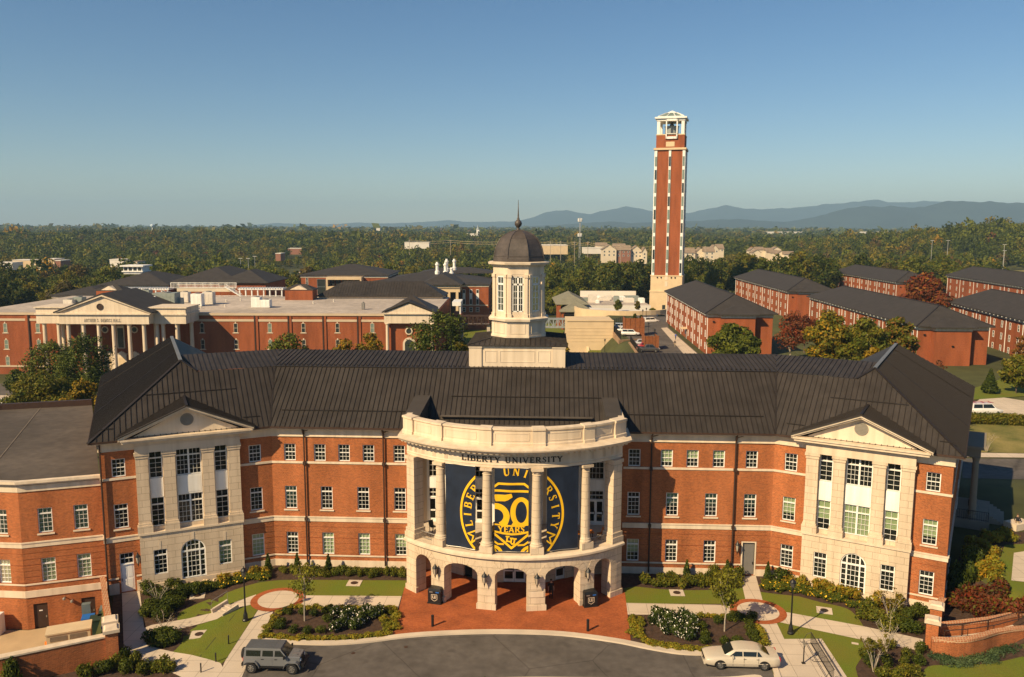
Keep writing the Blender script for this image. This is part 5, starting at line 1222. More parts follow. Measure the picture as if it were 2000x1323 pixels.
    return t
for k, c in dict(cl_black=(.012, .012, .014), cl_navy=(.02, .035, .12), cl_blue=(.03, .08, .35), cl_yellow=(.75, .42, .03), cl_khaki=(.38, .30, .20), cl_white=(.72, .70, .66), cl_grey=(.12, .12, .12), hair_dark=(.02, .013, .01), hair_brown=(.10, .055, .03)).items(): MT[k] = mat(k, c, .8, .1, 3)
p = gp(1076, 1170); person('person in black clothes standing under the right front arch of the portico', (p.x, p.y, .03), .3, 'cl_black', 'cl_black', 'hair_dark')
p = gp(965, 1058, 4.62); person('person in a yellow shirt standing on the balcony between a column and the middle banner', (p.x-.0, max(p.y, -7.1), 4.62), .2, 'cl_yellow', 'cl_black', 'hair_dark')
p = gp(1319.5, 664, 2.2); person('person in a blue jacket walking on the footway beside the dormitory', (p.x, p.y, 2.2), 2.7, 'cl_blue', 'cl_navy', 'hair_brown', 'walk')
p = gp(1318, 678, 2.1); person('person in a dark top and pale shorts walking in the car park', (p.x, p.y, 2.1), -.4, 'cl_black', 'cl_khaki', 'hair_dark', 'walk')
p = gp(12.5, 827, -6.0); person('person in dark clothes walking on the path beyond the low wing', (p.x, p.y, tz(p.x, p.y)), 2.4, 'cl_black', 'cl_navy', 'hair_dark', 'walk', s=1.1)
p = gp(1987, 1020, 2.35); SITP = (p.x, p.y, 1.87)
person('person in a black top and pale shorts sitting at the end of the porch stair', SITP, -.5, 'cl_black', 'cl_khaki', 'hair_brown', 'sit')
m = MB(); m.box((p.x+.2, p.y+.2, 1.75), (2.4, 1.4, 1.2), .45); o = m.build('stair_plinth', 'smooth'); tag(o, 'pale stone plinth at the end of the porch stair', 'plinth')
p = FSIDE(20.6, 2.6, 1.2); person('person in black standing at the white door of the side porch', (p.x, p.y, 2.6), 1.2, 'cl_black', 'cl_black', 'hair_dark')
# =================================================================== balcony furniture
def chair(loc, rz, label, m_):
    t = thing('balcony_chair', label, 'chair', loc, 'chairs on the balcony', rz); mk = lambda: MB()
    m = MB(); m.box((0, 0, .45), (.5, .48, .05)); s = m.build('seat', m_, None); s.parent = t
    m = MB(); m.hexa([(-.25, .22, .48), (.25, .22, .48), (.25, .26, .48), (-.25, .26, .48)], [(-.25, .34, .95), (.25, .34, .95), (.25, .38, .95), (-.25, .38, .95)]); s = m.build('backrest', m_, None); s.parent = t
    for x in (-.22, .22):
        for y in (-.2, .22): m = MB(); m.box((x, y, .22), (.04, .04, .44)); s = m.build('leg', 'black', None); s.parent = t
MT['orangewood'] = mat('orange_wood', (.62, .20, .03), .5, .15, 3)
p = gp(1157, 1043, 5.3); c = Vector((6.0, -3.9, 4.62))
t = thing('balcony_table', 'orange wooden table on the balcony behind the right columns', 'table', c); m = MB(); m.box((c.x, c.y, c.z+.74), (1.5, .8, .05), .25); m.build('table_top', 'orangewood', t)
for x in (-.6, .6):
    for y in (-.3, .3): m = MB(); m.box((c.x+x*.97-y*.25, c.y+x*.25+y*.97, c.z+.36), (.05, .05, .71), .25); m.build('leg', 'black', t)
chair((7.35, -3.4, 4.62), -1.2, 'orange chair at the right end of the balcony table', 'orangewood'); chair((6.1, -4.75, 4.62), 2.9, 'orange chair at the near side of the balcony table', 'orangewood')
chair((-7.7, -2.5, 4.62), .8, 'dark chair at the left end of the balcony, back to the wall', 'black'); chair((-7.0, -1.4, 4.62), -.3, 'dark chair at the left end of the balcony, near the window', 'black')
# =================================================================== vehicles (built heading +x, wheels on z=0)
MT['tyre'] = mat('tyre_rubber', (.015, .015, .016), .85, .1, 4); MT['rim'] = mat('alloy_rim', (.30, .29, .27), .35, .1, 3, metal=.7)
MT['carglass'] = mat('car_glass', (.012, .016, .014), .05, .1, 1, spec=.6); MT['chrome'] = mat('chrome', (.6, .6, .6), .15, .02, metal=1)
MT['lens'] = mat('head_lamp', (.75, .75, .72), .1, .02, spec=.6); MT['redlens'] = mat('tail_lamp', (.45, .015, .01), .15, .02, spec=.6)
def paint(name, c, rough=.3): MT[name] = mat(name, c, rough, .04, .6, spec=.5, coat=.5); return name
paint('pearl_paint', (.50, .44, .35)); paint('silver_grey_paint', (.14, .145, .155), .25); paint('white_paint_car', (.75, .73, .70)); paint('silver_paint', (.42, .43, .46)); paint('black_paint', (.012, .013, .016)); paint('dark_grey_paint', (.055, .052, .05)); paint('red_paint', (.30, .012, .012))
def child(m, name, mt, t, smooth=False, ang=None):
    o = m.build(name, mt, None)
    if ang: o.data.shade_smooth(); o.data.set_sharp_from_angle(angle=rad(ang))
    o.parent = t; return o
def wheel(t, x, y, r, w):
    m = MB(); q = 1 if y > 0 else -1
    N = 22; prof = [(r*.62, -w/2), (r*.93, -w/2), (r, -w*.38), (r, w*.38), (r*.93, w/2), (r*.62, w/2)]
    m.loft([[(x+R*math.cos(2*math.pi*k/N), y+o, r+R*math.sin(2*math.pi*k/N)) for k in range(N)] for R, o in prof], caps=True); wh = child(m, 'wheel', 'tyre', t, ang=40)
    m = MB(); yo = y+q*(w/2+.005)
    m.loft([[(x+R*math.cos(2*math.pi*k/N), yo+q*o, r+R*math.sin(2*math.pi*k/N)) for k in range(N)] for R, o in ((r*.60, 0), (r*.56, .02), (r*.50, -.02))], caps=False)
    for k in range(7):
        a = 2*math.pi*k/7; c, s = math.cos(a), math.sin(a); b = lambda rr, o: (x+rr*c-o*s, yo, r+rr*s+o*c)
        p = [b(r*.12, -.04), b(r*.54, -.05), b(r*.54, .05), b(r*.12, .04)]; m.face(p)
    m.loft([[(x+R*math.cos(2*math.pi*k/10), yo+q*o, r+R*math.sin(2*math.pi*k/10)) for k in range(10)] for R, o in ((r*.2, 0), (r*.16, .03))])
    ri = m.build('rim', 'rim', None); ri.parent = wh
def half(ring): return [(y, z) for y, z in ring]+[(-y, z) for y, z in ring[::-1]]
def loftx(m, st): m.loft([[(x, y, z) for y, z in half(r)] for x, r in st])
def sedan(t, body):
    L = 2.73; m = MB(); w = .985
    def sec(x, wb, ws, zb, zs, zt, wt): return (x, [(wb*.9, zb), (wb, zb+.1), (ws, zb+.36), (ws*.985, zs-.06), (ws*.94, zs), (wt, zt)])
    st = [sec(-2.73, .78, .80, .36, .80, .82, .5), sec(-2.66, .88, .9, .30, .90, .94, .6), sec(-2.2, .95, .975, .24, .95, 1.0, .72), sec(-1.6, .97, .985, .22, .96, 1.0, .76), sec(-.6, .97, .985, .2, .95, .97, .8), sec(.6, .97, .985, .2, .94, .97, .8), sec(1.1, .97, .985, .2, .92, .97, .74), sec(1.9, .96, .97, .22, .86, .92, .68), sec(2.45, .9, .92, .27, .78, .84, .6), sec(2.66, .82, .84, .33, .70, .76, .5), sec(2.73, .7, .72, .4, .64, .66, .42)]
    loftx(m, st); child(m, 'body', body, t, ang=50)
    m = MB(); cab = [(-1.95, .62, .97, .5, .99), (-1.35, .80, .96, .62, 1.36), (-1.0, .82, .96, .64, 1.44), (-.2, .83, .96, .66, 1.48), (.35, .82, .95, .64, 1.44), (.62, .80, .95, .62, 1.36), (1.25, .66, .95, .52, .97)]
    m.loft([[(x, y, z) for y, z in half([(wb, zb), (wt+(wb-wt)*.12, zb+(zt-zb)*.86), (wt, zt), (wt*.4, zt+.03)])] for x, wb, zb, wt, zt in cab]); child(m, 'cabin', body, t, ang=40)
    for q in (-1, 1):
        m = MB(); y0, y1 = .815, .68
        f = lambda x, k: (x, q*(.835-.135*k), .985+.37*k)
        for pts in ([(.95, .04), (.02, .04), (.02, .88), (.50, .88)], [(-.06, .04), (-.98, .04), (-1.02, .88), (-.06, .88)], [(-1.06, .04), (-1.4, .04), (-1.18, .85), (-1.08, .88)]): m.face([f(*p) for p in pts])
        child(m, 'side_window', 'carglass', t)
        m = MB(); m.box((.74, q*.95, 1.0), (.14, .26, .12)); child(m, 'mirror', body, t)
        for x in (.72, -.08, -1.12): m = MB(); m.box((x, q*.985, .66), (.018, .012, .6)); child(m, 'door_gap', 'black', t)
        m = MB(); m.box((0, q*.99, .52), (3.6, .02, .05)); child(m, 'side_moulding', 'chrome' if False else body, t)
        for x in (-.05, -.98): m = MB(); m.box((x-.08, q*.985, .86), (.2, .03, .035)); child(m, 'door_handle', 'chrome', t)
        for x in (1.62, -1.55): wheel(t, x, q*.885, .345, .22); m = MB(); m.loft([[(x+R*math.cos(math.pi*k/14), q*yy, .32+R*math.sin(math.pi*k/14)) for k in range(15)] for R, yy in ((.43, .955), (.43, .992), (.33, .992))], closed=False); child(m, 'wheel_well_dark', 'black', t)  # black band painted for the shade inside the wheel well
        m = MB(); m.hexa([(2.50, q*.52, .60), (2.64, q*.52, .60), (2.50, q*.86, .60), (2.36, q*.86, .60)], [(2.46, q*.52, .74), (2.60, q*.52, .74), (2.47, q*.85, .76), (2.33, q*.85, .76)]); child(m, 'headlight', 'lens', t)
        m = MB(); m.box((-2.67, q*.70, .80), (.14, .28, .22)); child(m, 'tail_light', 'redlens', t)
    m = MB(); m.face([(.66, -.58, 1.42), (.66, .58, 1.42), (1.27, .62, 1.02), (1.27, -.62, 1.02)]); child(m, 'windscreen', 'carglass', t)
    m = MB(); m.face([(-1.39, -.56, 1.42), (-1.39, .56, 1.42), (-1.99, .58, 1.03), (-1.99, -.58, 1.03)]); child(m, 'rear_window', 'carglass', t)
    m = MB(); m.box((2.74, 0, .58), (.06, .8, .2)); child(m, 'grille', 'chrome', t)
    m = MB(); m.box((2.71, 0, .36), (.12, 1.5, .14)); child(m, 'bumper', body, t)
# windscreen planes sit just outside the cabin shell
def offroader(t, body):
    m = MB()
    m.box((-.42, 0, .88), (3.3, 1.6, .62)); m.hexa([(1.18, -.74, .62), (2.0, -.62, .62), (2.0, .62, .62), (1.18, .74, .62)], [(1.18, -.72, 1.2), (2.0, -.6, 1.12), (2.0, .6, 1.12), (1.18, .72, 1.2)])
    m.box((0, 0, .55), (3.9, 1.1, .2)); child(m, 'body', body, t)
    m = MB(); m.hexa([(1.16, -.70, 1.195), (2.02, -.58, 1.12), (2.02, .58, 1.12), (1.16, .70, 1.195)], [(1.16, -.66, 1.25), (1.98, -.54, 1.17), (1.98, .54, 1.17), (1.16, .66, 1.25)])
    for q in (-.25, .25): m.box((1.55, q, 1.235), (.4, .1, .03))
    child(m, 'bonnet', body, t)
    m = MB(); m.hexa([(-2.05, -.78, 1.19), (1.16, -.78, 1.19), (1.16, .78, 1.19), (-2.05, .78, 1.19)], [(-1.98, -.68, 1.76), (.66, -.68, 1.76), (.66, .68, 1.76), (-1.98, .68, 1.76)]); child(m, 'cabin', body, t)
    m = MB(); m.hexa([(-2.02, -.70, 1.762), (.70, -.70, 1.762), (.70, .70, 1.762), (-2.02, .70, 1.762)], [(-1.95, -.66, 1.83), (.64, -.66, 1.83), (.64, .66, 1.83), (-1.95, .66, 1.83)])
    for y in (-.5, -.25, 0, .25, .5): m.box((-.9, y, 1.84), (2.0, .05, .02))
    child(m, 'hard_top', MT['roofgrey'], t)
    m = MB(); m.face([(1.155, -.70, 1.23), (1.155, .70, 1.23), (.70, .64, 1.72), (.70, -.64, 1.72)]); [setattr(m, 'v', [(x+.025, y, z+.02) for x, y, z in m.v])]; child(m, 'windscreen', 'carglass', t)
    for q in (-1, 1):
        f = lambda x, k: (x-.0, q*(.79-.10*k), 1.19+.57*k)
        for a, b, c, d in ((.98, .22, .25, .62), (.12, -.68, -.66, .10), (-.82, -1.88, -1.86, -.80)): m = MB(); m.face([f(a, .14), f(b, .14), f(c, .86), f(d, .86)]); child(m, 'side_window', 'carglass', t)
        for x, l in ((.66, .98), (-.32, .9)): m = MB(); m.box((x-.05, q*.806, .9), (l-.06, .012, .52)); d = child(m, 'door', body, t); k = MB(); k.box((x-.34, q*.822, 1.07), (.2, .02, .05)); k = k.build('handle', 'black', None); k.parent = d
        m = MB(); m.box((.98, q*.95, 1.3), (.1, .2, .2)); child(m, 'mirror', 'black', t)
        for x in (1.5, -1.48):
            wheel(t, x, q*.80, .41, .27)
            m = MB(); pr = [(-.62, .52), (-.46, .86), (-.3, .98), (.3, .98), (.46, .86), (.62, .52)]; m.loft([[(x+a, q*.70, b), (x+a, q*.98, b-.02), (x+a, q*.98, b-.09), (x+a, q*.70, b-.09)] for a, b in pr]); child(m, 'fender_flare', body if True else 'black', t)
        m = MB(); m.tube([(2.0, q*.45, .93), (2.06, q*.45, .93)], .11, 12); child(m, 'headlight', 'lens', t)
        m = MB(); m.box((-2.09, q*.68, 1.0), (.08, .14, .24)); child(m, 'tail_light', 'redlens', t)
        m = MB(); m.box((0, q*.84, .5), (1.7, .14, .08)); child(m, 'side_step', 'black', t)
    m = MB(); m.box((2.03, 0, .92), (.05, .64, .36)); child(m, 'grille', 'black', t)
    m = MB(); m.box((2.2, 0, .60), (.26, 1.5, .2)); m.box((-2.16, 0, .58), (.18, 1.5, .2)); child(m, 'bumper', 'black', t)
    m = MB(); N = 22; m.loft([[(-2.14-o, R*math.cos(2*math.pi*k/N), 1.1+R*math.sin(2*math.pi*k/N)) for k in range(N)] for R, o in ((.3, 0), (.38, .03), (.4, .07), (.4, .2), (.37, .25), (.24, .26), (.2, .22))]); child(m, 'spare_wheel', 'tyre', t, ang=40)
MT['roofgrey'] = mat('hard_top_grey', (.085, .09, .10), .5, .08)
def estate(t, body, kind='suv'):
    """plain car, sport utility or pickup for the distant car park"""
    z = 1.8 if kind == 'suv' else (1.85 if kind == 'pickup' else 1.5); L = 2.55 if kind != 'pickup' else 2.75
    m = MB(); sec = lambda x, w, zb, zt: (x, [(w*.9, zb), (w, zb+.15), (w, zt-.12), (w*.92, zt)])
    h = z*.60; loftx(m, [sec(-L, .86, .45, h-.06), sec(-L+.15, .95, .35, h), sec(-1, .97, .3, h+.02), sec(1, .97, .3, h), sec(L-.9, .95, .32, h-.08), sec(L-.15, .88, .38, h-.2), sec(L, .75, .45, h-.3)]); child(m, 'body', body, t, ang=40)
    x0 = {'suv': -L+.1, 'car': -L+.75, 'pickup': -.85}[kind]; x1 = .95 if kind != 'pickup' else 1.3
    m = MB(); m.hexa([(x0, -.86, h-.01), (x1+.55, -.84, h-.03), (x1+.55, .84, h-.03), (x0, .86, h-.01)], [(x0+(.2 if kind == 'suv' else .45), -.68, z), (x1-.2, -.66, z-.02), (x1-.2, .66, z-.02), (x0+(.2 if kind == 'suv' else .45), .68, z)]); child(m, 'cabin', body, t)
    for q in (-1, 1):
        m = MB(); dz = z-h; f = lambda x, k: (x, q*(.872-.185*k), h+dz*k); a = x0+(.2 if kind == 'suv' else .45)
        for u in ((x1+.2, (x1+x0)/2+.05, (x1+x0)/2+.05, x1-.25), ((x1+x0)/2-.05, x0+.2, a+.1, (x1+x0)/2-.05)): m.face([f(u[0], .12), f(u[1], .12), f(u[2], .86), f(u[3], .86)])
        child(m, 'side_window', 'carglass', t)
        for x in (L-1.0, -L+1.0): wheel(t, x, q*.84, .37 if kind != 'car' else .33, .23)
        m = MB(); m.box((L-.12, q*.66, h-.28), (.2, .3, .14)); child(m, 'headlight', 'lens', t); m = MB(); m.box((-L+.02, q*.78, h-.2), (.1, .16, .3)); child(m, 'tail_light', 'redlens', t)
    m = MB(); m.face([(x1+.53, -.72, h+.04), (x1+.53, .72, h+.04), (x1-.16, .60, z-.06), (x1-.16, -.60, z-.06)]); m.v = [(x+.03, y, zz+.02) for x, y, zz in m.v]; child(m, 'windscreen', 'carglass', t)
    if kind == 'pickup':
        m = MB(); m.box((-1.8, 0, h+.06), (1.75, 1.6, .02)); child(m, 'load_bed', 'black', t)
def parked(label, fn, loc, rz, *a, group='parked cars', name='parked_car', cat='car'):
    t = thing(name, label, cat, (0, 0, 0), group); fn(t, *a); t.location = loc; t.rotation_euler = (0, 0, rz); return t
a, b = gp(1412, 1308), gp(1488, 1309); c = (a+b)/2; parked('cream saloon car parked facing left at the kerb', sedan, (c.x, c.y+.88, .0), math.pi+.0, 'pearl_paint')
a, b = gp(494, 1316), gp(567, 1317); c = (a+b)/2; parked('grey boxy off-road car with a spare wheel, parked facing right on the drive', offroader, (c.x+.0, c.y+.86, .0), .0, 'silver_grey_paint')
def far_car(u0, u1, v, z, label, body, kind, rz, cat='car'):
    p = gp((u0+u1)/2, v, z); return parked(label, estate, (p.x, p.y+.8, z+.1), rz, body, kind, group='cars parked by the dormitory', cat=cat)
far_car(1211, 1252, 657, 2.0, 'white sport utility car parked nose right beside the retaining wall', 'white_paint_car', 'suv', -.05)
far_car(1206, 1240, 650, 2.0, 'white car parked just behind the white sport utility car', 'white_paint_car', 'car', -.05); far_car(1202, 1232, 644.5, 2.0, 'silver car at the far end of the row by the dark fence', 'silver_paint', 'suv', -.05)
far_car(1243, 1290, 689, 2.0, 'dark grey pickup truck parked nose right near the roof ridge', 'dark_grey_paint', 'pickup', -.03, 'pickup truck'); far_car(1246, 1284, 682, 2.0, 'red car parked behind the dark grey pickup truck', 'red_paint', 'car', -.03); far_car(1239, 1276, 676, 2.0, 'silver car parked behind the red car', 'silver_paint', 'car', -.03)
far_car(1260, 1284, 632, 1.5, 'white sport utility car beside the farther brown timber enclosure', 'white_paint_car', 'suv', .35); far_car(1281, 1303, 624, 1.0, 'black car parked at the corner of the dormitory', 'black_paint', 'car', .2)
p = gpt(1922, 812); t = parked('white van with roof bars seen over the hedge', estate, (p.x, p.y, tz(p.x, p.y)+.1), 0.1, 'white_paint_car', 'suv', group=None, name='van', cat='van'); t.scale = (1.05, 1, 1.15); m = MB()
for x in (-1.8, -.4, .8): m.box((x, 0, 1.88), (.06, 1.3, .06))
for y in (-.6, .6): m.box((-.5, y, 1.9), (3.0, .05, .05))
child(m, 'roof_rack', 'red_paint', t)
p = gp(4, 781, -6.5); parked('white sport utility car on the road before the far columned hall', estate, (p.x, p.y, tz(p.x, p.y)+.1), .1, 'white_paint_car', 'suv', group=None)
# =================================================================== service court contents
def cz(u, v, z): return gp(u, v, z)
def wheelie(u, v, m_, label, h=1.1, w=.62):
    p = cz(u, v, -3.03+h); t = thing('wheeled_bin', label, 'bin', (p.x, p.y, -3.03), 'wheeled bins in the service court'); m = MB(); m.box((p.x, p.y, -3.03+h*.5), (w, w*1.1, h), .4, 1.12); m.build('body', m_, t)
    m = MB(); m.box((p.x, p.y, -3.03+h+.05), (w*1.25, w*1.35, .09), .4); m.build('lid', m_, t); 
    for s in (-.25, .25): m = MB(); m.tube([(p.x+s, p.y+w*.62, -2.92), (p.x+s+.06, p.y+w*.62, -2.92)], .11, 10); m.build('wheel', 'tyre', t)
MT['dkgreen'] = mat('dark_green_plastic', (.022, .045, .035), .5, .1); MT['greyblue'] = mat('grey_blue_plastic', (.12, .16, .17), .5, .1)
wheelie(207, 1188, 'greyblue', 'grey wheeled bin at the back of the court beside the wall', 1.4, .8); wheelie(204, 1199, 'dkgreen', 'dark green wheeled bin in front of the grey one', 1.3, .8)
wheelie(189, 1208, 'dkgreen', 'dark green wheeled bin left of the blue bin', 1.3, .9); wheelie(210, 1222, 'binblue', 'bright blue wheeled bin at the front of the court', 1.35, .72); wheelie(172, 1206, 'binblue', 'blue bin lid showing behind the generator', 1.2, .8)
p = cz(136, 1243, -1.6); t = thing('generator', 'beige generator cabinet with louvres in the service court', 'generator', (p.x, p.y, -3.03)); m = MB(); rz_ = .46
m.box((p.x, p.y, -1.95), (3.2, 1.5, 2.1), rz_); m.box((p.x, p.y, -.86), (3.35, 1.65, .12), rz_); m.build('cabinet', MT['beige'] if 'beige' in MT else 'sand', t)
fr = Frame((p.x, p.y), (math.cos(rz_), math.sin(rz_)), (math.sin(rz_), -math.cos(rz_)))
m = MB(); fr.box(m, -1.45, 1.45, -2.9, -1.75, .75, .76); m.build('opening', 'dark', t); m = MB()  # dark plate on the cabinet face, painted for an opening's unlit depth
for s in (-1.35, .08): 
    for k in range(16): fr.box(m, s+.08*k, s+.08*k+.04, -1.5, -1.1, .75, .775)
m.build('louvre', 'iron', t); m = MB(); m.tube([fr(-1.4, -2.2, .9), fr(-1.4, -1.9, .9), fr(1.2, -1.9, .9), fr(1.2, -2.2, .9)], .03, 5); m.build('guard_rail', 'iron', t)
p = cz(170, 1205, -2.2); t = thing('electrical_cabinet', 'small green cabinet on a post behind the generator', 'cabinet', (p.x, p.y, -3)); m = MB(); m.box((p.x, p.y, -1.4), (.7, .5, .9), .4); m.build('box', 'greyblue', t); m = MB(); m.box((p.x, p.y, -2.4), (.12, .12, 1.2), .4); m.build('post', 'iron', t)
p = cz(95, 1262, -2.5); t = thing('traffic_barrel', 'orange and yellow safety barrel by the generator', 'barrel', (p.x, p.y, -3.03)); m = MB(); m.lathe((p.x, p.y, -3.03), [(.3, 0), (.28, .5), (.26, .9), (.1, .95)], 12); m.build('barrel', MT['orange'] if 'orange' in MT else 'orangewood', t); m = MB(); m.lathe((p.x, p.y, -2.1), [(.1, 0), (.1, .9), (.02, 1.0)], 8); m.build('post', 'gold', t)
fr = FL2; p = fr(2.3, -3, .9); t = thing('condenser_unit', 'pale condenser unit standing against the low wing', 'air conditioner', (p.x, p.y, -3.03)); m = MB(); m.box((p.x, p.y, -2.1), (1.1, .8, 1.8)); m.build('casing', 'white', t); m = MB(); m.lathe((p.x, p.y-.46, -1.6), [(.01, 0)]) if False else None; q = MB(); q.box((p.x, p.y-.41, -2.0), (.8, .03, 1.2)); q.build('grille', 'iron', t)
for i, (u, v) in enumerate(((127, 1166), (142, 1171))):
    r_ = ray(u, v); k = ((FL.P-CAM).dot(FL.n))/r_.dot(FL.n); P = CAM+r_*k; m = MB(); m.tube([P, P+FL.n*.35], .05, 6); m.lathe(P+FL.n*.42, [(.02, -.14), (.13, -.08), (.14, .06), (.04, .13)], 10); o = m.build('floodlight', 'iron'); tag(o, ['round grey wall floodlight over the court, the left of two', 'round grey wall floodlight over the court, the right of two'][i], 'floodlight', 'round floodlights on the low wing')
for i, (u, v) in enumerate(((138, 1222),)):
    p = cz(u, v-2, -2.4); m = MB(); m.box((p.x, p.y+2.2, -2.2), (.22, .22, 1.9), .3); o = m.build('timber_post', 'iron'); tag(o, 'leaning grey post standing behind the generator', 'post')
# =================================================================== plants
def leaf_arrays(blobs, n, size, seed, aspect=.6, shell=.55, flat=0.0, droop=0.0, rn=.55):
    """n leaf-like quads spread through blobs [(x,y,z,rx,ry,rz)]; returns verts (4n,3)"""
    r = np.random.default_rng(seed); B = np.array(blobs, float); wt = (B[:, 3]*B[:, 4]*B[:, 5])**(2/3.); k = r.choice(len(B), n, p=wt/wt.sum()); B = B[k]
    d = r.normal(size=(n, 3)); d /= np.linalg.norm(d, axis=1)[:, None]; rr = (shell+(1-shell)*r.random(n)**.6)*(1+.10*r.normal(size=n))
    c = B[:, :3]+d*B[:, 3:]*rr[:, None]
    nn = d/np.maximum(B[:, 3:], .01)*B[:, 3:].mean(axis=1)[:, None]; nn /= np.linalg.norm(nn, axis=1)[:, None]; nn = nn+r.normal(size=(n, 3))*rn; nn[:, 2] += flat; nn /= np.linalg.norm(nn, axis=1)[:, None]
    t = np.cross(nn, r.normal(size=(n, 3))); t /= np.linalg.norm(t, axis=1)[:, None]; b = np.cross(nn, t)
    s = size*(.6+.8*r.random(n))[:, None]
    t = t*s; b = b*s*aspect; dz = np.zeros((n, 3)); dz[:, 2] = -droop*s[:, 0]
    return np.stack([c-t+dz, c-b*.9, c+t+dz, c+b*.9], 1).reshape(-1, 3)
def quads(n): return np.arange(4*n).reshape(n, 4)
def leaf_object(name, parts, mats):
    """parts: list of vert arrays, one per material"""
    co = np.concatenate(parts); mi = np.concatenate([np.full(len(p)//4, i) for i, p in enumerate(parts)])
    me = np_mesh(name, co, quads(len(co)//4), mats, mi if len(mats) > 1 else None); return me
def crown_blobs(seed, w, h, z0, n=9, rmin=.24, rmax=.42, top=.75):
    """rounded clumps filling an egg of width w, from z0 to h"""
    r = random.Random(seed); out = []; H = h-z0; out.append((0, 0, z0+H*.5, w*.30, w*.30, H*.33))
    for i in range(n):
        f = (i+.5)/n; z = z0+H*(.12+.78*f); e = math.sin(math.pi*(.14+.78*f))**.8*(1-.25*max(0, f-.5)); a = i*2.4+r.random()*.8; R = w*.5*e
        rr = w*r.uniform(rmin, rmax)*.62*(1-.35*f*top); q = max(0, R-rr*.8)*r.uniform(.75, 1.1); out.append((q*math.cos(a), q*math.sin(a), z, rr, rr, rr*.8))
    return out
def limb_mesh(seed, h, z0, w, r0, mt, blobs=None, n=6, twig=False):
    r = random.Random(seed); m = MB(); k = h*.7
    pts = [(0, 0, -.4), (0, 0, z0*.5), (r.uniform(-.04, .04)*w, r.uniform(-.04, .04)*w, z0), (r.uniform(-.06, .06)*w, r.uniform(-.06, .06)*w, z0+(h-z0)*.55)]
    m.tube(pts, r0, 7, r0*.3)
    for i in range(n):
        b = blobs[(i*2+1) % len(blobs)] if blobs else (w*.4*math.cos(i*2.4), w*.4*math.sin(i*2.4), z0+(h-z0)*(.3+.6*i/n))
        zz = min(b[2]-.1*h, z0+(h-z0)*(.05+.4*i/n)); m.tube([(0, 0, max(zz*.8, .2)), (b[0]*.5, b[1]*.5, (zz+b[2])*.5), (b[0], b[1], b[2])], r0*.45, 5, r0*.12)
    return m
MT['lf_green'] = leaf_mat('leaf_green', (.062, .088, .009), (.135, .150, .016)); MT['lf_dark'] = leaf_mat('leaf_dark_green', (.032, .052, .008), (.072, .094, .013)); MT['lf_olive'] = leaf_mat('leaf_olive', (.095, .098, .011), (.19, .155, .018))
MT['lf_yellow'] = leaf_mat('leaf_yellow', (.22, .145, .010), (.42, .25, .018)); MT['lf_orange'] = leaf_mat('leaf_orange', (.15, .070, .012), (.26, .12, .02)); MT['lf_red'] = leaf_mat('leaf_red', (.12, .022, .010), (.22, .050, .014)); MT['lf_rust'] = leaf_mat('leaf_rust', (.10, .036, .016), (.18, .072, .03))
MT['needle'] = leaf_mat('pine_needle', (.058, .085, .012), (.135, .145, .02), .12); MT['lf_lime'] = leaf_mat('leaf_lime', (.19, .21, .018), (.38, .33, .04), .4); MT['lf_brown'] = leaf_mat('leaf_brown', (.075, .055, .018), (.125, .088, .026)); MT['petal'] = mat('white_petal', (.80, .74, .66), .7, .05); MT['flower'] = mat('yellow_flower', (.75, .45, .02), .7, .1)
MT['juniper'] = leaf_mat('juniper', (.05, .085, .035), (.11, .15, .06), .15)
def tree_proto(name, seed, w, h, z0, mats, nleaf, size, r0=.25, nb=11, mix=None, bark='bark', shell=.55, blobs=None, twigs=6):
    t = thing(name, None, None); bl = blobs or crown_blobs(seed, w, h, z0, nb)
    mix = mix or [1.0]; parts = [leaf_arrays(bl, max(4, int(nleaf*f)), size, seed*7+i, shell=shell) for i, f in enumerate(mix)]
    me = leaf_object('crown', parts, mats); c = bpy.data.objects.new('crown', me); COL.objects.link(c); c.parent = t
    m = limb_mesh(seed, h, z0, w, r0, bark, bl, twigs); k = m.build('trunk', bark, None); k.parent = t
    return t
def pine_proto(seed, w, h, nleaf=5200, size=.42):
    nleaf = int(nleaf*3.2); size *= .66
    r = random.Random(seed); bl = []
    n = 15
    for i in range(n):
        f = (i+.5)/n; z = h*(.16+.80*f); R = w*.5*(math.sin(math.pi*min(.95, .30+.62*f))**.9)*(1-.15*r.random()); 
        for q in range(3 if f < .85 else 2):
            a = i*1.9+q*2.1+r.random()*.5; rr = w*.17*(1-.3*f)*r.uniform(.85, 1.25); bl.append((R*.75*math.cos(a), R*.75*math.sin(a), z, rr*1.5, rr*1.5, rr*.62))
    bl.append((0, 0, h*.95, w*.1, w*.1, h*.06))
    return tree_proto('pine_tree', seed, w, h, h*.15, ['needle', 'lf_dark'], nleaf, size, r0=.32, mix=[.7, .3], blobs=bl, twigs=10, shell=.2)
def place(t, loc, rz, sc, label, cat='tree', group=None):
    t.location = loc; t.rotation_euler = (0, 0, rz); t.scale = (sc,)*3 if isinstance(sc, (int, float)) else sc; tag(t, label, cat, group); return t
def stand(u, v_top, D, zg=None):
    """ground point under photo column u at distance D and the height reaching row v_top"""
    p = at(u, 700, D); zg = tz(p.x, p.y) if zg is None else zg; return Vector((p.x, p.y, zg)), at(u, v_top, D).z-zg
def width(px, D): return px/F_*D
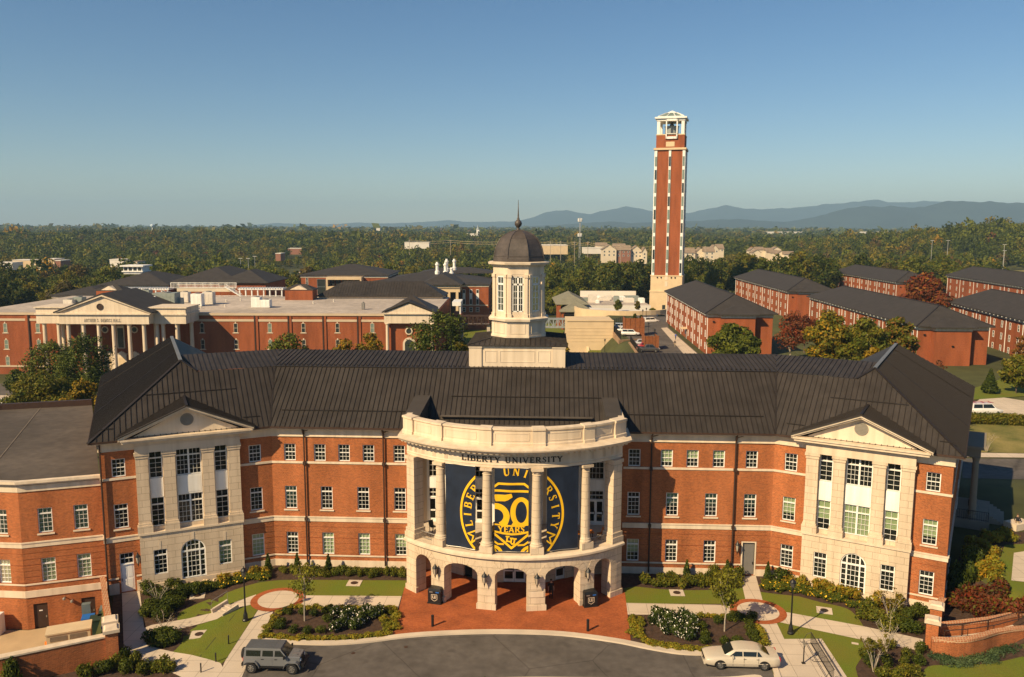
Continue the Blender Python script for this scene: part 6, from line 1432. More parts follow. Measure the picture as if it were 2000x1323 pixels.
# ---- trees round the hall
def big(label, u, vt, wpx, D, kind, seed, nl=5000, sz=.34, z0f=.22, mix=None, nb=13, name='tree', bark='bark', shell=.5):
    p, h = stand(u, vt, D); w = width(wpx, D)
    if kind == 'pine': t = pine_proto(seed, w, h, nl, sz)
    else: t = tree_proto(name, seed, w, h, h*z0f, kind, nl, sz, r0=.02*h+.05, mix=mix, nb=nb, bark=bark, shell=shell)
    return place(t, p, seed*1.3, 1, label)
big('tall dark pine left of the hall roof, the left of two', 104, 664, 118, 163, 'pine', 1); big('tall dark pine left of the hall roof, the right of two', 166, 651, 130, 158, 'pine', 2)
big('broad olive tree at the left behind the low wing', 75, 726, 150, 138, ['lf_olive', 'lf_green'], 3, 11000, .28, mix=[.65, .35]); big('golden tree beside the left roof edge', 160, 738, 95, 128, ['lf_yellow', 'lf_olive'], 4, 7000, .26, mix=[.55, .45])
big('small dark round tree before the far columned hall', 30, 722, 52, 190, ['lf_dark', 'lf_green'], 5, 1800, .34, mix=[.7, .3]); big('low green tree at the corner of the low wing', 128, 775, 70, 118, ['lf_green', 'lf_dark'], 55, 3500, .28, mix=[.6, .4])
big('round dark green tree top showing over the roof ridge', 560, 644, 135, 140, ['needle', 'lf_dark'], 6, 8000, .26, mix=[.7, .3]); big('yellow tree showing over the roof ridge, left of the large pine', 670, 650, 105, 140, ['lf_yellow', 'lf_olive'], 7, 6500, .26, mix=[.5, .5]); big('yellow green tree over the roof ridge below the white gable', 724, 636, 112, 143, ['lf_yellow', 'lf_olive'], 71, 7500, .26, mix=[.45, .55])
big('large pine over the roof ridge left of the cupola', 855, 606, 160, 150, 'pine', 8, 6500, .36); big('yellow bush-like tree beside the cupola base', 904, 648, 85, 128, ['lf_olive', 'lf_yellow'], 9, 3200, .28, mix=[.6, .4])
big('dense green tree before the end wall of the nearest dormitory', 1431, 628, 98, 168, ['lf_green', 'lf_dark'], 10, 6500, .34, mix=[.6, .4]); big('tall dark conifer-like tree right of the dense green tree', 1462, 640, 50, 165, ['lf_dark', 'needle'], 101, 3500, .3, mix=[.6, .4])
big('sparse reddish tree between two dormitories', 1543, 606, 84, 186, ['lf_rust', 'lf_red'], 11, 1900, .32, mix=[.7, .3], bark='palebark', shell=.2); big('dark red tree behind the sparse reddish tree', 1570, 612, 50, 200, ['lf_red', 'lf_rust'], 12, 1700, .34, mix=[.6, .4])
big('leafy green and gold tree before the long dormitory, leftmost', 1618, 603, 98, 158, ['lf_olive', 'lf_green', 'lf_yellow'], 13, 6500, .32, mix=[.5, .3, .2]); big('leafy green tree before the long dormitory, in the middle', 1690, 618, 105, 152, ['lf_green', 'lf_olive'], 14, 6500, .32, mix=[.6, .4]); big('leafy orange tinted tree before the long dormitory, rightmost', 1752, 611, 80, 155, ['lf_olive', 'lf_orange', 'lf_green'], 15, 5200, .32, mix=[.45, .2, .35])
big('small bright yellow tree over the roof ridge at the right', 1704, 666, 56, 124, ['lf_yellow'], 16, 2600, .26); big('round maple tree turning red among the dormitories', 1797, 535, 112, 246, ['lf_red', 'lf_rust', 'lf_orange'], 17, 7000, .46, mix=[.45, .35, .2], z0f=.12)
big('bare reddish shrub tree behind the right roof slope', 1838, 690, 56, 118, ['lf_rust'], 18, 700, .2, bark='palebark', shell=.1); big('light green tree at the right edge before a dormitory', 1990, 694, 74, 150, ['lf_olive', 'lf_green'], 19, 3800, .32, mix=[.5, .5])
big('bare orange tinted tree top at the right edge', 1994, 650, 46, 165, ['lf_orange'], 20, 600, .3, bark='palebark', shell=.2)
def cone(label, u, vb, h, w, z=0, D=None, group=None, seed=0, mats=('lf_dark', 'lf_green')):
    p = gp(u, vb, z) if D is None else stand(u, vb, D)[0]; t = thing('conifer', label, 'conifer', p, group); bl = []
    for i in range(9): f = i/8; bl.append((0, 0, h*(.08+.86*f), w*.5*(1-f*.86)*(.75+.5*min(1, i)), w*.5*(1-f*.86)*(.75+.5*min(1, i)), h*.09))
    me = leaf_object('foliage', [leaf_arrays(bl, int(700*max(1, h*w)*q), .10+.02*h, seed+i, shell=.75) for i, q in enumerate((.7, .3))], list(mats)); o = bpy.data.objects.new('foliage', me); COL.objects.link(o); o.parent = t
    m = MB(); m.tube([(0, 0, -.2), (0, 0, h*.8)], .06, 5, .02); k = m.build('trunk', 'bark', None); k.parent = t; return t
p, h = stand(1938, 722, 150); cone('pointed conifer on the lawn beside the long dormitory', 1938, 765, h, 2.4, D=150, seed=5)
for i, (u, v, lb) in enumerate(((524, 1117, 'clipped dark conifer in the corner of the left wing'), (581, 1116, 'clipped conifer against the left brick front, nearest the downspout'), (642, 1117, 'clipped conifer against the left brick front, nearest the plaza'), (1341, 1129, 'clipped conifer against the right brick front, nearest the plaza'), (1420, 1128, 'clipped conifer against the right brick front, beside the young tree'), (1499, 1133, 'clipped conifer right of the grey steel door'))): cone(lb, u, v, 1.75, .62, -.02, seed=30+i, group='clipped conifers along the brick front')
# ---- young trees
def young(u, v, h, w, z0, label, seed, nl=900, mats=('lf_lime', 'lf_olive')):
    p = gp(u, v); t = tree_proto('young_tree', seed, w, h, z0, list(mats), nl, .13, r0=.07, nb=9, mix=[.6, .4], bark='palebark', shell=.25, twigs=9); return place(t, p, seed, 1, label)
young(595, 1213, 5.4, 2.9, 1.9, 'sparse young tree with lime leaves in the left planting bed', 3, 430); young(1415, 1233, 5.6, 3.0, 1.9, 'young green tree in the right planting bed', 6, 1150, ('lf_lime', 'lf_olive'))
def multistem(u, v, h, w, label, seed, nl=60, z=0, mats=('lf_brown',)):
    p = gp(u, v, z); t = thing('bare_shrub_tree', label, 'shrub', p); r = random.Random(seed); m = MB(); tips = []
    for i in range(7):
        a = i*.9+r.random()*.3; e = (w*.5*math.cos(a)*r.uniform(.6, 1), w*.5*math.sin(a)*r.uniform(.6, 1), h*r.uniform(.75, 1)); md = (e[0]*.35, e[1]*.35, h*.45); m.tube([(0, 0, -.1), md, e], .035, 5, .008)
        for q in range(4): f = r.uniform(.4, .9); b = Vector(md).lerp(Vector(e), f); c = b+Vector((r.uniform(-.4, .4)*w*.5, r.uniform(-.4, .4)*w*.5, r.uniform(.1, .4)*h*.4)); m.tube([b, c], .014, 4, .004); tips.append((c.x, c.y, c.z, .2, .2, .2))
    k = m.build('stems', 'palebark', None); k.parent = t
    if nl: me = leaf_object('foliage', [leaf_arrays(tips, nl, .08, seed, shell=.1)], [mats[0]]); o = bpy.data.objects.new('foliage', me); COL.objects.link(o); o.parent = t
multistem(309, 1186, 2.3, 2.2, 'bare pale multi-stemmed shrub among the shrubs by the left wing', 1, 40, LZ); multistem(322, 1240, 1.7, 1.7, 'small bare shrub beside the round shrub on the left path', 2, 60, LZ); multistem(1737, 1214, 2.5, 2.6, 'bare pale multi-stemmed shrub before the right wing', 3, 160); multistem(1732, 1273, 2.6, 2.2, 'leafless pale multi-stemmed shrub beside the right path', 4, 0); multistem(1706, 1312, 2.6, 2.0, 'multi-stemmed shrub with olive leaves at the bottom right', 5, 650, mats=('lf_olive',))
# ---- shrubs: shared meshes, one object each
SHR = {}
def shrub_mesh(kind, seed):
    k = (kind, seed % 4)
    if k in SHR: return SHR[k]
    r = random.Random(seed); bl = [(r.uniform(-.25, .25), r.uniform(-.25, .25), .32+r.uniform(-.08, .12), .3, .3, .28) for _ in range(6)]
    K = {'green': (['lf_green', 'lf_olive', 'lf_lime'], [.5, .35, .15], 700, .07, .45), 'dark': (['lf_dark', 'lf_green'], [.5, .5], 760, .062, .6), 'lime': (['lf_lime', 'lf_yellow'], [.75, .25], 420, .085, .4), 'yellow': (['lf_yellow', 'lf_lime'], [.5, .5], 420, .095, .4), 'red': (['lf_red', 'lf_rust', 'lf_olive'], [.4, .4, .2], 460, .08, .3), 'rose': (['lf_dark', 'petal'], [.88, .12], 620, .085, .5), 'day': (['lf_green', 'flower'], [.94, .06], 420, .10, .3), 'spiky': (['lf_green', 'lf_lime'], [.6, .4], 360, .16, .3)}[kind]
    me = leaf_object('shrub', [leaf_arrays(bl, int(K[2]*f), K[3]*(.62 if kind == 'rose' and i else 1), seed*3+i, .3 if kind == 'spiky' else .6, shell=(.95 if kind == 'rose' and i else K[4])) for i, f in enumerate(K[1])], K[0]); SHR[k] = me; return me
RS = random.Random(12)
def shrub(kind, u, v, w, h, label, group, z=0.0, name=None):
    p = gpt(u, v) if u > 1845 else gp(u, v, z); o = bpy.data.objects.new(name or {'rose': 'rose_bush', 'day': 'daylily'}.get(kind, 'shrub'), shrub_mesh(kind, RS.randrange(99))); COL.objects.link(o); o.location = (p.x, p.y, tz(p.x, p.y) if p.x < -23 or u > 1845 else 0); o.rotation_euler = (0, 0, RS.random()*6.28); o.scale = (w, w, h/.7); tag(o, label, 'shrub', group)
def row(kind, pts, w, h, label, group, jit=3, z=0.0, step=None):
    """pts: photo pixels of a polyline; plants every `step` px"""
    for i in range(len(pts)-1):
        (a, b), (c, d) = pts[i], pts[i+1]; n = max(1, int(math.hypot(c-a, d-b)/(step or 16)))
        for k in range(n): t = (k+.5)/n; shrub(kind, a+(c-a)*t+RS.uniform(-jit, jit), b+(d-b)*t+RS.uniform(-jit, jit)*.5, w*RS.uniform(.8, 1.2), h*RS.uniform(.8, 1.2), label, group, z)
g = 'low leafy shrubs in the bed before the left brick front'; L1 = 'low leafy green shrub in the mulch bed before the left brick front'
row('green', [(545, 1118), (640, 1122), (795, 1128)], 1.0, .8, L1, g, 5, step=17); row('green', [(600, 1128), (795, 1120)], .9, .7, L1, g, 5, step=20)
g = 'low leafy shrubs in the bed before the right brick front'; L1 = 'low leafy green shrub in the mulch bed before the right brick front'
row('green', [(1252, 1143), (1340, 1147), (1450, 1146)], 1.15, .95, L1, g, 5, step=17); row('green', [(1280, 1136), (1445, 1138)], 1.05, .9, L1, g, 5, step=17); row('green', [(1385, 1128), (1450, 1132)], 1.1, 1.1, L1, g, 4, step=18)
g = 'golden shrubs along the left wing'; row('yellow', [(425, 1135), (470, 1124), (520, 1122)], 1.1, 1.0, 'golden leaved shrub along the foot of the left stone pavilion', g, 4, step=13)
g = 'golden shrubs along the right wing'; row('yellow', [(1535, 1143), (1600, 1156), (1650, 1168), (1680, 1174)], 1.15, 1.05, 'golden leaved shrub along the foot of the right stone pavilion', g, 4, step=14); row('yellow', [(1708, 1186), (1765, 1192)], 1.0, 1.3, 'golden leaved shrub along the foot of the right stone pavilion', g, 4, step=18)
g = 'daylilies before the right wing'; row('day', [(1490, 1148), (1560, 1158), (1640, 1176), (1690, 1190)], 1.2, .55, 'green daylily clump with yellow flowers before the right wing', g, 4, step=10); row('day', [(1492, 1141), (1560, 1151), (1640, 1169)], 1.1, .5, 'green daylily clump with yellow flowers before the right wing', g, 4, step=11)
g = 'daylilies before the left wing'; row('day', [(385, 1150), (440, 1142), (500, 1132), (530, 1130)], 1.1, .55, 'green daylily clump before the left wing', g, 4, step=10, z=-.1); row('day', [(360, 1146), (440, 1134), (500, 1126)], 1.0, .5, 'green daylily clump before the left wing', g, 4, step=12, z=-.1)
g = 'dark evergreen shrubs by the left wing'; Ls = 'dense dark evergreen shrub in the bed by the left wing'
for u, v, w in ((300, 1165, 1.7), (330, 1172, 2.0), (355, 1165, 1.8), (300, 1190, 2.1), (325, 1196, 2.2), (342, 1186, 1.8), (290, 1205, 1.6), (315, 1210, 1.7), (285, 1150, 1.4), (340, 1150, 1.5), (375, 1160, 1.3)): shrub('dark', u, v, w, 1.1, Ls, g, LZ)
g = 'round clipped shrubs at the corner of the left paths'
for u, v, w in ((300, 1252, 1.7), (322, 1250, 1.8), (340, 1248, 1.6), (310, 1262, 1.6), (333, 1261, 1.7)): shrub('dark', u, v, w, 1.0, 'clipped green shrub at the corner of the two left paths', g, LZ)
g = 'evergreen shrubs before the right wing'
for u, v, w in ((1690, 1205, 1.9), (1715, 1215, 2.0), (1745, 1222, 2.0), (1770, 1230, 1.9), (1700, 1192, 1.6), (1760, 1212, 1.8), (1788, 1236, 1.5), (1730, 1234, 1.6), (1785, 1208, 1.7), (1800, 1200, 1.4)): shrub('dark' if u > 1760 else 'green', u, v, w, 1.0, 'spreading evergreen shrub between the right wing and the path', g)
for u, v in ((1517, 1140),): shrub('dark', u+10, v-3, 1.9, 1.3, 'dark rounded shrub right of the grey steel door', None)
for u, v, w, h, lb in ((287, 1165, 1.4, 1.5, 'tall dark shrub in the shade beside the white door'), (388, 1160, 1.3, 1.2, 'dark rounded shrub beside the manhole at the left'), (470, 1105, 1.2, 1.5, 'dark upright shrub in the corner of the left wing')): shrub('dark', u, v, w, h, lb, None, LZ)
g = 'white rose bushes in the left bed'; gr = 'white rose bushes in the right bed'
for u, v, w in ((655, 1204, 1.5), (672, 1212, 1.5), (690, 1205, 1.6), (705, 1214, 1.4), (655, 1232, 1.5), (690, 1228, 1.5), (727, 1208, 1.5), (715, 1200, 1.4), (670, 1225, 1.2), (700, 1225, 1.3), (740, 1203, 1.2)): shrub('rose', u, v, w*.85, .95, 'white flowering rose bush in the left planting bed', g)
for u, v, w in ((1290, 1212, 1.6), (1312, 1217, 1.7), (1335, 1214, 1.7), (1320, 1232, 1.7), (1345, 1236, 1.6), (1300, 1238, 1.3), (1342, 1250, 1.5), (1325, 1245, 1.4), (1278, 1222, 1.2), (1350, 1222, 1.4)): shrub('rose', u, v, w*.92, 1.15, 'white flowering rose bush in the right planting bed', gr)
g = 'small dark shrubs in the left bed'
for u, v in ((562, 1199), (588, 1201), (612, 1203), (640, 1198), (545, 1230), (575, 1235), (602, 1237), (626, 1237), (548, 1220), (640, 1213)): shrub('dark', u, v, .95, .6, 'small dark shrub in the mulch of the left planting bed', g)
g = 'small dark shrubs in the right bed'
for u, v in ((1400, 1218), (1370, 1228), (1375, 1245), (1378, 1258), (1412, 1258), (1440, 1258), (1435, 1208), (1450, 1212), (1462, 1218), (1470, 1208), (1466, 1232), (1470, 1245), (1475, 1255), (1428, 1212)): shrub('dark', u, v, 1.0, .65, 'small dark shrub in the mulch of the right planting bed', g)
g = 'low lime border plants of the left bed'; Lb = 'low lime green border plant edging the left planting bed'
row('lime', [(565, 1188), (775, 1191)], .8, .34, Lb, g, 2, step=11); row('lime', [(772, 1196), (768, 1232)], .95, .42, Lb, g, 4, step=6); row('lime', [(757, 1196), (750, 1238)], .9, .4, Lb, g, 5, step=8); row('lime', [(512, 1246), (600, 1250), (700, 1247), (762, 1240)], .85, .36, Lb, g, 3, step=10); row('lime', [(545, 1198), (516, 1240)], .9, .4, Lb, g, 4, step=8)
g = 'low lime border plants of the right bed'; Lb = 'low lime green border plant edging the right planting bed'
row('lime', [(1232, 1205), (1240, 1248)], .95, .42, Lb, g, 4, step=6); row('lime', [(1246, 1206), (1252, 1250)], .9, .4, Lb, g, 4, step=7); row('lime', [(1250, 1254), (1330, 1270), (1400, 1272)], .85, .38, Lb, g, 3, step=9); row('lime', [(1365, 1206), (1415, 1208)], .8, .4, Lb, g, 3, step=11); row('lime', [(1478, 1224), (1497, 1262)], .9, .42, Lb, g, 4, step=7)
g = 'shrubs at the bottom left corner'; Lc = 'leafy shrub in the mulch below the court wall at the bottom left'
for u, v, w, k in ((245, 1290, 1.3, 'dark'), (265, 1300, 1.2, 'green'), (310, 1310, 1.5, 'green'), (250, 1312, 1.3, 'dark'), (280, 1318, 1.2, 'green'), (200, 1318, 1.4, 'dark'), (170, 1322, 1.3, 'green'), (325, 1322, 1.4, 'green'), (225, 1305, 1.2, 'green')): shrub(k, u, v, w, 1.1, Lc, g, LZ)
shrub('dark', 28, 1345, 1.7, 2.3, 'tall dark glossy shrub before the court wall at the left edge', None, LZ)
g = 'red leaved shrubs in the right garden'
for u, v, w in ((1862, 1180, 1.9), (1878, 1195, 1.9), (1905, 1190, 2.2), (1925, 1178, 2.2), (1945, 1175, 2.2), (1930, 1200, 2.0), (1960, 1195, 2.0), (1975, 1205, 1.8), (1995, 1200, 1.8), (1900, 1172, 1.6), (1955, 1160, 1.8), (1915, 1208, 1.7)): shrub('red', u, v, w, 1.4, 'red and rust leaved shrub in the right garden bed', g)
g = 'dark evergreens in the right garden'
for u, v, w, h in ((1880, 1150, 2.2, 2.6), (1868, 1160, 1.8, 2.3), (1895, 1110, 2.0, 2.2), (1870, 1168, 1.7, 1.5)): shrub('dark', u, v, w, h, 'dark evergreen bush beside the right corner of the hall', g)
g = 'yellow green hedge plants in the right garden'
for u, v in [(1905+RS.uniform(-12, 40), 1060+RS.uniform(0, 75)) for _ in range(34)]: shrub('yellow' if RS.random() < .5 else 'lime', u, v, 1.5, .9, 'yellow green bush in the sloping bed beside the porch', g)
for u, v in [(1935+RS.uniform(-12, 40), 1045+RS.uniform(0, 18)) for _ in range(9)]: shrub('lime', u, v, 1.5, 1.0, 'yellow green bush in the sloping bed beside the porch', g)
g = 'shrubs in the bottom right bed'
for u, v, w, k in ((1690, 1285, 1.2, 'green'), (1700, 1300, 1.1, 'dark'), (1735, 1300, 1.2, 'dark'), (1770, 1285, 1.0, 'green'), (1800, 1275, 1.2, 'dark'), (1750, 1320, 1.5, 'green'), (1785, 1318, 1.4, 'green'), (1725, 1325, 1.3, 'green'), (1795, 1298, 1.1, 'dark'), (1765, 1300, .9, 'green'), (1700, 1268, 1.0, 'green'), (1740, 1265, .9, 'green')): shrub(k, u, v, w, .8, 'low shrub in the mulch bed at the bottom right', g)
shrub('dark', 1768, 1215, 1.2, 1.1, 'dark shrub at the corner of the right pavilion', None)
g = 'plants on the traffic island at the bottom edge'
for u in (928, 948, 1020, 1090, 1157, 1240, 1300): shrub('lime' if u % 3 else 'spiky', u, 1337, .6, .45, 'low green plant on the traffic island at the bottom edge', g)
# ground covers one could not count
bl = []
pj = [gp(*q) for q in ((1830, 1290), (1870, 1294), (1910, 1290), (1950, 1279), (1985, 1268))]
for i in range(len(pj)-1):
    for k in range(9): q = pj[i].lerp(pj[i+1], k/9); bl.append((q.x+RS.uniform(-.4, .4), q.y+RS.uniform(-.6, .7), .08, .6, .5, .22))
me = leaf_object('juniper_cover', [leaf_arrays(bl, 5200, .12, 3, .25, shell=.3)], ['juniper']); o = bpy.data.objects.new('juniper_cover', me); COL.objects.link(o); tag(o, 'spreading blue green juniper along the front ramp wall', 'ground cover', kind='stuff')
# clipped hedge at the right, behind the hall
a, b = gpt(1885, 827), gpt(2090, 836); bl = [(a.x+(b.x-a.x)*k/40, a.y+(b.y-a.y)*k/40, .95+tz(a.x+(b.x-a.x)*k/40, a.y+(b.y-a.y)*k/40), .75, .8, .95) for k in range(41)]
me = leaf_object('hedge', [leaf_arrays(bl, 7000, .16, 8, shell=.6), leaf_arrays(bl, 3500, .16, 9, shell=.6)], ['lf_olive', 'lf_green']); o = bpy.data.objects.new('hedge', me); COL.objects.link(o); tag(o, 'long clipped hedge beyond the dry grass at the right', 'hedge')
p = gp(1898, 862, .9); multistem(1928, 880, 2.6, 2.4, 'thin bare shrub on the dry grass behind the porch', 9, 30, .9)
# rubble at the foot of the left pavilion
m = MB(); r = random.Random(3)
for k in range(70):
    q = FW[-1](2.9+8.7*r.random(), -.35, .75+r.random()*.75); s = r.uniform(.1, .28); m.box((q.x, q.y, -.1+r.random()*.12), (s*1.3, s, s), r.random()*3, .7)
o = m.build('rubble', 'sand'); tag(o, 'loose pale stones along the foot of the left pavilion', 'stones', kind='stuff')
# grass blades on the lawns: one tuft layer so that the turf is not a flat sheet
# =================================================================== the campus behind
class VF(Frame):
    """wall plane facing the camera's way at distance D; turned by `a` degrees (right end nearer for a > 0)"""
    def __init__(s, u, D, a=0.0):
        p = at(u, 600, D); r = rad(a); t = _rt*math.cos(r)-_fw*math.sin(r); n = -_fw*math.cos(r)-_rt*math.sin(r); Frame.__init__(s, p, t, n)
    def uv(s, u, v):
        r = ray(u, v); k = ((s.P-CAM).dot(s.n))/r.dot(s.n); p = CAM+r*k; return (p-s.P).dot(s.t), p.z
    def S(s, u): return s.uv(u, 560)[0]
    def Z(s, v, u=None): return s.uv(u if u is not None else 400, v)[1]
def hip_roof(mb, fr, s0, s1, d0, d1, ze, rise, oh=.8, th=.25, seam=0):
    """hip over s0..s1 and depth d0..d1 (d measured away from the viewer)"""
    s0 -= oh; s1 += oh; d0 -= oh; d1 += oh; A = [fr(s0, ze, -d0), fr(s1, ze, -d0), fr(s1, ze, -d1), fr(s0, ze, -d1)]
    w = min(s1-s0, d1-d0)/2
    if s1-s0 >= d1-d0: R = [fr(s0+w, ze+rise, -(d0+d1)/2), fr(s1-w, ze+rise, -(d0+d1)/2)]; F = [[A[0], A[1], R[1], R[0]], [A[1], A[2], R[1]], [A[2], A[3], R[0], R[1]], [A[3], A[0], R[0]]]
    else: R = [fr((s0+s1)/2, ze+rise, -(d0+w)), fr((s0+s1)/2, ze+rise, -(d1-w))]; F = [[A[0], A[1], R[0]], [A[1], A[2], R[1], R[0]], [A[2], A[3], R[1]], [A[3], A[0], R[0], R[1]]]
    for f in F: mb.face(f)
    B = [p-_up*th for p in A]
    for i in range(4): mb.face([A[i], A[(i+1) % 4], B[(i+1) % 4], B[i]])
    mb.face(B); return A, R
def block(mb, fr, s0, s1, d0, d1, z0, z1): fr.box(mb, s0, s1, z0, z1, -d1, -d0)
FWM = {}
def far_window(parent, fr, s, z, w, h, off=.03, m=('white', 'farglass'), name='window'):
    k = (round(w, 2), round(h, 2), m)
    if k not in FWM:
        q = MB(); f0 = Frame((0, 0), (1, 0), (0, -1)); t = .12 if m[0] == 'white' else .08
        for a, b, c, d in ((-w/2, -w/2+t, 0, h), (w/2-t, w/2, 0, h), (-w/2+t, w/2-t, 0, t), (-w/2+t, w/2-t, h-t, h), (-w/2+t, w/2-t, h*.5-.04, h*.5+.04)): f0.box(q, a, b, c, d, -.05, .04)
        q.slot(1); q.face([f0(-w/2+.05, .05, 0), f0(w/2-.05, .05, 0), f0(w/2-.05, h-.05, 0), f0(-w/2+.05, h-.05, 0)])
        o = q.build(name, list(m)); FWM[k] = o.data; bpy.data.objects.remove(o)
    o = bpy.data.objects.new(name, FWM[k]); COL.objects.link(o); o.location = fr(s, z, off); o.rotation_euler = (0, 0, fr.rz()); par(o, parent); return o
def gable(mb, fr, s0, s1, z, rise, o0, o1, oh=.4):
    c = (s0+s1)/2; pr = [(s0-oh, z), (c, z+rise), (s1+oh, z)]; mb.loft([[fr(s, zz, o) for s, zz in pr] for o in (o0, o1)])
def slab_gable(mb, fr, c, hw, z, rise, o0, o1, th=.3):
    for q in (-1, 1): mb.loft([[fr(c+q*hw, z, o), fr(c, z+rise, o), fr(c, z+rise+th, o), fr(c+q*hw, z+th, o)] for o in (o0, o1)])
def colm(part_parent, fr, s, z0, z1, off, r, m='smooth'):
    q = MB(); p = fr(s, 0, off); q.lathe((p.x, p.y, 0), [(r*1.3, z0), (r*1.3, z0+.4), (r, z0+.5), (r*.85, z1-.5), (r*1.2, z1-.2), (r*1.2, z1)], 12); return q.build('column', m, part_parent)
MT['greenroof'] = mat('grey_green_shingle', (.20, .19, .14), .9, .12, .6, scale2=5); MT['hvac'] = mat('grey_green_steel', (.24, .27, .25), .5, .12, 2); MT['ivory'] = mat('ivory_steel', (.62, .57, .50), .5, .08, 1)
MT['rust'] = mat('brown_timber_fence', (.22, .075, .025), .8, .2, 2); MT['rubblewall'] = brick_mat('rough_stone_block', (.40, .26, .16), (.32, .20, .12), (.22, .14, .08), bw=.9, rh=.35, ms=.03, var=.8); MT['bluegrey'] = mat('blue_grey_steel', (.22, .26, .28), .5, .1, 1); MT['tanroof'] = mat('tan_shingle', (.24, .18, .13), .9, .12, .5)
MT['siding'] = mat('cream_siding', (.62, .53, .40), .8, .08, .2); MT['redbk'] = mat('far_brick_front', (.26, .12, .08), .85, .1, .3); MT['steel'] = mat('galvanised_lattice', (.45, .45, .44), .5, .05, 1); MT['farwhite'] = mat('far_white_wall', (.66, .62, .56), .8, .08, .1)
MT['buff'] = mat('buff_stone', (.52, .41, .29), .8, .06, .4)
# ---- the columned hall
f = VF(400, 222); DH = thing('columned_hall', 'wide red brick hall with a flat roof, a columned pedimented portico and lettering', 'building', f(f.S(200), -9, 0))
S, Zf = f.S, f.Z; zb, ze = -10.5, Zf(613)
mb = MB(); block(mb, f, S(-70), S(850), 0, 54, zb, ze); 
for u in (43, 495, 561, 629, 697): s = S(u); block(mb, f, s+.3, s+.9, -.25, 0, zb, ze-.6)
mb.build('wall', 'brick_far', DH)
mb = MB(); f.box(mb, S(-70), S(850), ze-.45, ze+.15, -.1, .25); f.box(mb, S(-70), S(848), Zf(628), Zf(623.5), -.05, .14); f.box(mb, S(-70), S(848), Zf(718), Zf(715), -.05, .14); mb.build('stone_course', MT['buff'], DH)
mb = MB(); block(mb, f, S(-70)+.3, S(850)-.3, .3, 53.7, ze+.05, ze+.2); mb.build('flat_roof', 'flat_roof', DH)
for s in (S(43)+1.1, S(495), S(561), S(629), S(697)): mb = MB(); f.box(mb, s-.16, s+.16, zb, Zf(616), 0, .32); mb.build('downspout', 'darkmetal', DH)
for u in (4, 68, 391, 457, 524, 590, 657, 725.5):
    for v0, v1 in ((632, 650), (664, 682), (697, 714)):
        if u > 500 and v0 > 690: continue
        z = Zf(v1, u); far_window(DH, f, S(u), z, 1.05, Zf(v0, u)-z, m=('cream', 'greyglass' if u in (4, 68, 524, 725.5) else 'farglass'))
        m = MB(); f.box(m, S(u)-.85, S(u)+.85, z-.18, z, .0, .12); f.box(m, S(u)-.15, S(u)+.15, Zf(v0, u), Zf(v0, u)+.4, 0, .1); m.build('window_trim', 'cream', DH)
P = 9.0                                                   # portico
zt, zc, zp = Zf(600, 200)-.35, Zf(615.5, 200)-.35, Zf(633.5, 200)-.2
f2 = VF(200, 222-P); S2 = f2.S; zt, zc, zp = f2.Z(600.5), f2.Z(615), f2.Z(633)
mb = MB(); block(mb, f2, S2(66), S2(360), 0, P, zp, zt-.3); f2.box(mb, S2(66)-.4, S2(360)+.4, zt-.3, zt, -P, .4); f2.box(mb, S2(66)-.3, S2(360)+.3, zc-.15, zc+.25, -P, .35)
f3 = VF(200, 222-P-3.2); S3 = f3.S; a0, a1 = S3(111), S3(287); z3c, z3p, z3a = f3.Z(615.5), f3.Z(634), f3.Z(578)
block(mb, f3, a0, a1, 0, 3.2+.3, z3p, z3c); f3.box(mb, a0-.5, a1+.5, z3c, z3c+.35, -3, .5)
PT = mb.build('portico', 'cream', DH)
mb = MB(); c_ = (a0+a1)/2; mb.loft([[f3(s, z, o) for s, z in ((a0-.6, z3c+.35), (c_, z3a-.3), (a1+.6, z3c+.35))] for o in (-1.5, .05)])
for q, e in ((-1, a0-.9), (1, a1+.9)): mb.loft([[f3(e, z3c+.3, 0)+f3.n*o+_up*z, f3(c_, z3a-.2, 0)+f3.n*o+_up*z] for o, z in ((-1, 0), (.6, 0), (.6, .4), (-1, .4))] , closed=False)
sub(mb.build('pediment', 'cream', None), PT)
mb = MB(); slab_gable(mb, f3, c_, (a1-a0)/2+1.1, z3c+.4, z3a-z3c-.1, -19, .7); sub(mb.build('gable_roof', 'shingle', None), PT)
mb = MB(); cc = f3(f3.S(193), f3.Z(599.5, 193), .1); mb.loft([[cc+f3.t*r_*math.cos(2*math.pi*k/18)+_up*r_*math.sin(2*math.pi*k/18)+f3.n*o for k in range(18)] for r_, o in ((.85, 0), (.85, .1), (.65, .1), (.65, .02))]); sub(mb.build('round_vent', 'darkmetal', None), PT)
mb = MB(); q, W = text_quads('ARTHUR S. DEMOSS HALL', .82, .2, .5, .15, .09); sc = (f3.S(231.5)-f3.S(160))/W; s0 = (f3.S(231.5)+f3.S(160))/2
for k in q: mb.loft([[f3(s0+p[0]*sc, f3.Z(629.3, 195)+p[1], o) for p in k] for o in (0, .06)])
sub(mb.build('lettering', MT['ventgrey'], None), PT)
for u in (125, 155, 185, 214, 245, 274): sub(colm(None, f3, S3(u), -10, z3p, -.8, .56), PT)
for u in (78, 106, 300, 312, 339.5): sub(colm(None, f2, S2(u), -10, zp, -.8, .56), PT)
for u in (98, 137, 284, 329, 356): sub(colm(None, f2, S2(u)+.0, -10, zp, -4.8, .56), PT)
mb = MB(); z = Zf(679, 230); f.box(mb, S(223), S(238), z-.2, Zf(636, 230), 0, .25); m2 = MB(); f.box(m2, S(225), S(236), z, Zf(641, 230), .25, .3); k = mb.build('arched_window', 'cream', DH); sub(m2.build('pane', 'farglass', None), k)
